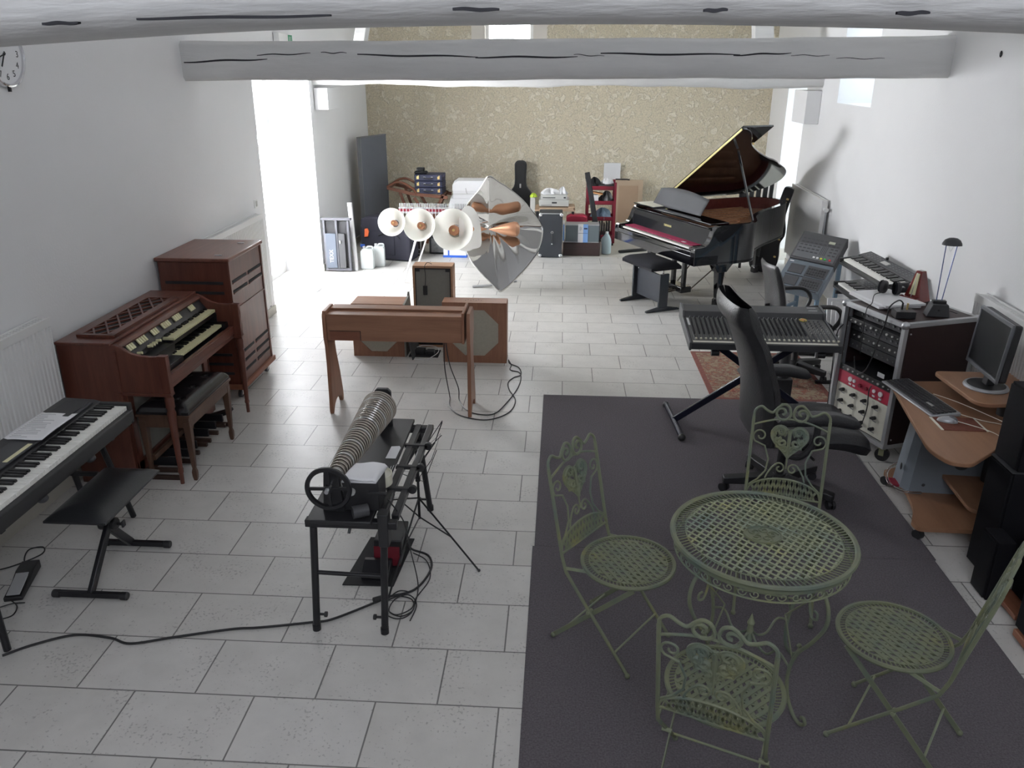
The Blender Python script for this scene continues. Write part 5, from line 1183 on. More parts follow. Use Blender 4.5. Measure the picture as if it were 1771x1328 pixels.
# radio in its box, red bag, long black box
t = thing('long_black_case', 'long low black case on the floor carrying the grey boxed radio', 'case', (.25, 5.24, 0))
b = MB(); b.box(-.245, .255, -.11, .13, 0, .178); b.build('case_body', BROWNPLY, t, bevel=.008)
b = MB(); b.box(-.245, .255, -.112, -.11, .10, .104); b.build('lid_seam', BLACK, t)
t = thing('boxed_radio', 'grey boxed stereo with a pale blue and white printed centre panel', 'box', (.26, 5.26, .179))
b = MB(); b.box(-.23, .225, -.10, .10, 0, .245); b.build('box_body', BLUEG, t, bevel=.003)
b = MB(); b.box(-.232, .227, -.102, .102, .232, .247); b.box(-.232, .227, -.102, .102, .0, .010); b.build('silver_trim', ALUM, t)
b = MB(); b.box(-.06, .01, -.106, -.10, .0, .25); b.build('print_white', PAPER, t)
b = MB(); b.box(.01, .075, -.106, -.10, .0, .25); b.build('print_blue', BLUEL, t)
b = MB(); b.box(.02, .065, -.1075, -.106, .18, .20); b.box(-.055, .07, -.1075, -.106, .125, .129); b.build('print_marks', NAVY, t)
for k in range(3):
    b = MB(); b.tube([(-.012-.012*k+.012*(1-cos(a)), -.107, .19+.03*sin(a)*(.7+.2*k)) for a in [(-1+.25*i)*1.0 for i in range(9)]], .0018, 5); b.build('print_arc', NAVY, t)
t = thing('framed_poster_edge', 'thin white framed picture on edge between the trunk and the boxed stereo', 'picture', (.005, 5.20, .0))
b = MB(); b.box(-.014, .014, -.04, .20, .178, .44); b.build('frame', PAPER, t, bevel=.002)
b = MB(); b.box(-.011, .011, -.0415, -.04, .20, .42); b.build('picture_strip', BLUEL, t)
b = MB(); b.prism([(.04, 0), (.33, 0), (.33, .47), (.28, .50), (.10, .50), (.04, .47)], 5.46, 5.62, 'y'); tag(b.build('red_bag', REDPANEL, bevel=.02, seg=3), 'dark red bag standing behind the boxed stereo', 'bag')
t = thing('water_bottle', 'large pale translucent plastic bottle on the floor left of the piano', 'bottle', (.60, 5.30, 0))
b = MB(); b.lathe([(.05, 0), (.062, .012), (.062, .17), (.058, .20), (.042, .245), (.022, .275), (.020, .285)], 24, sx=1.05, sy=.9); b.build('bottle_body', WATER, t)
b = MB(); b.cyl((0, 0, .283), (0, 0, .305), .022, n=16); b.build('cap', PAPER, t)
b = MB(); b.tube(smooth_path([(-.045, 0, .235), (-.065, 0, .20), (-.062, 0, .14)]), .010, 8); b.build('handle', WATER, t)
# burgundy plastic trolley
def trolley():
    t = thing('plastic_trolley', 'burgundy plastic shelf trolley full of odds and ends near the back wall', 'shelf', (.53, 6.0, 0))
    W2, D2 = .205, .16
    for z in (.10, .36, .585, .79):
        b = MB(); b.box(-W2, W2, -D2, D2, z, z+.012); b.box(-W2, W2, -D2, -D2+.01, z, z+.055); b.box(-W2, W2, D2-.01, D2, z, z+.055); b.box(-W2, -W2+.01, -D2, D2, z, z+.055); b.box(W2-.01, W2, -D2, D2, z, z+.055); b.build('tray', REDP, t, bevel=.004)
    for sx in (-1, 1):
        for sy in (-1, 1):
            b = MB(); b.prism([(-.02, 0.04), (.02, .04), (.016, .90), (-.016, .90)], -.006, .006, 'y', TR(sx*(W2-.012), sy*(D2+.006), 0)); b.build('upright', REDP, t, bevel=.003)
            b = MB(); b.cyl((sx*(W2-.02)-.01, sy*(D2-.02), .022), (sx*(W2-.02)+.01, sy*(D2-.02), .022), .022, n=14); b.build('caster', BLACK, t)
trolley()
crumple('cable_bundle', 'dark bundle of cables on the top tray of the burgundy trolley', (.42, 5.96, .803), .09, .09, .12, BLACKMATTE, 21, 'cables')
crumple('plastic_bag', 'crumpled white plastic bag on the top of the burgundy trolley', (.60, 6.0, .865), .09, .09, .06, PAPER, 22, 'bag')
b = MB(); b.box(.49, .70, 5.90, 6.10, .803, .862); tag(b.build('storage_box', GREYD, bevel=.006), 'dark box on the top tray of the burgundy trolley under the white bag', 'box')
t = thing('paper_carton', 'small white carton with an orange top on the burgundy trolley second tray', 'carton', (.43, 5.93, .598))
b = MB(); b.box(-.05, .06, -.07, .07, 0, .12); b.build('carton', PAPER, t, bevel=.002)
b = MB(); b.prism([(-.08, .155), (.12, .12), (.12, .135), (-.08, .17)], -.06, .06, 'y'); b.build('orange_card', ORANGEL, t)
crumple('dark_tool_heap', 'dark heap of tools at the right of the burgundy trolley second tray', (.60, 5.98, .598), .09, .09, .13, GREYD, 23, 'tools')
crumple('blue_grey_cables', 'blue grey coiled cables on the third tray of the burgundy trolley', (.55, 5.96, .373), .14, .10, .12, BLUEM, 24, 'cables')
b = MB()
for i in range(9): b.box(.38+i*.034, .40+i*.034, 5.90, 6.06, .113, .30+.02*(i % 3))
tag(b.build('folders', GREYD, bevel=.001), 'row of thin dark folders on the lowest tray of the burgundy trolley', 'folders')['kind'] = 'stuff'
b = MB(); b.bar((.31, 5.62, 1.06), (.50, 5.50, .12), .05, .07); b.prism([(.28, 1.05), (.33, 1.06), (.34, .96), (.29, .96)], 5.60, 5.66, 'y'); tag(b.build('long_instrument_bag', BLACKMATTE, bevel=.012, seg=3), 'long narrow black bag leaning against the front of the burgundy trolley', 'bag')
b = MB(); b.box(.597, .848, 6.80, 6.825, .82, 1.063); tag(b.build('white_board', CARDW, bevel=.001), 'small white board leaning on the stucco wall above the trolley', 'board')
t = thing('cabinet_door_panel', 'pale brown framed wooden panel leaning on the back wall right of the trolley', 'panel', (.97, 6.68, 0))
M = TR(0, 0, 0, rad(-3), 0, 0)
b = MB(); b.M = M; b.box(-.21, .22, -.01, .01, 0, .83); b.build('panel_board', CARDB, t)
b = MB(); b.M = M; b.box(-.21, -.14, -.02, -.01, 0, .83); b.box(.15, .22, -.02, -.01, 0, .83); b.box(-.14, .15, -.02, -.01, 0, .08); b.box(-.14, .15, -.02, -.01, .745, .83); b.build('panel_frame', MDF2, t)
b = MB(); b.tube([(.77, 6.655, .842), (.94, 6.655, .842), (.98, 6.640, .838)], .010, 8); tag(b.build('black_rod', BLACK), 'short black rod lying on top of the framed wooden panel', 'rod')
b = MB(); b.bar((.78, 5.36, .02), (1.18, 5.55, .02), .05, .035); tag(b.build('black_bar_case', BLACKMATTE, bevel=.01), 'black bar lying on the pale floor strip behind the piano bench', 'bar')
# black hard instrument case behind the piano tail
t = thing('hard_instrument_case', 'black hard instrument case with brass latches leaning behind the piano tail', 'case', (2.50, 4.42, 0))
M = RZ(rad(-20)) @ TR(0, 0, 0, 0, rad(13), 0)
half = [(0, 1.09), (.045, 1.08), (.06, 1.03), (.065, .75), (.12, .60), (.14, .50), (.12, .40), (.16, .25), (.17, .12), (.12, .02), (0, 0)]
prof = smooth_closed(half+[(-x, z) for x, z in reversed(half[1:-1])], 3)
b = MB(); b.M = M; b.prism(prof, -.05, .06, 'y'); b.build('case_shell', LACQD, t, bevel=.012, seg=3)
for x, z in ((.148, .24), (.10, .08), (.125, .46), (.055, .95)):
    b = MB(); b.M = M; b.cbox((x-.03, -.052, z), (.03, .008, .022)); b.build('latch', BRASS, t, bevel=.002)
t = thing('slatted_chair', 'black slatted chair back seen behind the piano under its raised lid', 'chair', (2.50, 4.98, 0))
for x in (-.17, -.085, 0, .085): 
    b = MB(); b.prism([(x-.03, .50), (x+.03, .50), (x+.045, 1.07), (x-.015, 1.03)], -.01, .01, 'y'); b.build('back_slat', BLACK, t, bevel=.003)
b = MB(); b.prism([(.14, .42), (.19, .42), (.20, 1.12), (.15, 1.10)], -.015, .015, 'y'); b.prism([(-.24, .42), (-.20, .42), (-.19, 1.02), (-.23, 1.01)], -.015, .015, 'y'); b.box(-.20, .15, -.012, .012, .50, .54); b.build('back_frame', BLACK, t, bevel=.003)
b = MB(); b.box(-.24, .19, -.42, .01, .40, .43); b.build('seat', BLACK, t, bevel=.005)
for x in (-.22, .17):
    for y in (-.40, 0):
        b = MB(); b.box(x-.015, x+.015, y-.015, y+.015, 0, .40); b.build('leg', BLACK, t)

# ================================================================ grand piano
def piano():
    t = thing('grand_piano', 'black grand piano with raised lid and red felt over the keys', 'piano', (.605, 3.82, 0), math.atan2(-.891, .453))
    W = 1.60
    rim = [(0, .30), (0, 1.0), (0, 1.60), (.03, 1.86), (.13, 2.04), (.30, 2.13), (.46, 2.11), (.60, 2.02), (.72, 1.86), (.84, 1.66), (.96, 1.44), (1.10, 1.22), (1.26, 1.02), (1.42, .90), (1.54, .80), (1.60, .66), (1.60, .30)]
    outer = [(v.x, v.y) for v in smooth_path([(a, b_, 0) for a, b_ in rim], 4)]
    def inset(P, d):
        out = []
        for i, p in enumerate(P):
            a = Vector(P[max(i-1, 0)]); c = Vector(P[min(i+1, len(P)-1)]); tg = (c-a).normalized(); nrm = Vector((tg.y, -tg.x)); q = Vector(p)+nrm*d; out.append((q.x, q.y))
        return out
    inner = inset(outer, .05)
    Z0, Z1 = .50, .90
    b = MB()
    n = len(outer)
    vs = [(x, y, Z0) for x, y in outer]+[(x, y, Z1) for x, y in outer]+[(x, y, Z0) for x, y in inner]+[(x, y, Z1) for x, y in inner]
    fs = []
    for i in range(n-1):
        fs += [(i, i+1, n+i+1, n+i), (n+i, n+i+1, 3*n+i+1, 3*n+i), (i, 2*n+i, 2*n+i+1, i+1)]
    fs += [(0, n, 3*n, 2*n), (n-1, 3*n-1, 4*n-1, 2*n-1)]
    b.add(vs, fs); b.build('rim', LACQ, t, angle=40)
    b = MB(); vs = [(x, y, z) for z in (Z0+.02, Z1-.004) for x, y in inner]; b.add(vs, [(i, n+i, n+i+1, i+1) for i in range(n-1)]); b.build('rim_inner_veneer', MAHOGR, t)
    b = MB(); b.prism(inner, .74, .76); b.build('iron_plate', SOUNDM, t)
    b = MB(); b.prism(outer, Z0-.01, Z0+.02); b.build('bottom_board', LACQ, t)
    rnd = random.Random(2)
    for i in range(9):
        x0 = .15+i*.15; b = MB()
        y1 = min(1.9-.11*i, 1.75) if i < 6 else 1.15-.1*(i-6)
        b.bar((x0, .45, .775+.002*(i % 3)), (x0*.75+.02, y1, .775), .05+.02*(i % 2), .03); b.build('plate_strut', SOUNDB, t, bevel=.003)
    b = MB(); b.bar((.1, .62, .80), (1.5, .55, .80), .10, .03); b.build('pin_block', SOUNDB, t, bevel=.003)
    # keyboard end: key bed, arms, fallboard
    b = MB(); b.box(0, W, -.0, .30, .50, .60); b.build('key_bed', LACQ, t, bevel=.006)
    for x0, x1 in ((0, .075), (W-.075, W)):
        cur = [(0.0, .50), (.33, .50), (.33, .90), (.30, .90), (.255, .885), (.215, .84), (.19, .77), (.165, .725), (.13, .70), (.09, .692), (0.02, .69), (.0, .675)]
        b = MB(); b.prism(cur, x0, x1, 'x'); b.build('arm', LACQ, t, bevel=.006, seg=3)
    b = MB(); b.box(.075, W-.075, .0, .022, .60, .645); b.build('key_slip', LACQ, t, bevel=.004)
    piano_keys(t, Matrix.Translation((.14, .17, .672)), 52, W-.28, .145, name='white_keys')
    b = MB(); b.box(.075, .14, .022, .17, .60, .675); b.box(W-.14, W-.075, .022, .17, .60, .675); b.build('key_block', LACQ, t, bevel=.003)
    b = MB(); b.box(.14, W-.14, .052, .185, .685, .690); b.build('felt_key_cover', REDF, t)
    b = MB(); b.box(W-.36, W-.30, .075, .105, .6905, .692); b.build('paper_tag', PAPER, t)
    b = MB(); b.prism([(.175, .68), (.20, .68), (.225, .80), (.25, .86), (.225, .86), (.20, .80)], .075, W-.075, 'x'); b.build('fallboard', LACQ, t, bevel=.003)
    b = MB(); b.prism([(.20, .86), (.26, .86), (.26, .875), (.20, .875)], .075, W-.075, 'x'); b.build('fallboard_lip', LACQ, t, bevel=.003)
    text_mesh('maker_name', 'YAMAHA', .036, GOLDW, t, TR(.80, .1925, .775, rad(78), 0, 0), .0008)
    # folded front lid flap area and music desk
    b = MB(); b.box(.0, .42, .24, .66, .902, .918); b.build('front_shelf', LACQ, t, bevel=.004)
    b = MB(); b.box(.03, .40, .27, .63, .9185, .921); b.build('music_on_shelf', CREAMP, t)
    b = MB(); b.box(.42, 1.50, .24, .48, .885, .905); b.build('desk_slide', LACQ, t, bevel=.004)
    def desk(u, v):
        x = .13+1.0*u; z = .918+(.165+.05*sin(PI*u))*v; return (x, .38+.10*v+(.05 if u < .42 else 0)*(1-u/.42)+.0, z)
    b = MB(); b.grid(desk, 24, 6); b.build('music_desk_cover', BLACKGREY, t, solid=.006)
    # lid hinged on the bass side
    th = rad(33.5); hz = .925
    L = Matrix.Translation((0, 0, hz)) @ Euler((0, -th, 0)).to_matrix().to_4x4()
    ol = [(x, y) for x, y in outer if y >= .66]
    ol = [(0, .66)]+ol+[(W, .66)]
    big = [(x+(.018 if x > .8 else (-.0)), y+(.02 if y > 1.6 else 0)) for x, y in ol]
    b = MB(); b.M = L; b.prism(big, 0, .022); b.build('lid', LACQL, t, bevel=.004)
    b = MB(); b.M = L; b.box(0.01, W, .652, .66, 0, .022); b.build('lid_edge_strip', GOLDW, t)
    b = MB(); b.M = L; b.box(0, W+.015, .67, 1.06, .024, .044); b.build('folded_front_flap', LACQ, t, bevel=.004)
    b = MB(); b.cyl((1.50, .78, .90), (1.50*.78*cos(th)+.02, .90, hz+1.50*.78*sin(th)), .013, n=10); b.build('lid_prop', LACQ, t)
    b = MB(); b.M = L; b.ball((1.32, 1.0, -.006), .014); b.build('prop_cup', BRASS, t)
    # legs
    def leg(x, y, nm):
        g = MB(); g.lathe([(.045, .0), (.052, .01), (.052, .075), (.040, .085), (.038, .10), (.062, .40), (.075, .46), (.075, .50)], 4, TR(x, y, 0, 0, 0, PI/4)); g.build('leg', LACQ, t, bevel=.006)
        g = MB(); g.prism([(-.17, .50), (-.15, .485), (-.10, .45), (-.06, .38), (.06, .38), (.12, .45), (.17, .49), (.19, .50)], -.05, .05, 'y', TR(x, y, 0, 0, 0, PI/2)); g.build('leg_bracket', LACQ, t, bevel=.006)
    leg(1.46, .44, 'leg'); leg(.15, .44, 'leg'); leg(.36, 1.85, 'leg')
    for x in (.72, .92):
        b = MB(); b.box(x-.025, x+.025, .36, .40, .09, .50); b.build('lyre_post', LACQ, t, bevel=.004)
    b = MB(); b.box(.66, 1.0, .30, .44, .04, .11); b.build('lyre_box', LACQ, t, bevel=.01)
    for x in (.75, .82, .89):
        b = MB(); b.prism([(.30, .05), (.30, .065), (.16, .055), (.14, .04), (.16, .035)], x-.013, x+.013, 'x'); b.build('pedal', BRASSD, t, bevel=.002)
    b = MB(); b.cyl((.98, .42, .06), (1.10, .90, .50), .007); b.build('lyre_brace', BRASSD, t)
    b = MB(); b.cyl((.70, .42, .06), (.60, .90, .50), .007); b.build('lyre_brace', BRASSD, t)
piano()
def piano_bench():
    t = thing('piano_bench', 'black adjustable piano bench with padded velvet top before the grand piano', 'bench', (.605+.453*1.14-.891*.21, 3.82-.891*1.14-.453*.21, 0), math.atan2(-.891, .453))
    w, d = .26, .175
    for s in (-1, 1):
        b = MB(); b.box(s*w-.012, s*w+.012, -.055, .055, .03, .40); b.build('side_post', LACQB, t, bevel=.003)
        b = MB(); b.prism([(-d-.03, .0), (d+.03, .0), (d+.03, .018), (.06, .045), (-.06, .045), (-d-.03, .018)], s*w-.018, s*w+.018, 'x'); b.build('foot', LACQB, t, bevel=.006)
        b = MB(); b.cyl((s*(w-.03), 0, .36), (s*(w-.03), 0, .46), .015); b.build('lift_rod', CHROME, t)
    b = MB(); b.box(-w+.012, w-.012, -.012, .012, .075, .375); b.build('centre_panel', LACQB, t, bevel=.003)
    def f(u, v):
        e = min(min(u, 1-u)*.58, min(v, 1-v)*.37); return (-.29+.58*u, -.185+.37*v, .475+.055*(1-math.exp(-e*28)))
    b = MB(); b.grid(f, 24, 18); b.box(-.29, .29, -.185, .185, .445, .4755); b.build('seat_cushion', FABRIC, t, angle=70)
piano_bench()
RUGB = mat('rug_border_red', (0.19, 0.065, 0.05), 0.95, var=0.5, scale=45)
GREYDD = mat('desk_cheek_grey', (0.085, 0.088, 0.092), 0.5)
YELLT = mat('yellow_tape', (0.62, 0.52, 0.12), 0.6)
BLACKB = mat('black_gloss_tube', (0.02, 0.022, 0.04), 0.25, metal=.3)
GREYM2 = mat('mixer_face_grey', (0.115, 0.12, 0.13), 0.5)
LCD = mat('lcd_window', (0.45, 0.47, 0.36), 0.4)
CREAMD = mat('panel_print_grey', (0.52, 0.50, 0.43), 0.6)
OLIVE = mat('zinc_fork', (0.35, 0.36, 0.22), 0.4, metal=.5)
METRED = wood('red_lacquered_wood', (0.13, 0.018, 0.018), (0.19, 0.03, 0.025), 0.25, axis=2, coat=.4)
BLUEROD = mat('blue_steel_rod', (0.05, 0.08, 0.20), 0.3, metal=.4)
GREENG = mat('pale_green_badge', (0.28, 0.40, 0.38), 0.3)
# ================================================================ floor coverings
b = MB(); b.box(-.146, 1.955, -2.148, .018, 0, .007); o = b.build('carpet', CARPET, bevel=.002); tag(o, 'dark grey carpet, the far length of the two laid end to end', 'carpet')
b = MB(); b.box(-.156, 1.945, -5.6, -2.151, 0, .007); o = b.build('carpet', CARPET, bevel=.002); tag(o, 'dark grey carpet, the near length under the garden table and chairs', 'carpet')
t = thing('oriental_rug', 'red and orange oriental rug on the tiles under the mixing desk', 'rug', (1.64, .60, 0), rad(0))
b = MB(); b.box(-.47, .46, -.575, .55, 0, .006); b.build('rug_field', RUG, t)
b = MB()
for x0, x1, y0, y1 in ((-.48, -.44, -.585, .56), (.43, .47, -.585, .56), (-.44, .43, -.585, -.545), (-.44, .43, .52, .56)): b.box(x0, x1, y0, y1, 0, .0065)
b.build('rug_border', RUGB, t)
b = MB(); b.box(-.48, .47, -.597, -.585, 0, .004); b.box(-.48, .47, .56, .572, 0, .004); b.build('rug_fringe', PAPER, t)

# ================================================================ mixing desk
FACEP = mat('desk_face_grey', (0.15, 0.15, 0.142), 0.6)
def mixer():
    t = thing('mixing_desk', 'long dark grey mixing desk with rows of knobs and white faders', 'mixer', (1.29, -.58, .74))
    tilt = rad(6); W = .94; D = .56
    M = TR(0, -.27, .0, tilt, 0, rad(-.5))
    b = MB(); b.M = M; b.prism([(0, -.045), (D, -.045), (D, .05), (D-.13, .05), (D-.15, .012), (0, 0)], -W/2, W/2, 'x'); b.build('chassis', GREYD, t, bevel=.004)
    for s in (-1, 1):
        b = MB(); b.M = M; b.prism([(-.005, -.05), (D+.01, -.05), (D+.01, .058), (D-.14, .058), (D-.16, .018), (-.005, .006)], s*(W/2+.008)-.008, s*(W/2+.008)+.008, 'x')
        b.build('end_cheek', GREYDD, t, bevel=.004)
    b = MB(); b.M = M; b.prism([(.004, .0002), (D-.152, .0125), (D-.152, .0145), (.004, .0022)], -W/2+.006, W/2-.006, 'x'); b.build('face_plate', FACEP, t)
    b = MB(); b.M = M; b.box(-W/2+.01, W/2-.01, .012, .035, .003, .0045); b.build('scribble_strip', CREAMP, t)
    n = 24; p = (W*.80)/n; x0 = -W/2+.03
    b = MB(); b.M = M
    for i in range(n+5): b.box(x0+i*p-.008, x0+i*p-.007, .04, D-.16, .001+.0009*0, .0132-.0) if False else b.box(x0+i*p-.0095, x0+i*p-.008, .04, D-.16, .006, .0145)
    b.build('channel_lines', GREYM, t)
    knob = MB()
    for i in range(n):
        for j in range(13):
            y = .135+j*.0205; knob.M = M @ Matrix.Translation((x0+i*p+.004, y, .003+.024*y/D)); knob.lathe([(.0052, 0), (.0044, .017)], 7)
    o = knob.build('channel_knobs', GREYD, t); o['kind'] = 'stuff'
    k = MB()
    for i in range(n+1):
        k.M = M @ Matrix.Translation((x0+i*p+.004, .135+13*.0205, .014)); k.lathe([(.004, 0), (.003, .012)], 6)
    o = k.build('gain_knobs', PAPER, t); o['kind'] = 'stuff'
    sl = MB(); fc = MB()
    for i in range(n+6):
        x = x0+i*p+.004; sl.M = M; sl.box(x-.0015, x+.0015, .045, .115, .008, .0095) if False else sl.box(x-.0018, x+.0018, .05, .125, .003, .0062)
        fc.M = M; fc.box(x-.006, x+.006, .052, .068, .004, .014)
    o = sl.build('fader_slots', BLACK, t); o['kind'] = 'stuff'
    o = fc.build('fader_caps', CREAMKEY, t, bevel=.001, seg=1); o['kind'] = 'stuff'
    k = MB()
    for i in range(5):
        for j in range(3): k.M = M @ Matrix.Translation((W/2-.15+i*.028, .15+j*.035, .008)) @ Euler((.4, 0, 0)).to_matrix().to_4x4(); k.cbox((0, 0, .012), (.004, .004, .026))
    o = k.build('master_toggles', GREYL, t); o['kind'] = 'stuff'
    k = MB()
    for i in range(4):
        for j in range(4): k.M = M @ Matrix.Translation((W/2-.14+i*.03, .26+j*.035, .010)); k.lathe([(.0055, 0), (.0045, .015)], 8)
    o = k.build('master_knobs', GREYM, t); o['kind'] = 'stuff'
    b = MB(); b.M = M @ Matrix.Translation((W/2-.145, D-.175, .018)); b.disc((0, 0, 0), .026, .004, 24); b.build('yellow_tape_roll', YELLT, t)
    b = MB(); b.M = M @ Matrix.Translation((W/2-.145, D-.175, .022)); b.disc((0, 0, 0), .015, .0015, 20); b.build('tape_centre', ORANGEL, t)
    b = MB(); b.M = M; b.box(W/2-.09, W/2-.03, D-.035, D-.030, .051, .0525); b.box(W/2-.09, W/2-.03, D-.085, D-.080, .051, .0525); b.box(-W/2+.008, -W/2+.022, D-.30, D-.18, .018, .019); b.build('white_labels', PAPER, t)
mixer()
def mixer_stand():
    t = thing('crossed_tube_stand', 'black crossed tube stand carrying the long mixing desk', 'stand', (1.25, -.45, 0))
    O = Matrix.Translation((-1.25, .45, 0))
    def B(): b = MB(); b.M = O.copy(); return b
    b = B(); b.cyl((.783, -.18, .034), (.822, -.76, .034), .020, n=14); b.build('foot_bar', BLACKB, t, bevel=.004)
    for p in ((.783, -.18), (.822, -.76)):
        b = B(); b.ball((p[0], p[1], .03), .027); b.build('foot_cap', BLACK, t)
    b = B(); b.bar((.803, -.47, .035), (1.66, -.47, .655), .028, .045); b.build('cross_tube', BLACKB, t, bevel=.005)
    b = B(); b.bar((.98, -.43, .655), (1.84, -.43, .035), .028, .045); b.build('cross_tube', BLACKB, t, bevel=.005)
    b = B(); b.cyl((1.84, -.18, .034), (1.84, -.76, .034), .020, n=14); b.build('foot_bar', BLACKB, t, bevel=.004)
    b = B(); b.cyl((1.32, -.50, .385), (1.32, -.38, .385), .03, n=18); b.build('pivot', BLACK, t)
    for x in (.98, 1.66):
        b = B(); b.bar((x, -.80, .675), (x, -.30, .715), .03, .03); b.build('top_arm', BLACKB, t, bevel=.004)
        b = B(); b.cyl((x-.02, -.79, .66), (x+.03, -.79, .66), .022, n=14); b.build('arm_knob', BLACK, t)
mixer_stand()
t = thing('floor_post', 'thick black upright post on a foot standing under the mixing desk', 'post', (1.66, -.05, .007))
b = MB(); b.box(-.07, .06, -.06, .06, 0, .22); b.build('foot_block', BLACK, t, bevel=.006)
b = MB(); b.cyl((0, 0, .22), (0, 0, .63), .040, n=22); b.build('post_tube', GREYD, t)

# ================================================================ swivel chair bases
def star_base(t, r, z0, n=5, a0=0.0, col=BLACK, legz=(.085, .075)):
    for i in range(n):
        a = a0+2*PI*i/n; c, s = cos(a), sin(a)
        b = MB(); b.add([(p*c-q*s, p*s+q*c, z) for p, q, z in ((.03, -.036, legz[0]+.04), (.03, .036, legz[0]+.04), (r, .027, legz[1]+.022), (r, -.027, legz[1]+.022), (.03, -.03, legz[0]-.025), (.03, .03, legz[0]-.025), (r, .024, legz[1]-.02), (r, -.024, legz[1]-.02))],
            [(0, 1, 2, 3), (7, 6, 5, 4), (0, 4, 5, 1), (3, 2, 6, 7), (1, 5, 6, 2), (0, 3, 7, 4)]); b.build('base_arm', col, t, bevel=.005)
        b = MB(); M = TR(r*c*.97, r*s*.97, 0, 0, 0, a+.7); b.M = M
        b.cyl((-.022, 0, .026), (-.006, 0, .026), .026, n=18); b.cyl((.006, 0, .026), (.022, 0, .026), .026, n=18); b.cyl((-.006, 0, .026), (.006, 0, .026), .009); b.cyl((0, 0, .035), (0, 0, .06), .008); b.build('caster', BLACK, t)
    b = MB(); b.cyl((0, 0, .07), (0, 0, .13), .045, .035, 20); b.cyl((0, 0, .13), (0, 0, z0), .024, n=18); b.build('gas_column', BLACK, t)
def pad(name, parent, fn, m, nu=26, nv=26, thick=.07):
    """padded slab: fn(u,v) -> centre point, normal offset handled by caller giving two sides"""
    b = MB(); b.grid(lambda u, v: fn(u, v, 1), nu, nv); b.grid(lambda u, v: fn(u, v, -1), nu, nv)
    return b.build(name, m, parent, angle=80)
def leather_chair():
    t = thing('leather_office_chair', 'black leather high backed office chair on the carpet facing the rack', 'chair', (1.30, -1.46, .007), rad(4))
    star_base(t, .33, .40, 5, rad(32))
    def e(u): return (1-abs(2*u-1)**4)**.5 if abs(2*u-1) < 1 else 0
    def seat(u, v, s):
        x = -.19+.60*u; y = -.26+.52*v; th = (.058+.045*max(0, u-.6)*2)*(e(u)**.55)*(e(v)**.6)
        z = .425+.02*(2*v-1)**2-.05*max(0, u-.7)*3.3*max(0, u-.7)*3.3+(.02 if u > .7 else 0)*0
        return (x, y, z+s*th+(.006*sin(u*22)*(.5 if s > 0 else 0)))
    pad('seat_cushion', t, seat, LEATHER, 30, 24)
    def back(u, v, s):
        q = u                                     # 0 bottom, 1 top
        y = (-.27+.54*v)*(1-.06*q)
        z = .42+.80*q
        x = -.19-.13*q-.05*sin(PI*min(1, q*1.15))*(-1)*.9-.08*q*q+.02*(2*v-1)**2
        if q > .86: x -= -.0; 
        th = .058*(e(.04+.96*q*.98)**.5)*(e(v)**.5)
        if q > .80: th += .022*sin(PI*min(1, (q-.80)/.2))*(e(v)**.5)
        th += .004*sin(q*20)*(s > 0)
        return (x+s*th, y, z)
    pad('backrest', t, back, LEATHER, 40, 26)
    for sy in (-1, 1):
        y = sy*.375
        def arm(u, v, s):
            x = -.20+.45*u; yy = y-.045+.09*v; th = .034*(e(u)**.5)*(e(v)**.6)
            z = .635+.012*sin(PI*u)-.03*max(0, u-.7)*2
            return (x, yy, z+s*th)
        pad('armrest_pad', t, arm, LEATHER, 24, 14)
        b = MB(); b.tube(smooth_path([(-.10, y*.70, .39), (-.04, y*.95, .41), (.02, y, .50), (.03, y, .61)]), .018, 10); b.build('armrest_bracket', BLACK, t)
    b = MB(); b.box(-.15, .15, -.12, .12, .345, .375); b.build('seat_mechanism', BLACK, t, bevel=.01)
    b = MB(); b.tube([(.05, -.12, .36), (.08, -.27, .35)], .008, 8); b.build('lever', BLACK, t)
leather_chair()
def task_chair():
    t = thing('task_chair', 'black task chair with looped plastic armrests behind the mixing desk', 'chair', (1.93, .62, .006), rad(8))
    star_base(t, .28, .42, 5, rad(20))
    def e(u): return (1-abs(2*u-1)**4)**.5 if abs(2*u-1) < 1 else 0
    pad('seat_cushion', t, lambda u, v, s: (-.20+.42*u, -.22+.44*v, .45+s*.035*(e(u)**.6)*(e(v)**.6)), FABRIC, 20, 20)
    def back(u, v, s):
        z = .50+.46*u; y = (-.20+.40*v)*(1-.15*u*u); x = -.24-.10*u*u+.03*(2*v-1)**2
        return (x+s*.028*(e(u)**.6)*(e(v)**.5), y, z)
    pad('backrest', t, back, LEATHER, 26, 20)
    b = MB(); b.bar((-.05, 0, .40), (-.26, 0, .42), .06, .02); b.bar((-.26, 0, .41), (-.28, 0, .62), .02, .06); b.build('back_bracket', BLACK, t, bevel=.004)
    for sy in (-1, 1):
        pts = [(.10, sy*.22, .41), (.16, sy*.27, .48), (.20, sy*.29, .58), (.14, sy*.30, .655), (.0, sy*.30, .665), (-.13, sy*.30, .65), (-.17, sy*.29, .60), (-.12, sy*.28, .54), (.0, sy*.26, .47), (.05, sy*.23, .42)]
        b = MB(); b.tube(smooth_path(pts), .017, 10); b.build('loop_armrest', BLACK, t)
task_chair()

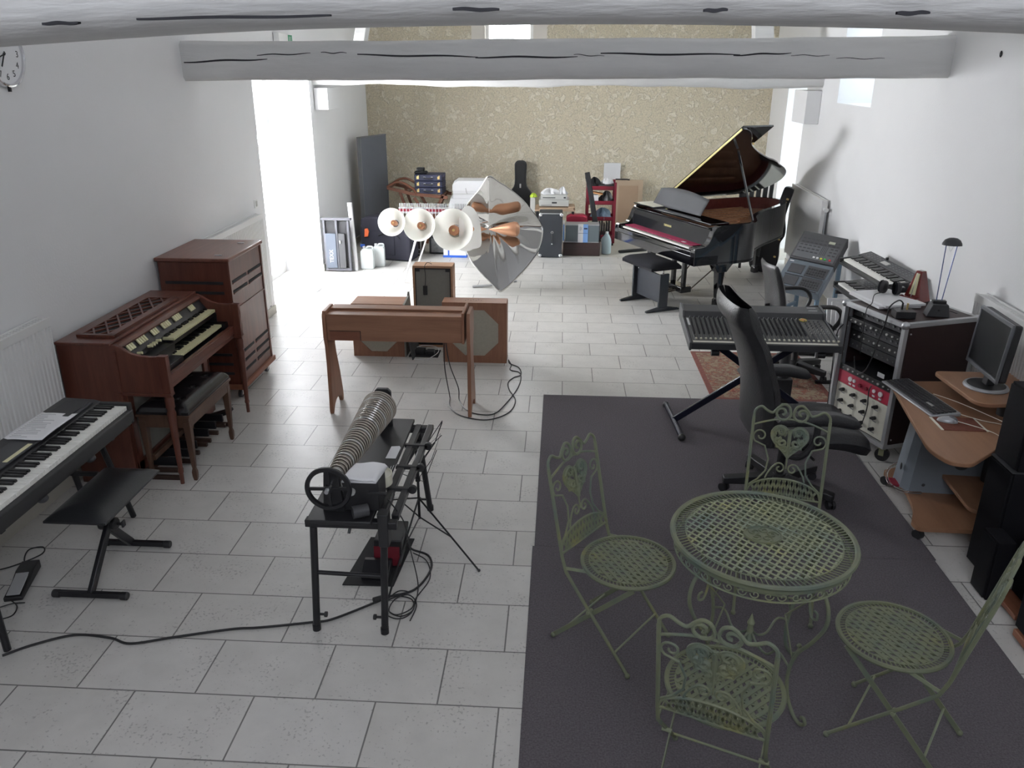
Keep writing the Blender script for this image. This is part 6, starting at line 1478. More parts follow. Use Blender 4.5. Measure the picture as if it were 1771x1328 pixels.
# ================================================================ keyboards on their stand behind the rack
def synth(label, loc, rz, w, d, h, nkeys, tilt, slab=None):
    t = thing('synthesizer', label, 'keyboard', loc, rz)
    M = TR(0, 0, 0, tilt, 0, 0)     # local x along keys, -y to the player
    b = MB(); b.M = M; b.prism([(-.01, -.0), (d, 0), (d, h), (.16, h*.82), (.155, .038), (.01, .030), (-.01, .02)], 0, w, 'x'); b.build('case', BLACK, t, bevel=.004)
    piano_keys(t, M @ Matrix.Translation((.035, .155, .048)), nkeys, w-.07, .135, name='white_keys')
    for x0, x1 in ((0, .03), (w-.03, w)):
        b = MB(); b.M = M; b.box(x0, x1, -.01, .16, .02, .055); b.build('end_cheek', BLACK, t, bevel=.005)
    b = MB(); b.M = M; b.prism([(.18, h*.845), (d-.02, h*.99), (d-.02, h*.99+.002), (.18, h*.845+.002)], .03, w-.03, 'x'); b.build('control_panel', GREYD, t)
    sl = math.atan2(h*.145, d-.20)
    P = M @ TR(0, .18, h*.845+.003, sl, 0, 0)
    b = MB(); b.M = P
    for i in range(14):
        for j in range(3): b.box(.08+i*(w-.16)/14, .08+i*(w-.16)/14+.022, .012+j*.022, .020+j*.022, 0, .002)
    b.build('button_rows', GREYM, t)['kind'] = 'stuff'
    b = MB(); b.M = P; b.box(w*.38, w*.50, .01, .05, .001, .0035); b.build('display', GREYL, t)
    b = MB(); b.M = P; b.cyl((w*.36, .08, 0), (w*.36, .08, .018), .013, n=14); b.build('data_knob', BLACK, t)
    return t
# low notes are on the far side: local x runs towards the camera
synth('upper synthesizer of the pair by the right wall, pale keys facing left', (2.42, 1.31, .80), rad(-86.5), .98, .27, .075, 36, rad(8))
synth('lower synthesizer half hidden under the upper one by the right wall', (2.385, 1.27, .60), rad(-88), 1.02, .30, .07, 36, rad(2))
t = thing('keyboard_stand', 'black two tier stand holding both synthesizers by the right wall', 'stand', (2.52, .78, 0))
O = Matrix.Translation((-2.52, -.78, 0))
for y in (.42, 1.14):
    b = MB(); b.M = O.copy(); b.bar((2.36, y, .588), (2.70, y, .588), .03, .03); b.build('lower_arm', BLACKM, t, bevel=.003)
    b = MB(); b.M = O.copy(); b.bar((2.50, y, .785), (2.74, y, .80), .03, .03); b.build('upper_arm', BLACKM, t, bevel=.003)
    b = MB(); b.M = O.copy(); b.bar((2.73, y, .02), (2.73, y, .80), .035, .035); b.build('upright', BLACKM, t, bevel=.003)
    b = MB(); b.M = O.copy(); b.bar((2.06, y, .018), (2.74, y, .018), .03, .028); b.build('foot', BLACKM, t, bevel=.004)
b = MB(); b.M = O.copy(); b.bar((2.73, .42, .35), (2.73, 1.14, .35), .03, .03); b.build('cross_rail', BLACKM, t)
b = MB(); b.M = O.copy(); b.tube([(2.20, .42, .02), (2.28, .40, .12), (2.40, .42, .56)], .012, 8); b.build('front_brace', BLACKM, t)
# stack of white ring binders beside the stand
for i, x in enumerate((2.10, 2.165, 2.23)):
    t = thing('white_binder', ('white book leaning under the lower synthesizer, nearest of three', 'white book leaning under the lower synthesizer, middle of three', 'white book leaning under the lower synthesizer, farthest of three')[i], 'book', (2.34, .62+.12*i, .356), 0, 'white books by the rack')
    M = TR(0, 0, 0, rad(-22), 0, rad(-6))
    b = MB(); b.M = M; b.box(-.11, .11, -.012, .012, 0, .24); b.build('cover', PAPER, t, bevel=.002)
    b = MB(); b.M = M; b.box(-.105, .105, -.010, .010, .24, .242); b.build('pages', CREAMP, t)
t = thing('low_side_table', 'small low table behind the rack carrying the white books', 'table', (2.36, .76, 0))
b = MB(); b.box(-.14, .14, -.22, .28, .335, .355); b.build('table_top', GREYM, t, bevel=.003)
for sx in (-.12, .12):
    for sy in (-.2, .26):
        b = MB(); b.box(sx-.012, sx+.012, sy-.012, sy+.012, 0, .335); b.build('leg', GREYM, t)
# tilted digital mixers on a blue steel frame
BLUEM2 = mat('slate_grey_metal', (0.12, 0.145, 0.175), 0.4)
BLACKS = mat('speaker_black', (0.007, 0.007, 0.009), 0.8, spec=.2)
def digital():
    t0 = Vector((2.04, 1.95, .45)); rv = Vector((.36, -.26, -.03)).normalized(); uv = Vector((.35, .42, .42)); uv = (uv-rv*uv.dot(rv)).normalized(); nv = rv.cross(uv)
    R = Matrix((rv, uv, nv)).transposed().to_4x4()
    M = Matrix.Translation(t0) @ R
    def slab(name, label, x0, x1, y0, y1, h, cat='mixer'):
        t = bpy.data.objects.new(name, None); COL.objects.link(t); t.matrix_world = M @ Matrix.Translation((x0, y0, 0)); tag(t, label, cat); return t
    W = .44
    t = slab('digital_mixer', 'upper grey digital mixer on the tilted frame, with coloured buttons', 0, W, .36, .70, .07)
    b = MB(); b.prism([(0, -.10), (.34, -.10), (.36, .0), (.34, .01), (0, .0)], 0, W, 'x'); b.build('chassis', GREYD, t, bevel=.006)
    b = MB(); b.box(.02, W-.02, .02, .32, .001, .006); b.build('panel', GREYM2, t, bevel=.002)
    b = MB()
    for i in range(9):
        for j in range(5):
            if i in (5, 6) and j < 3: continue
            b.box(.035+i*.043, .062+i*.043, .10+j*.040, .112+j*.040, .006, .009)
    b.build('button_groups', GREYD, t)['kind'] = 'stuff'
    for i in range(4):
        b = MB(); b.box(.255+i*.016, .260+i*.016, .09, .20, .006, .0075); b.build('fader_slot', BLACK, t)
    b = MB(); b.box(.29, .35, .245, .275, .006, .010); b.build('display', LCD, t)
    for i, m in enumerate((PAPER, PAPER, YELL, GREENL, REDL)):
        b = MB(); b.box(.215+i*.036+(.012 if i == 4 else 0), .237+i*.036+(.012 if i == 4 else 0), .035, .055, .006, .016); b.build('lit_button', m, t, bevel=.003)
    b = MB(); b.box(.03, .07, .30, .312, .006, .0075); b.build('white_label', PAPER, t)
    t = slab('digital_mixer', 'lower blue grey recorder unit on the tilted frame under the upper mixer', 0, W, .0, .355, .05)
    b = MB(); b.prism([(0, -.10), (.355, -.10), (.355, -.01), (0, -.01)], 0, W, 'x'); b.build('chassis', BLUEM2, t, bevel=.005)
    for y in (.19, .04):
        b = MB(); b.box(.05, .19, y, y+.11, -.010, -.004); b.build('vent_panel', GREYD, t, bevel=.002)
        b = MB(); b.box(.22, .42, y-.01, y+.12, -.010, -.004); b.build('key_panel', GREYD, t, bevel=.002)
        b = MB()
        for i in range(7):
            for j in range(3): b.box(.235+i*.025, .250+i*.025, y+.015+j*.03, y+.03+j*.03, -.004, .0)
        b.build('small_keys', BLACK, t)['kind'] = 'stuff'
        b = MB(); b.box(.04, .41, y-.03, y-.022, -.010, -.006); b.build('seam', BLACK, t)
    b = MB(); b.box(.02, .06, .325, .335, -.010, -.008); b.build('white_label', PAPER, t)
    f = thing('mixer_frame', 'blue grey steel frame on four legs carrying the tilted digital mixers', 'stand', (2.35, 2.0, 0))
    O = Matrix.Translation((-2.35, -2.0, 0))
    def wp(x, y, z=-.115): return M @ Vector((x, y, z))
    for x in (.03, W-.03):
        b = MB(); b.M = O.copy(); b.bar(wp(x, .0), wp(x, .68), .025, .025); b.build('side_rail', BLUEM, f)
        for y in (.03, .60):
            p = wp(x, y, -.115); b = MB(); b.M = O.copy(); b.bar(p, (p.x, p.y, 0), .035, .035); b.build('leg', BLUEM, f)
        p, q = wp(x, .03), wp(x, .60); b = MB(); b.M = O.copy(); b.bar((p.x, p.y, .16), (q.x, q.y, .16), .02, .03); b.build('cross_rail', BLUEM, f)
    p, q = wp(.03, .03), wp(W-.03, .03); b = MB(); b.M = O.copy(); b.bar((p.x, p.y, .18), (q.x, q.y, .18), .02, .03); b.build('cross_rail', BLUEM, f)
digital()
b = MB(); b.prism([(0, 0), (.10, 0), (.10, .24), (.02, .24)], -.14, .14, 'x', TR(2.42, 1.52, .0)); tag(b.build('dark_cloth_bag', FABRIC, bevel=.02, seg=3), 'dark bag on the floor between the tilted mixers and the synthesizer stand', 'bag')

# ================================================================ equipment rack
def rack():
    X0, X1, Y0, Y1, Z0, Z1 = 1.935, 2.505, -.975, -.405, .12, .955
    t = thing('equipment_rack', 'black and aluminium flight case rack full of audio units on casters', 'rack', ((X0+X1)/2, (Y0+Y1)/2, 0), rad(20.5))
    hx, hy = (X1-X0)/2, (Y1-Y0)/2
    b = MB(); b.box(-hx+.04, hx, -hy, -hy+.02, Z0, Z1); b.box(-hx+.04, hx, hy-.02, hy, Z0, Z1); b.box(-hx+.0, hx, -hy+.02, hy-.02, Z0, Z0+.02); b.box(hx-.02, hx, -hy+.02, hy-.02, Z0+.02, Z1-.02); b.box(-hx+.0, hx, -hy+.02, hy-.02, Z1-.02, Z1); b.build('case_panels', BROWNPLY, t)
    e = .028; b = MB()
    for sy in (-1, 1):
        for x in (-hx, hx-e+.002): b.box(x, x+e, sy*hy-(e if sy > 0 else -.0)-(0 if sy > 0 else .002), sy*hy+(e if sy < 0 else .002), Z0, Z1+.002)
        for z in (Z0-.002, Z1-e+.002): b.box(-hx, hx, sy*hy-(e if sy > 0 else .002), sy*hy+(e if sy < 0 else .002), z, z+e)
    for x in (-hx-.002, hx-e+.002):
        for z in (Z0-.002, Z1-e+.002): b.box(x, x+e, -hy, hy, z, z+e)
    b.build('aluminium_edging', ALUM, t, bevel=.002)
    for sy in (-1, 1):
        b = MB(); b.ball((-hx+.012, sy*(hy-.012), Z1-.012), .026, 12, 8); b.build('corner_cap', ALU, t)
        b = MB(); b.ball((hx-.012, sy*(hy-.012), Z1-.012), .026, 12, 8); b.build('corner_cap', ALU, t)
    for sy in (-1, 1):
        b = MB(); b.box(-hx+.032, -hx+.040, sy*(hy-.045)-.012, sy*(hy-.045)+.012, Z0+.03, Z1-.03); b.build('rack_rail', GREYM, t)
    yy = hy-.035; fx = -hx+.024
    def unit(z0, z1, m, nm, dx=0):
        b = MB(); b.box(fx+dx, fx+dx+.28, -yy, yy, z0, z1); b.build(nm, m, t, bevel=.0015); return fx+dx
    x = unit(.15, .395, CREAMP, 'modular_unit')
    for r_ in range(3):
        for c in range(4):
            y = yy-.07-c*(2*yy-.13)/3.4; z = .358-r_*.078
            b = MB(); b.cyl((x, y, z), (x-.022, y, z), .0125, n=14); b.build('control_knob', BLACK, t)
            b = MB(); b.cyl((x, y+.028, z-.012), (x-.012, y+.028, z-.012), .008, n=10); b.build('small_knob', BLACK, t)
            b = MB(); b.box(x-.002, x, y-.014, y+.018, z-.028, z-.023); b.build('knob_legend', INK, t)
    for k in range(4):
        b = MB(); b.box(x-.001, x, yy-.02-k*.165-.02, yy-.02-k*.165, .17, .385); b.build('panel_print', CREAMD, t)
    x = unit(.398, .485, REDPANEL, 'red_unit')
    for y in (.13, .09, -.10, -.16):
        b = MB(); b.cyl((x, y, .45), (x-.008, y, .45), .017 if abs(y) > .1 else .012, n=16); b.build('white_dial', PAPER, t)
        b = MB(); b.box(x-.002, x, y-.012, y+.012, .410, .422); b.build('white_legend', PAPER, t)
    for y in (.03, -.03):
        b = MB(); b.cyl((x, y, .44), (x-.012, y, .44), .013, n=14); b.build('red_knob', REDP, t)
    for i, (z0, z1) in enumerate(((.488, .53), (.64, .70), (.705, .765), (.77, .82), (.825, .86), (.865, .915))):
        x = unit(z0, z1, GREYD if i % 2 else BLACK, 'rack_unit', .0 if i in (0, 4) else .045)
        b = MB()
        for k in range(10): b.cyl((x, -yy+.03+k*.048, (z0+z1)/2), (x-.008, -yy+.03+k*.048, (z0+z1)/2), .004+.002*(k % 3), n=8)
        b.build('unit_knobs', GREYM if i % 2 else GREYL, t)['kind'] = 'stuff'
    b = MB(); b.box(fx-.002, fx+.005, -.16, -.10, .555, .585); b.build('patch_label', PAPER, t, bevel=.003)
    for k in range(9):
        for sy in (-1, 1):
            b = MB(); b.ball((-hx+.028, sy*(hy-.045), .16+k*.09), .004, 8, 6); b.build('rack_screw', CHROME, t)
    for sx in (-1, 1):
        for sy in (-1, 1):
            b = MB(); M = TR(sx*(hx-.07), sy*(hy-.07), 0, 0, 0, .6); b.M = M; b.cyl((-.014, 0, .045), (.014, 0, .045), .045, n=22); b.build('caster_wheel', BLACK, t)
            b = MB(); b.M = M; b.box(-.02, .02, -.02, .03, .085, .118); b.box(-.022, -.017, -.012, .02, .04, .09); b.box(.017, .022, -.012, .02, .04, .09); b.build('caster_fork', OLIVE, t)
    b = MB(); b.box(-.02, .10, -hy-.014, -hy, .44, .54); b.build('side_handle', GREYD, t, bevel=.006)
    for z in (.89, .18):
        b = MB(); b.ball((-hx+.05, -hy-.001, z), .006, 8, 6); b.build('rivet', ALU, t)
rack()
RT = .9585
def RP(yl, off, z):
    c, s = cos(rad(20.5)), sin(rad(20.5)); x = -.285-off; return (2.22+x*c-yl*s, -.69+x*s+yl*c, z)
for i in range(2):
    b = MB(); b.box(-.19, .19, -.145, .145, 0, .016, TR(2.115+.012*i, -.52-.02*i, RT+.0165*i, 0, 0, rad(100+5*i))); tag(b.build('paper_stack', PAPER, bevel=.002), ('lower white magazine lying on the rack top', 'upper white magazine on the rack top under the headphones')[i], 'magazine', 'magazines on the rack')
def headphones():
    t = thing('headphones', 'black headphones lying on the white magazines on the rack', 'headphones', (2.17, -.46, RT+.035), rad(-25))
    for s in (-1, 1):
        M = TR(s*.042, 0, .042, 0, rad(90), rad(20*s))
        b = MB(); b.M = M; b.lathe([(.030, -.018), (.042, -.012), (.044, .0), (.040, .012), (.02, .02), (.001, .021)], 24, caps=False); b.build('ear_cup', BLACK, t)
        b = MB(); b.M = M; b.lathe([(.026, -.02), (.040, -.026), (.044, -.016), (.040, -.010)], 24, caps=False); b.build('ear_pad', FABRIC, t)
    b = MB(); b.tube(smooth_path([(-.055, 0, .04), (-.075, .05, .035), (-.06, .12, .025), (0, .145, .02), (.06, .12, .025), (.075, .05, .035), (.055, 0, .04)]), .009, 8); b.build('headband', BLACK, t)
headphones()
def metronome():
    t = thing('metronome', 'dark red wooden pyramid metronome with a pale dial on the rack', 'metronome', (2.33, -.50, RT), rad(-58))
    t.scale = (1.1, 1.1, 1.1)
    b = MB(); b.add([(-.058, -.055, 0), (.058, -.055, 0), (.058, .055, 0), (-.058, .055, 0), (-.020, -.018, .185), (.020, -.018, .185), (.020, .022, .185), (-.020, .022, .185)], [(0, 1, 2, 3), (4, 7, 6, 5), (0, 4, 5, 1), (1, 5, 6, 2), (2, 6, 7, 3), (3, 7, 4, 0)]); b.build('pyramid_body', METRED, t, bevel=.004)
    b = MB(); b.add([(-.02, -.0505, .045), (.02, -.0505, .045), (.011, -.024, .17), (-.011, -.024, .17), (-.02, -.0475, .045), (.02, -.0475, .045), (.011, -.021, .17), (-.011, -.021, .17)], [(3, 2, 1, 0), (4, 5, 6, 7), (0, 1, 5, 4), (2, 3, 7, 6)]); b.build('scale_plate', OLDKEY, t)
    b = MB(); b.cyl((0, -.056, .03), (0, -.030, .175), .0022, n=6); b.build('pendulum_rod', CHROME, t)
    b = MB(); b.box(-.06, .06, -.085, -.06, 0, .035); b.build('drawer_front', METRED, t, bevel=.003)
metronome()
t = thing('small_black_box', 'small black box with two brass plugs standing on the rack corner', 'box', (2.095, -.895, RT), rad(-4))
b = MB(); b.box(-.06, .06, -.05, .05, 0, .045); b.build('box_body', BLACK, t, bevel=.004)
for x in (-.01, .02):
    b = MB(); b.cyl((x, .01, .045), (x, .01, .085), .006, n=10); b.build('plug', BRASS if x > 0 else BLACK, t)
def desk_lamp():
    t = thing('desk_lamp', 'slim black desk lamp with domed shade on two thin blue rods', 'lamp', (2.315, -.845, RT), rad(-8))
    t.scale = (.88, .88, .88)
    b = MB(); b.prism([(-.075, 0), (.08, 0), (.06, .09), (-.045, .09)], -.05, .05, 'y'); b.build('transformer_base', GREYD, t, bevel=.004)
    b = MB(); b.box(-.04, .05, -.02, .02, .09, .112); b.build('rod_clamp', BLACK, t, bevel=.003)
    b = MB(); b.ball((.0, -.051, .05), .007, 8, 6, sy=.4); b.build('switch', BLACK, t)
    for p, q in (((-.015, 0, .11), (-.022, 0, .505)), ((.02, 0, .11), (.05, 0, .51))):
        b = MB(); b.cyl(p, q, .0035, n=8); b.build('rod', BLUEROD, t)
    b = MB(); b.lathe([(.064, 0), (.062, .014), (.050, .034), (.028, .047), (.001, .051)], 28, TR(.014, 0, .505), caps=False, sy=.8); b.lathe([(.060, .001), (.048, .030), (.001, .046)], 28, TR(.014, 0, .505), caps=False, sy=.8); b.build('shade', GREYD, t)
    b = MB(); b.box(.045, .078, -.012, .012, .50, .514); b.build('shade_grip', BLACK, t, bevel=.003)
    b = MB(); b.tube(smooth_path([(-.004, 0, .50), (.004, 0, .475), (.012, 0, .462), (.02, 0, .475), (.028, 0, .50)]), .001, 5); b.build('loop_wire', ALU, t)
    b = MB(); b.tube(smooth_path([(.07, .03, .03), (.11, .06, .02), (.15, .05, .01), (.17, .08, .008)]), .0025, 6); b.build('lamp_cord', BLACK, t)
desk_lamp()
cable('headphone_cord', [(2.12, -.48, 1.01), (2.04, -.54, 1.005), RP(.06, -.03, .995), RP(.05, .012, .96), RP(.05, .012, .80), RP(.05, .004, .66)], .003, 'thin black headphone cord hanging over the front of the rack')
cable('patch_cable', [(2.09, -.885, 1.04), (2.06, -.88, 1.06), RP(-.15, .02, 1.03), RP(-.14, .02, .94), RP(-.11, .03, .78), RP(-.07, .03, .62), RP(.0, .02, .54), RP(.06, .015, .55), RP(.09, .01, .63)], .0045, 'black patch cable looping down the open front of the rack')
cable('patch_cable', [RP(-.10, .006, .49), RP(-.10, .02, .45), RP(-.11, .02, .34), RP(-.08, .02, .20), RP(-.03, .02, .14)], .0035, 'thin black cable crossing the cream panels at the bottom of the rack')
cable('patch_cable', [RP(.255, .0, .80), RP(.285, .012, .74), RP(.29, .012, .60), RP(.28, .012, .40), RP(.27, .012, .18)], .0035, 'thin black cable hanging along the far edge of the rack')

# ================================================================ computer desk
def desk():
    t = thing('computer_desk', 'small beech computer desk on wheels with a curved keyboard shelf', 'desk', (2.35, -1.62, 0))
    O = Matrix.Translation((-2.35, 1.62, 0))
    def B(): b = MB(); b.M = O.copy(); return b
    def board(name, pts, z0, z1, k=3):
        b = B(); b.prism(smooth_closed(pts, k) if k else pts, z0, z1); b.build(name, BEECH, t, bevel=.004)
    def rc(pts, r=.04):   # rounded corners
        out = []
        n = len(pts)
        for i in range(n):
            p = Vector(pts[i][:2]); a = Vector(pts[i-1][:2]); c = Vector(pts[(i+1) % n][:2]); rr = pts[i][2] if len(pts[i]) > 2 else r
            p0 = p+(a-p).normalized()*rr; p1 = p+(c-p).normalized()*rr
            for j in range(7):
                u = j/6; q = p0*(1-u)**2+p*2*u*(1-u)+p1*u*u; out.append((q.x, q.y))
        return out
    board('keyboard_shelf', rc([(1.985, -1.13, .03), (1.825, -2.10, .08), (1.872, -2.238, .045), (1.965, -2.255, .035), (2.38, -1.88, .10), (2.46, -1.70, .03), (2.46, -1.10, .03)]), .595, .618, 0)
    board('monitor_shelf', rc([(2.19, -1.215, .05), (2.215, -1.74, .10), (2.68, -1.68, .05), (2.68, -1.22, .05)]), .70, .722, 0)
    board('base_board', rc([(1.98, -1.28, .03), (1.985, -1.32, .02), (2.03, -1.50, .10), (1.985, -1.75, .08), (1.915, -1.89, .02), (1.925, -1.96, .03), (2.62, -1.975, .03), (2.62, -1.21, .03), (2.13, -1.21, .05)]), .06, .085, 0)
    board('lower_shelf', rc([(2.20, -1.54, .02), (2.17, -1.97, .06), (2.56, -2.0, .06), (2.60, -1.50, .03)]), .185, .207, 0)
    b = B(); b.cyl((2.43, -1.62, .085), (2.43, -1.62, .70), .045, n=28); b.build('column', BLACK, t)
    b = B(); b.bar((2.43, -1.62, .58), (2.10, -1.62, .585), .04, .02); b.bar((2.43, -1.62, .692), (2.60, -1.45, .692), .04, .014); b.build('shelf_bracket', BLACKM, t)
    for x, y in ((2.0, -1.30), (1.945, -1.93), (2.58, -1.93), (2.58, -1.25)):
        b = B(); b.M = O @ TR(x, y, 0, 0, 0, .5); b.cyl((-.018, 0, .027), (.018, 0, .027), .027, n=18); b.cyl((0, 0, .03), (0, 0, .062), .008); b.build('caster', BLACK, t)
desk()
SILVERD = mat('dark_silver_bezel', (0.16, 0.165, 0.18), 0.35, metal=.3)
def monitor():
    # screen plane from far top left to near bottom right
    t = thing('computer_monitor', 'black and silver flat computer monitor on a round silver foot', 'monitor', (2.375, -1.47, .722), rad(-94))
    b = MB(); b.lathe([(.115, 0), (.118, .006), (.112, .016), (.100, .018)], 44, caps=True); b.build('foot_ring', SILVER, t)
    b = MB(); b.lathe([(.100, .0181), (.095, .020), (.001, .021)], 36, caps=False); b.build('foot_disc', BLACK, t)
    b = MB(); b.prism([(-.015, .02), (.03, .02), (.035, .20), (.01, .20)], -.03, .03, 'x'); b.build('stand_neck', BLACK, t, bevel=.004)
    # local: screen faces -y
    M = TR(-.04, -.01, .245, rad(-4), 0, 0)
    b = MB(); b.M = M; b.box(-.20, .20, .0, .05, -.165, .165); b.build('back_shell', BLACK, t, bevel=.012)
    b = MB(); b.M = M; e = .013; b.box(-.205, .205, -.012, .004, .165-e, .168); b.box(-.205, .205, -.012, .004, -.168, -.165+e+.006); b.box(-.205, -.205+e, -.012, .004, -.165+e, .165-e); b.box(.205-e, .205, -.012, .004, -.165+e, .165-e); b.build('silver_bezel', SILVERD, t, bevel=.003)
    b = MB(); b.M = M; b.box(-.192, .188, -.006, .0, -.142, .148); b.build('screen', SCREEN, t)
monitor()
def keyboard():
    t = thing('computer_keyboard', 'black and silver computer keyboard on the desk shelf', 'keyboard', (2.05, -1.41, .618), rad(99))
    # local x = along the keys, y = depth
    t.rotation_euler = (0, 0, rad(-82)); 
    b = MB(); b.prism([(-.085, 0), (.085, 0), (.085, .022), (-.085, .010)], -.27, .27, 'x'); b.build('silver_case', SILVER, t, bevel=.004)
    b = MB()
    for r_ in range(6):
        for c in range(22):
            if r_ in (2, ) and 15 <= c <= 17: continue
            x = -.255+c*.0233; y = -.066+r_*.0225; z = .0135+.0016*r_
            b.box(x, x+.0205, y, y+.019, z, z+.008)
    b.build('keys', BLACK, t, bevel=.0015, seg=1)['kind'] = 'stuff'
    b = MB(); b.box(.09, .155, -.022, -.004, .0166, .018); b.build('label_gap', GREYL, t)
keyboard()
t = thing('mouse_pad', 'dark red woven rug style mouse pad with pale fringe on the desk', 'mouse pad', (2.11, -1.77, .618), rad(-2))
b = MB(); b.box(-.105, .11, -.09, .085, 0, .004); b.build('pad', TAN, t)
for x0, x1 in ((-.118, -.105), (.11, .122)):
    b = MB(); b.box(x0, x1, -.088, .083, 0, .003); b.build('fringe', CREAMP, t)
t = thing('computer_mouse', 'silver and grey computer mouse on the dark red mouse pad', 'mouse', (2.065, -1.745, .6225), rad(-20))
b = MB(); b.ball((0, 0, .0), .05, 20, 14, sx=1.05, sy=.58, sz=.6); b.v = [Vector((v.x, v.y, max(0, v.z))) for v in b.v]; b.build('mouse_body', SILVER, t)
b = MB(); b.ball((.018, 0, .004), .034, 16, 10, sx=1.0, sy=.5, sz=.85); b.build('mouse_grip', GREYM, t)
cable('mouse_cable', [(2.11, -1.765, .632), (2.20, -1.82, .622), (2.25, -1.90, .622), (2.268, -1.96, .60), (2.27, -1.99, .50), (2.28, -1.98, .42), (2.33, -1.93, .40), (2.38, -1.87, .46), (2.385, -1.83, .56), (2.36, -1.79, .620), (2.26, -1.72, .622), (2.16, -1.62, .622)], .0022, 'thin white mouse cable looping under the keyboard shelf', CREAMP)
cable('keyboard_cable', [(2.15, -1.36, .63), (2.24, -1.45, .622), (2.32, -1.62, .622), (2.38, -1.80, .625), (2.42, -1.90, .60), (2.44, -1.94, .50), (2.43, -1.96, .36), (2.44, -1.97, .222)], .0022, 'thin white cable hanging from the desk down to the lower shelf', CREAMP)
def tower():
    t = thing('computer_tower', 'blue grey computer tower with curved clear front foot under the desk', 'computer', (2.20, -1.45, .086), rad(-4))
    def f(u, v):
        z = .50*v; a = u
        # plan outline: front (-x) bulges out towards the bottom
        bulge = .045*(1-v)**2.0+.012*sin(PI*v)
        x0 = -.155-bulge; x1 = .26; y0 = -.095-.02*(1-v)**2; y1 = .095+.02*(1-v)**2
        P = [(x0, y0*.55), (x0+.035, y0), (x1, y0), (x1, y1), (x0+.035, y1), (x0, y1*.55)]
        k = u*6; i = int(k) % 6; q = k-int(k); p, r_ = P[i], P[(i+1) % 6]
        return (p[0]+(r_[0]-p[0])*q, p[1]+(r_[1]-p[1])*q, z)
    b = MB(); b.grid(f, 60, 20, True); n0 = len(b.v); 
    b.f.append(tuple(range(0, 60))); b.f.append(tuple(n0-60+i for i in range(60))); b.build('tower_case', PCGREY, t, angle=30)
    b = MB(); b.ball((-.205, -.045, .13), .012, 10, 8, sx=.4, sz=1.9); b.build('power_button', BLACK, t)
    b = MB(); b.tube(smooth_path([(-.15, .10, .10), (-.235, .06, .05), (-.25, -.03, .008), (-.19, -.125, .006), (-.10, -.135, .008)]), .007, 10); b.build('clear_foot', CLEAR, t)
    b = MB(); b.box(-.235, -.16, -.06, .03, .0, .012); b.build('foot_plate', REDP, t)
    for x, z in ((-.09, .05), (-.09, .44)):
        b = MB(); b.ball((x, -.118+.02*(z > .3), z), .010, 10, 8, sy=.4); b.build('screw_cap', GREYD, t)
    b = MB(); b.ball((.10, -.1, .42), .018, 12, 8, sy=.3); b.build('round_badge', GREENG, t)
    b = MB(); b.cyl((.10, -.098, .20), (.10, -.108, .20), .045, n=28); b.build('side_fan', GREYD, t)
tower()
b = MB(); r_ = random.Random(8)
b.tube(smooth_path([(2.58+r_.uniform(-.05, .05), -1.86+r_.uniform(-.07, .07), .215+i*.013) for i in range(26)], 4), .005, 6)
tag(b.build('power_cable_tangle', BLACK), 'tangle of black power leads hanging at the back of the computer desk', 'cables')
# ================================================================ black speakers at the right edge
def black_box(label, x0, x1, y0, y1, z0, z1, trim=True):
    t = thing('black_loudspeaker', label, 'speaker', ((x0+x1)/2, (y0+y1)/2, z0)); w, d, h = (x1-x0)/2, (y1-y0)/2, z1-z0
    b = MB(); b.box(-w+.012, w, -d+.0, d, 0, h-.003); b.build('cabinet', BLACKS, t, bevel=.003)
    b = MB(); b.box(-w, -w+.011, -d+.008, d-.008, .008, h-.012); b.build('front_grille', BLACKS, t, bevel=.003)
    if trim:
        b = MB(); b.box(-w, w, -d, d, h-.003, h); b.build('top_edge', GREYD, t)
    return t
black_box('tall black loudspeaker at the right edge, lower of the stacked pair', 2.125, 2.42, -2.32, -2.10, 0, .608)
black_box('black loudspeaker at the right edge stacked on the tall one', 2.14, 2.42, -2.31, -2.10, .609, 1.0, False)
black_box('low black loudspeaker at the right edge in front of the stacked pair', 2.035, 2.128, -2.48, -2.34, 0.0, .325, False)
black_box('black loudspeaker at the right edge nearest the camera', 2.04, 2.40, -3.02, -2.74, .055, .46)
black_box('dark loudspeaker behind the nearest one at the right edge', 2.17, 2.42, -2.62, -2.45, .045, .36)
for x0, y0, x1, y1, z, lab in ((2.06, -3.0, 2.38, -2.76, .055, 'brown wooden speaker base under the nearest black loudspeaker'), (2.12, -2.64, 2.42, -2.44, .045, 'brown wooden speaker base at the right edge behind the nearest loudspeaker')):
    t = thing('speaker_base', lab, 'stand', ((x0+x1)/2, (y0+y1)/2, 0)); w, d = (x1-x0)/2, (y1-y0)/2
    b = MB(); b.box(-w-.03, w, -d-.02, d, .02, z); b.build('base_board', OAKD, t, bevel=.004)
    for sx in (-1, 1):
        for sy in (-1, 1):
            b = MB(); b.cyl((sx*(w-.03), sy*(d-.03), 0), (sx*(w-.03), sy*(d-.03), .02), .018, n=12); b.build('foot', BLACK, t)
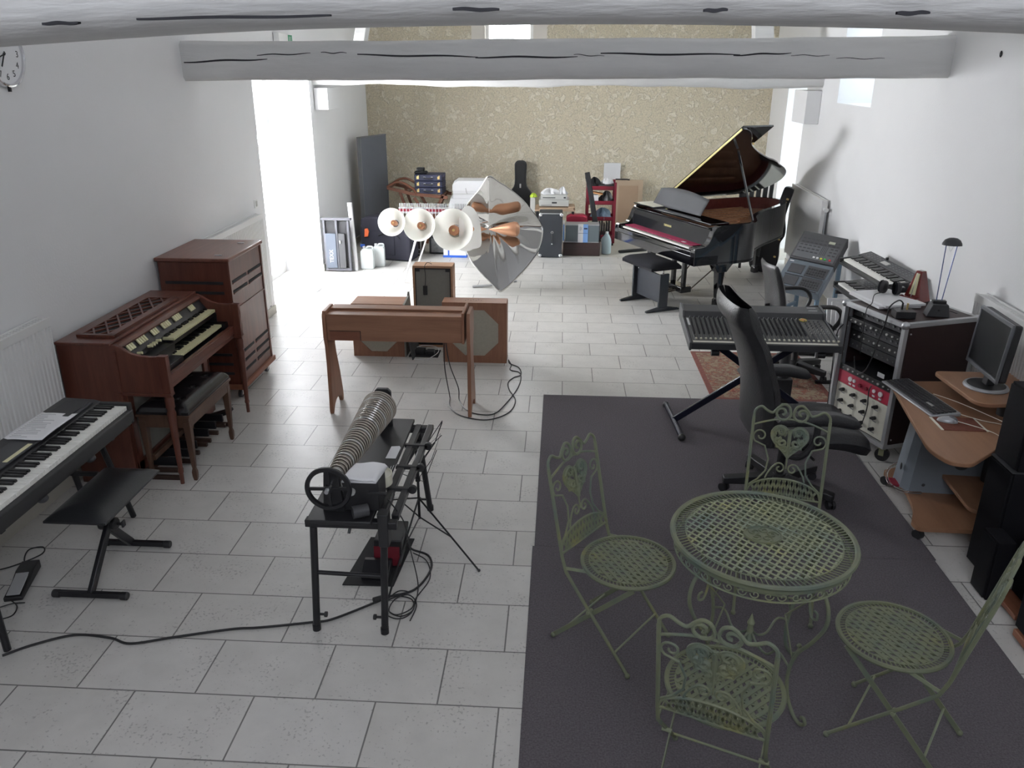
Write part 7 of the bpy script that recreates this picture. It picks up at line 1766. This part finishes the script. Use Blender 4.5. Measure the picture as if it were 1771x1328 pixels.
# ================================================================ verdigris garden table and chairs
PATINA2 = patina('verdigris_paint_pale', 1.45)
def lattice(b, R, pitch, wd, a1, a2, z, th=.003):
    for a, dz in ((a1, 0), (a2, .0016)):
        c, s = cos(a), sin(a); n = int(R/pitch)
        for i in range(-n, n+1):
            o = i*pitch; L = math.sqrt(max(0, R*R-o*o))
            if L < .01: continue
            p = (-s*o-c*L, c*o-s*L, z+dz); q = (-s*o+c*L, c*o+s*L, z+dz)
            b.bar(p, q, wd, th)
def ring_band(b, r0, r1, z, n, th=.003):
    """pierced band: two thin rings joined by short spokes"""
    for r in (r0+.003, r1-.003): b.lathe([(r-.003, z), (r+.003, z), (r+.003, z+th), (r-.003, z+th), (r-.003, z)], 72, caps=False)
    for i in range(n):
        a = 2*PI*i/n; a2 = a+.35*(2*PI/n)*2.2
        b.bar((r0*cos(a), r0*sin(a), z+th/2), (r1*cos(a2), r1*sin(a2), z+th/2), .0042, th*.9)
def spiral(cx, cz, r0, r1, a0, turns, n=26):
    return [(cx+(r0+(r1-r0)*i/n)*cos(a0+turns*2*PI*i/n), cz+(r0+(r1-r0)*i/n)*sin(a0+turns*2*PI*i/n)) for i in range(n+1)]
def garden_table():
    t = thing('garden_table', 'round verdigris green metal garden table with lattice top', 'table', (.765, -3.11, .007))
    z = .693; R = .352
    b = MB(); b.lathe([(R-.012, z-.002), (R, z-.008), (R+.004, z), (R, z+.008), (R-.012, z+.008), (R-.016, z+.003), (R-.012, z-.002)], 96, caps=False)
    b.lathe([(R-.014, z-.012), (R-.012, z-.028), (R-.010, z-.028), (R-.010, z-.010)], 96, caps=False); b.build('rim', PATINA, t)
    b = MB(); ring_band(b, .292, R-.012, z, 110); b.build('pierced_band', PATINA, t)
    b = MB(); lattice(b, .293, .0285, .0085, rad(56), rad(-46), z+.001); b.build('lattice', PATINA2, t)
    b = MB(); b.disc((0, 0, z+.002), .075, .004, 40, sx=1.0, sy=.85)
    b.M = TR(0, 0, z+.006)
    for k in range(5):
        a = 2*PI*k/5; b.tube([(x+.035*cos(a), y+.032*sin(a), .002) for x, y in spiral(0, 0, .024, .004, a, 1.3, 18)], .0028, 6)
    b.tube([(.07*cos(i*PI/20), .06*sin(i*PI/20), .001) for i in range(40)], .003, 6, closed=True); b.build('rosette', PATINA, t)
    b = MB()
    for k in range(44):    # scroll apron below the rim
        a = 2*PI*k/44; c, s = cos(a), sin(a); r = R-.018
        pts = [(r*cos(a+q/r), r*sin(a+q/r), z-.045+w) for q, w in spiral(0, 0, .018, .004, (k % 2)*PI, 1.1*(1 if k % 2 else -1), 12)]
        b.tube(pts, .0024, 5)
    b.lathe([(R-.020, z-.070), (R-.016, z-.070), (R-.016, z-.064), (R-.020, z-.064), (R-.020, z-.070)], 72, caps=False); b.build('scroll_apron', PATINA2, t)
    for k in range(4):
        a = rad(-58+90*k); c, s = cos(a), sin(a)
        prof = [(.30, .64), (.34, .58), (.345, .50), (.30, .40), (.24, .30), (.215, .20), (.225, .10), (.262, .035), (.30, .012), (.325, .03), (.318, .05), (.305, .045)]
        b = MB(); b.tube([(r*c, r*s, w) for r, w in [(v.x, v.y) for v in smooth_path([(p, q, 0) for p, q in prof], 6)]], .0075, 10); b.build('leg', PATINA, t)
        prof = [(.28, .62), (.26, .56), (.275, .50), (.30, .50), (.30, .525), (.285, .53)]
        b = MB(); b.tube([(r*c, r*s, w) for r, w in [(v.x, v.y) for v in smooth_path([(p, q, 0) for p, q in prof], 5)]], .005, 8); b.build('leg_scroll', PATINA, t)
        prof = [(.215, .22), (.15, .25), (.10, .20), (.05, .205), (.012, .24)]
        b = MB(); b.tube([(r*c, r*s, w) for r, w in [(v.x, v.y) for v in smooth_path([(p, q, 0) for p, q in prof], 5)]], .005, 8); b.tube([(r*c, r*s, w) for r, w in ((.225, .60), (.12, .40), (.215, .215))] and [(.29*c, .29*s, .60), (.16*c, .16*s, .43), (.225*c, .225*s, .26)], .0035, 6); b.build('leg_stretcher', PATINA, t)
    b = MB(); b.lathe([(.012, .19), (.015, .21), (.010, .23), (.014, .25), (.011, .27), (.016, .285), (.010, .30), (.001, .33)], 16); b.build('finial', PATINA2, t)

garden_table()
def garden_chair(label, loc, rz):
    t = thing('garden_chair', label, 'chair', loc, rz, 'verdigris garden chairs')
    z = .432; R = .20
    b = MB(); b.lathe([(R-.010, z-.006), (R, z-.008), (R+.003, z), (R, z+.007), (R-.010, z+.006), (R-.010, z-.006)], 72, caps=False); b.build('seat_rim', PATINA, t)
    b = MB(); ring_band(b, .162, R-.008, z, 72); b.build('seat_band', PATINA, t)
    b = MB(); lattice(b, .163, .0265, .0135, rad(28), rad(-28), z+.001); lattice(b, .163, .053, .009, rad(90), rad(90), z-.001); b.build('seat_lattice', PATINA, t)
    # the back lies in a leaning plane: point (y, h) -> 3d
    def bp(y, h): q = (h-.45)/.40; return (-.222-.085*q, y, h)
    W = .172
    post = lambda s: [bp(s*W, .86)]+[bp(s*W, .45), (-.205, s*W, .38), (.13, s*W, .012)]
    for s in (-1, 1):
        b = MB(); b.tube(smooth_path([bp(s*W, .84), bp(s*W, .65), bp(s*W, .45)], 4)+[Vector((-.20, s*W, .385)), Vector((-.10, s*W, .27)), Vector((.13, s*W, .014))], .0075, 8); b.ball((.13, s*W, .012), .012); b.build('back_post', PATINA, t)
        b = MB(); b.bar((-.27, s*(W-.018), .012), (.12, s*(W-.018), z-.012), .005, .020); b.ball((-.27, s*(W-.018), .012), .012); b.build('rear_leg', PATINA, t)
        b = MB(); b.cyl((-.0765, s*(W-.024), .235), (-.0765, s*(W+.010), .235), .008, n=10); b.build('hinge_pin', PATINA2, t)
        b = MB(); b.bar((-.205, s*W, .40), (-.10, s*.165, z-.008), .004, .014); b.build('seat_link', PATINA2, t)
    b = MB(); b.tube([(.06, -W, .095), (.06, W, .095)], .0045, 8); b.build('leg_stretcher', PATINA2, t)
    b = MB(); b.tube([(-.20, -W+.02, .09), (-.20, W-.02, .09)], .0045, 8); b.build('leg_stretcher', PATINA2, t)
    b = MB(); b.tube([(.10, -W+.02, z-.014), (.10, W-.02, z-.014)], .0045, 8); b.build('seat_stretcher', PATINA2, t)
    # scrolled top rail, two mirrored halves
    for s in (-1, 1):
        prof = [(W, .83), (W-.004, .865), (W-.03, .885), (W-.06, .868), (W-.085, .862), (W-.105, .885), (W-.13, .905), (W-.155, .895), (.006, .865)]
        tail = spiral(.044, .865, .040, .006, PI, 1.25, 24)
        b = MB(); b.tube([bp(s*y, h) for y, h in [(v.x, v.y) for v in smooth_path([(p, q, 0) for p, q in prof], 5)]+tail[1:]], .0062, 8); b.build('top_scroll', PATINA, t)
        prof = [(W, .795), (.12, .815), (.06, .832), (0, .838)]
        b = MB(); b.tube([bp(s*y, h) for y, h in [(v.x, v.y) for v in smooth_path([(p, q, 0) for p, q in prof], 5)]], .005, 8); b.build('arch_rail', PATINA, t)
        prof = spiral(.132, .745, .008, .036, 0, -1.15, 20)
        prof2 = prof+[(.108, .70), (.085, .64), (.092, .58), (.125, .535), (W-.003, .50)]
        b = MB(); b.tube([bp(s*y, h) for y, h in prof2], .0042, 7); b.build('side_scroll', PATINA, t)
        prof = spiral(.030, .600, .006, .028, PI*.5, -1.2, 20)+[(.065, .60), (.082, .57), (.09, .545)]
        b = MB(); b.tube([bp(s*y, h) for y, h in prof], .0042, 7); b.build('low_scroll', PATINA, t)
    # heart medallion with raised scrolls and pierced holes
    heart = []
    for i in range(48):
        a = 2*PI*i/48; x = 16*sin(a)**3; y = 13*cos(a)-5*cos(2*a)-2*cos(3*a)-cos(4*a); heart.append((x/16*.088, .738+y/16*.092))
    b = MB()
    outer = heart; inner = [(x*.70, .742+(y-.738)*.68) for x, y in heart]
    n = len(outer); vs = []
    for off in (.003, -.003):
        vs += [Vector(bp(x, y))+Vector((off, 0, 0)) for x, y in outer]+[Vector(bp(x, y))+Vector((off, 0, 0)) for x, y in inner]
    fs = []
    for i in range(n):
        j = (i+1) % n; fs += [(i, j, n+j, n+i), (2*n+i, 2*n+j, 3*n+j, 3*n+i), (i, j, 2*n+j, 2*n+i), (n+i, n+j, 3*n+j, 3*n+i)]
    b.add(vs, fs)
    for s in (-1, 1):
        for cx, cz, r0, r1, a0, tr in ((.040, .775, .028, .006, -.6, 1.2), (.030, .725, .024, .005, 1.2, -1.1), (.055, .735, .018, .004, 2.2, 1.1), (.018, .690, .018, .005, .4, 1.0)):
            b.tube([bp(s*x, y) for x, y in spiral(cx, cz, r0, r1, a0, tr, 16)], .0078, 6)
        b.tube([bp(0, .66), bp(s*.02, .70), bp(s*.055, .70), bp(s*.068, .75)], .006, 6)
        b.tube([bp(s*.004, .79), bp(s*.02, .755), bp(s*.05, .80), bp(s*.075, .77)], .006, 6)
    b.tube([bp(0, .655), bp(0, .72), bp(0, .785)], .009, 6); b.build('heart_medallion', PATINA, t)
    b = MB(); b.tube([bp(0, .60), bp(0, .655)], .004, 6); b.build('heart_stem', PATINA, t)
    # fan shaped lattice apron at the foot of the back
    arch = lambda y: .465+.085*math.sqrt(max(0, 1-(y/W)**2))
    b = MB(); b.tube([bp(-W+2*W*i/24, arch(-W+2*W*i/24)) for i in range(25)], .005, 7); b.tube([bp(-W, .462), bp(W, .462)], .005, 7)
    for i in range(-7, 8):
        for s in (-1, 1):
            y0 = i*.024; y1 = y0+s*.030; 
            h1 = arch(min(W*.98, max(-W*.98, y1)))
            if abs(y0) < W-.006 and abs(y1) < W: b.bar(bp(y0, .462), bp(y1, h1), .011, .003) if False else b.add(*quad_strip(Vector(bp(y0, .462)), Vector(bp(y1, h1)), .0055, .0015))
    b.build('back_lattice', PATINA, t)
    return t
def quad_strip(p, q, hw, ht):
    d = (q-p).normalized(); sd = Vector((0, 1, 0)); sd = (sd-d*sd.dot(d)).normalized(); n = d.cross(sd)
    vs = [p+sd*a*hw+n*c*ht for c in (-1, 1) for a in (-1, 1)]+[q+sd*a*hw+n*c*ht for c in (-1, 1) for a in (-1, 1)]
    return [tuple(v) for v in vs], [(0, 1, 3, 2), (4, 6, 7, 5), (0, 4, 5, 1), (2, 3, 7, 6), (0, 2, 6, 4), (1, 5, 7, 3)]
c0 = garden_chair('verdigris garden chair left of the round garden table, facing right', (.272, -2.925, .007), rad(-36))
for lab, loc, rz in (('verdigris garden chair with its back to the camera, nearest of the four', (.545, -3.65, .007), rad(68)),
                     ('verdigris garden chair behind the round garden table beside the office chair', (1.0, -2.59, .007), rad(-103)),
                     ('verdigris garden chair at the right, its back seen edge on', (1.22, -3.345, .007), rad(145))):
    c = copy_tree(c0); c.location = loc; c.rotation_euler = (0, 0, rz); c['label'] = lab
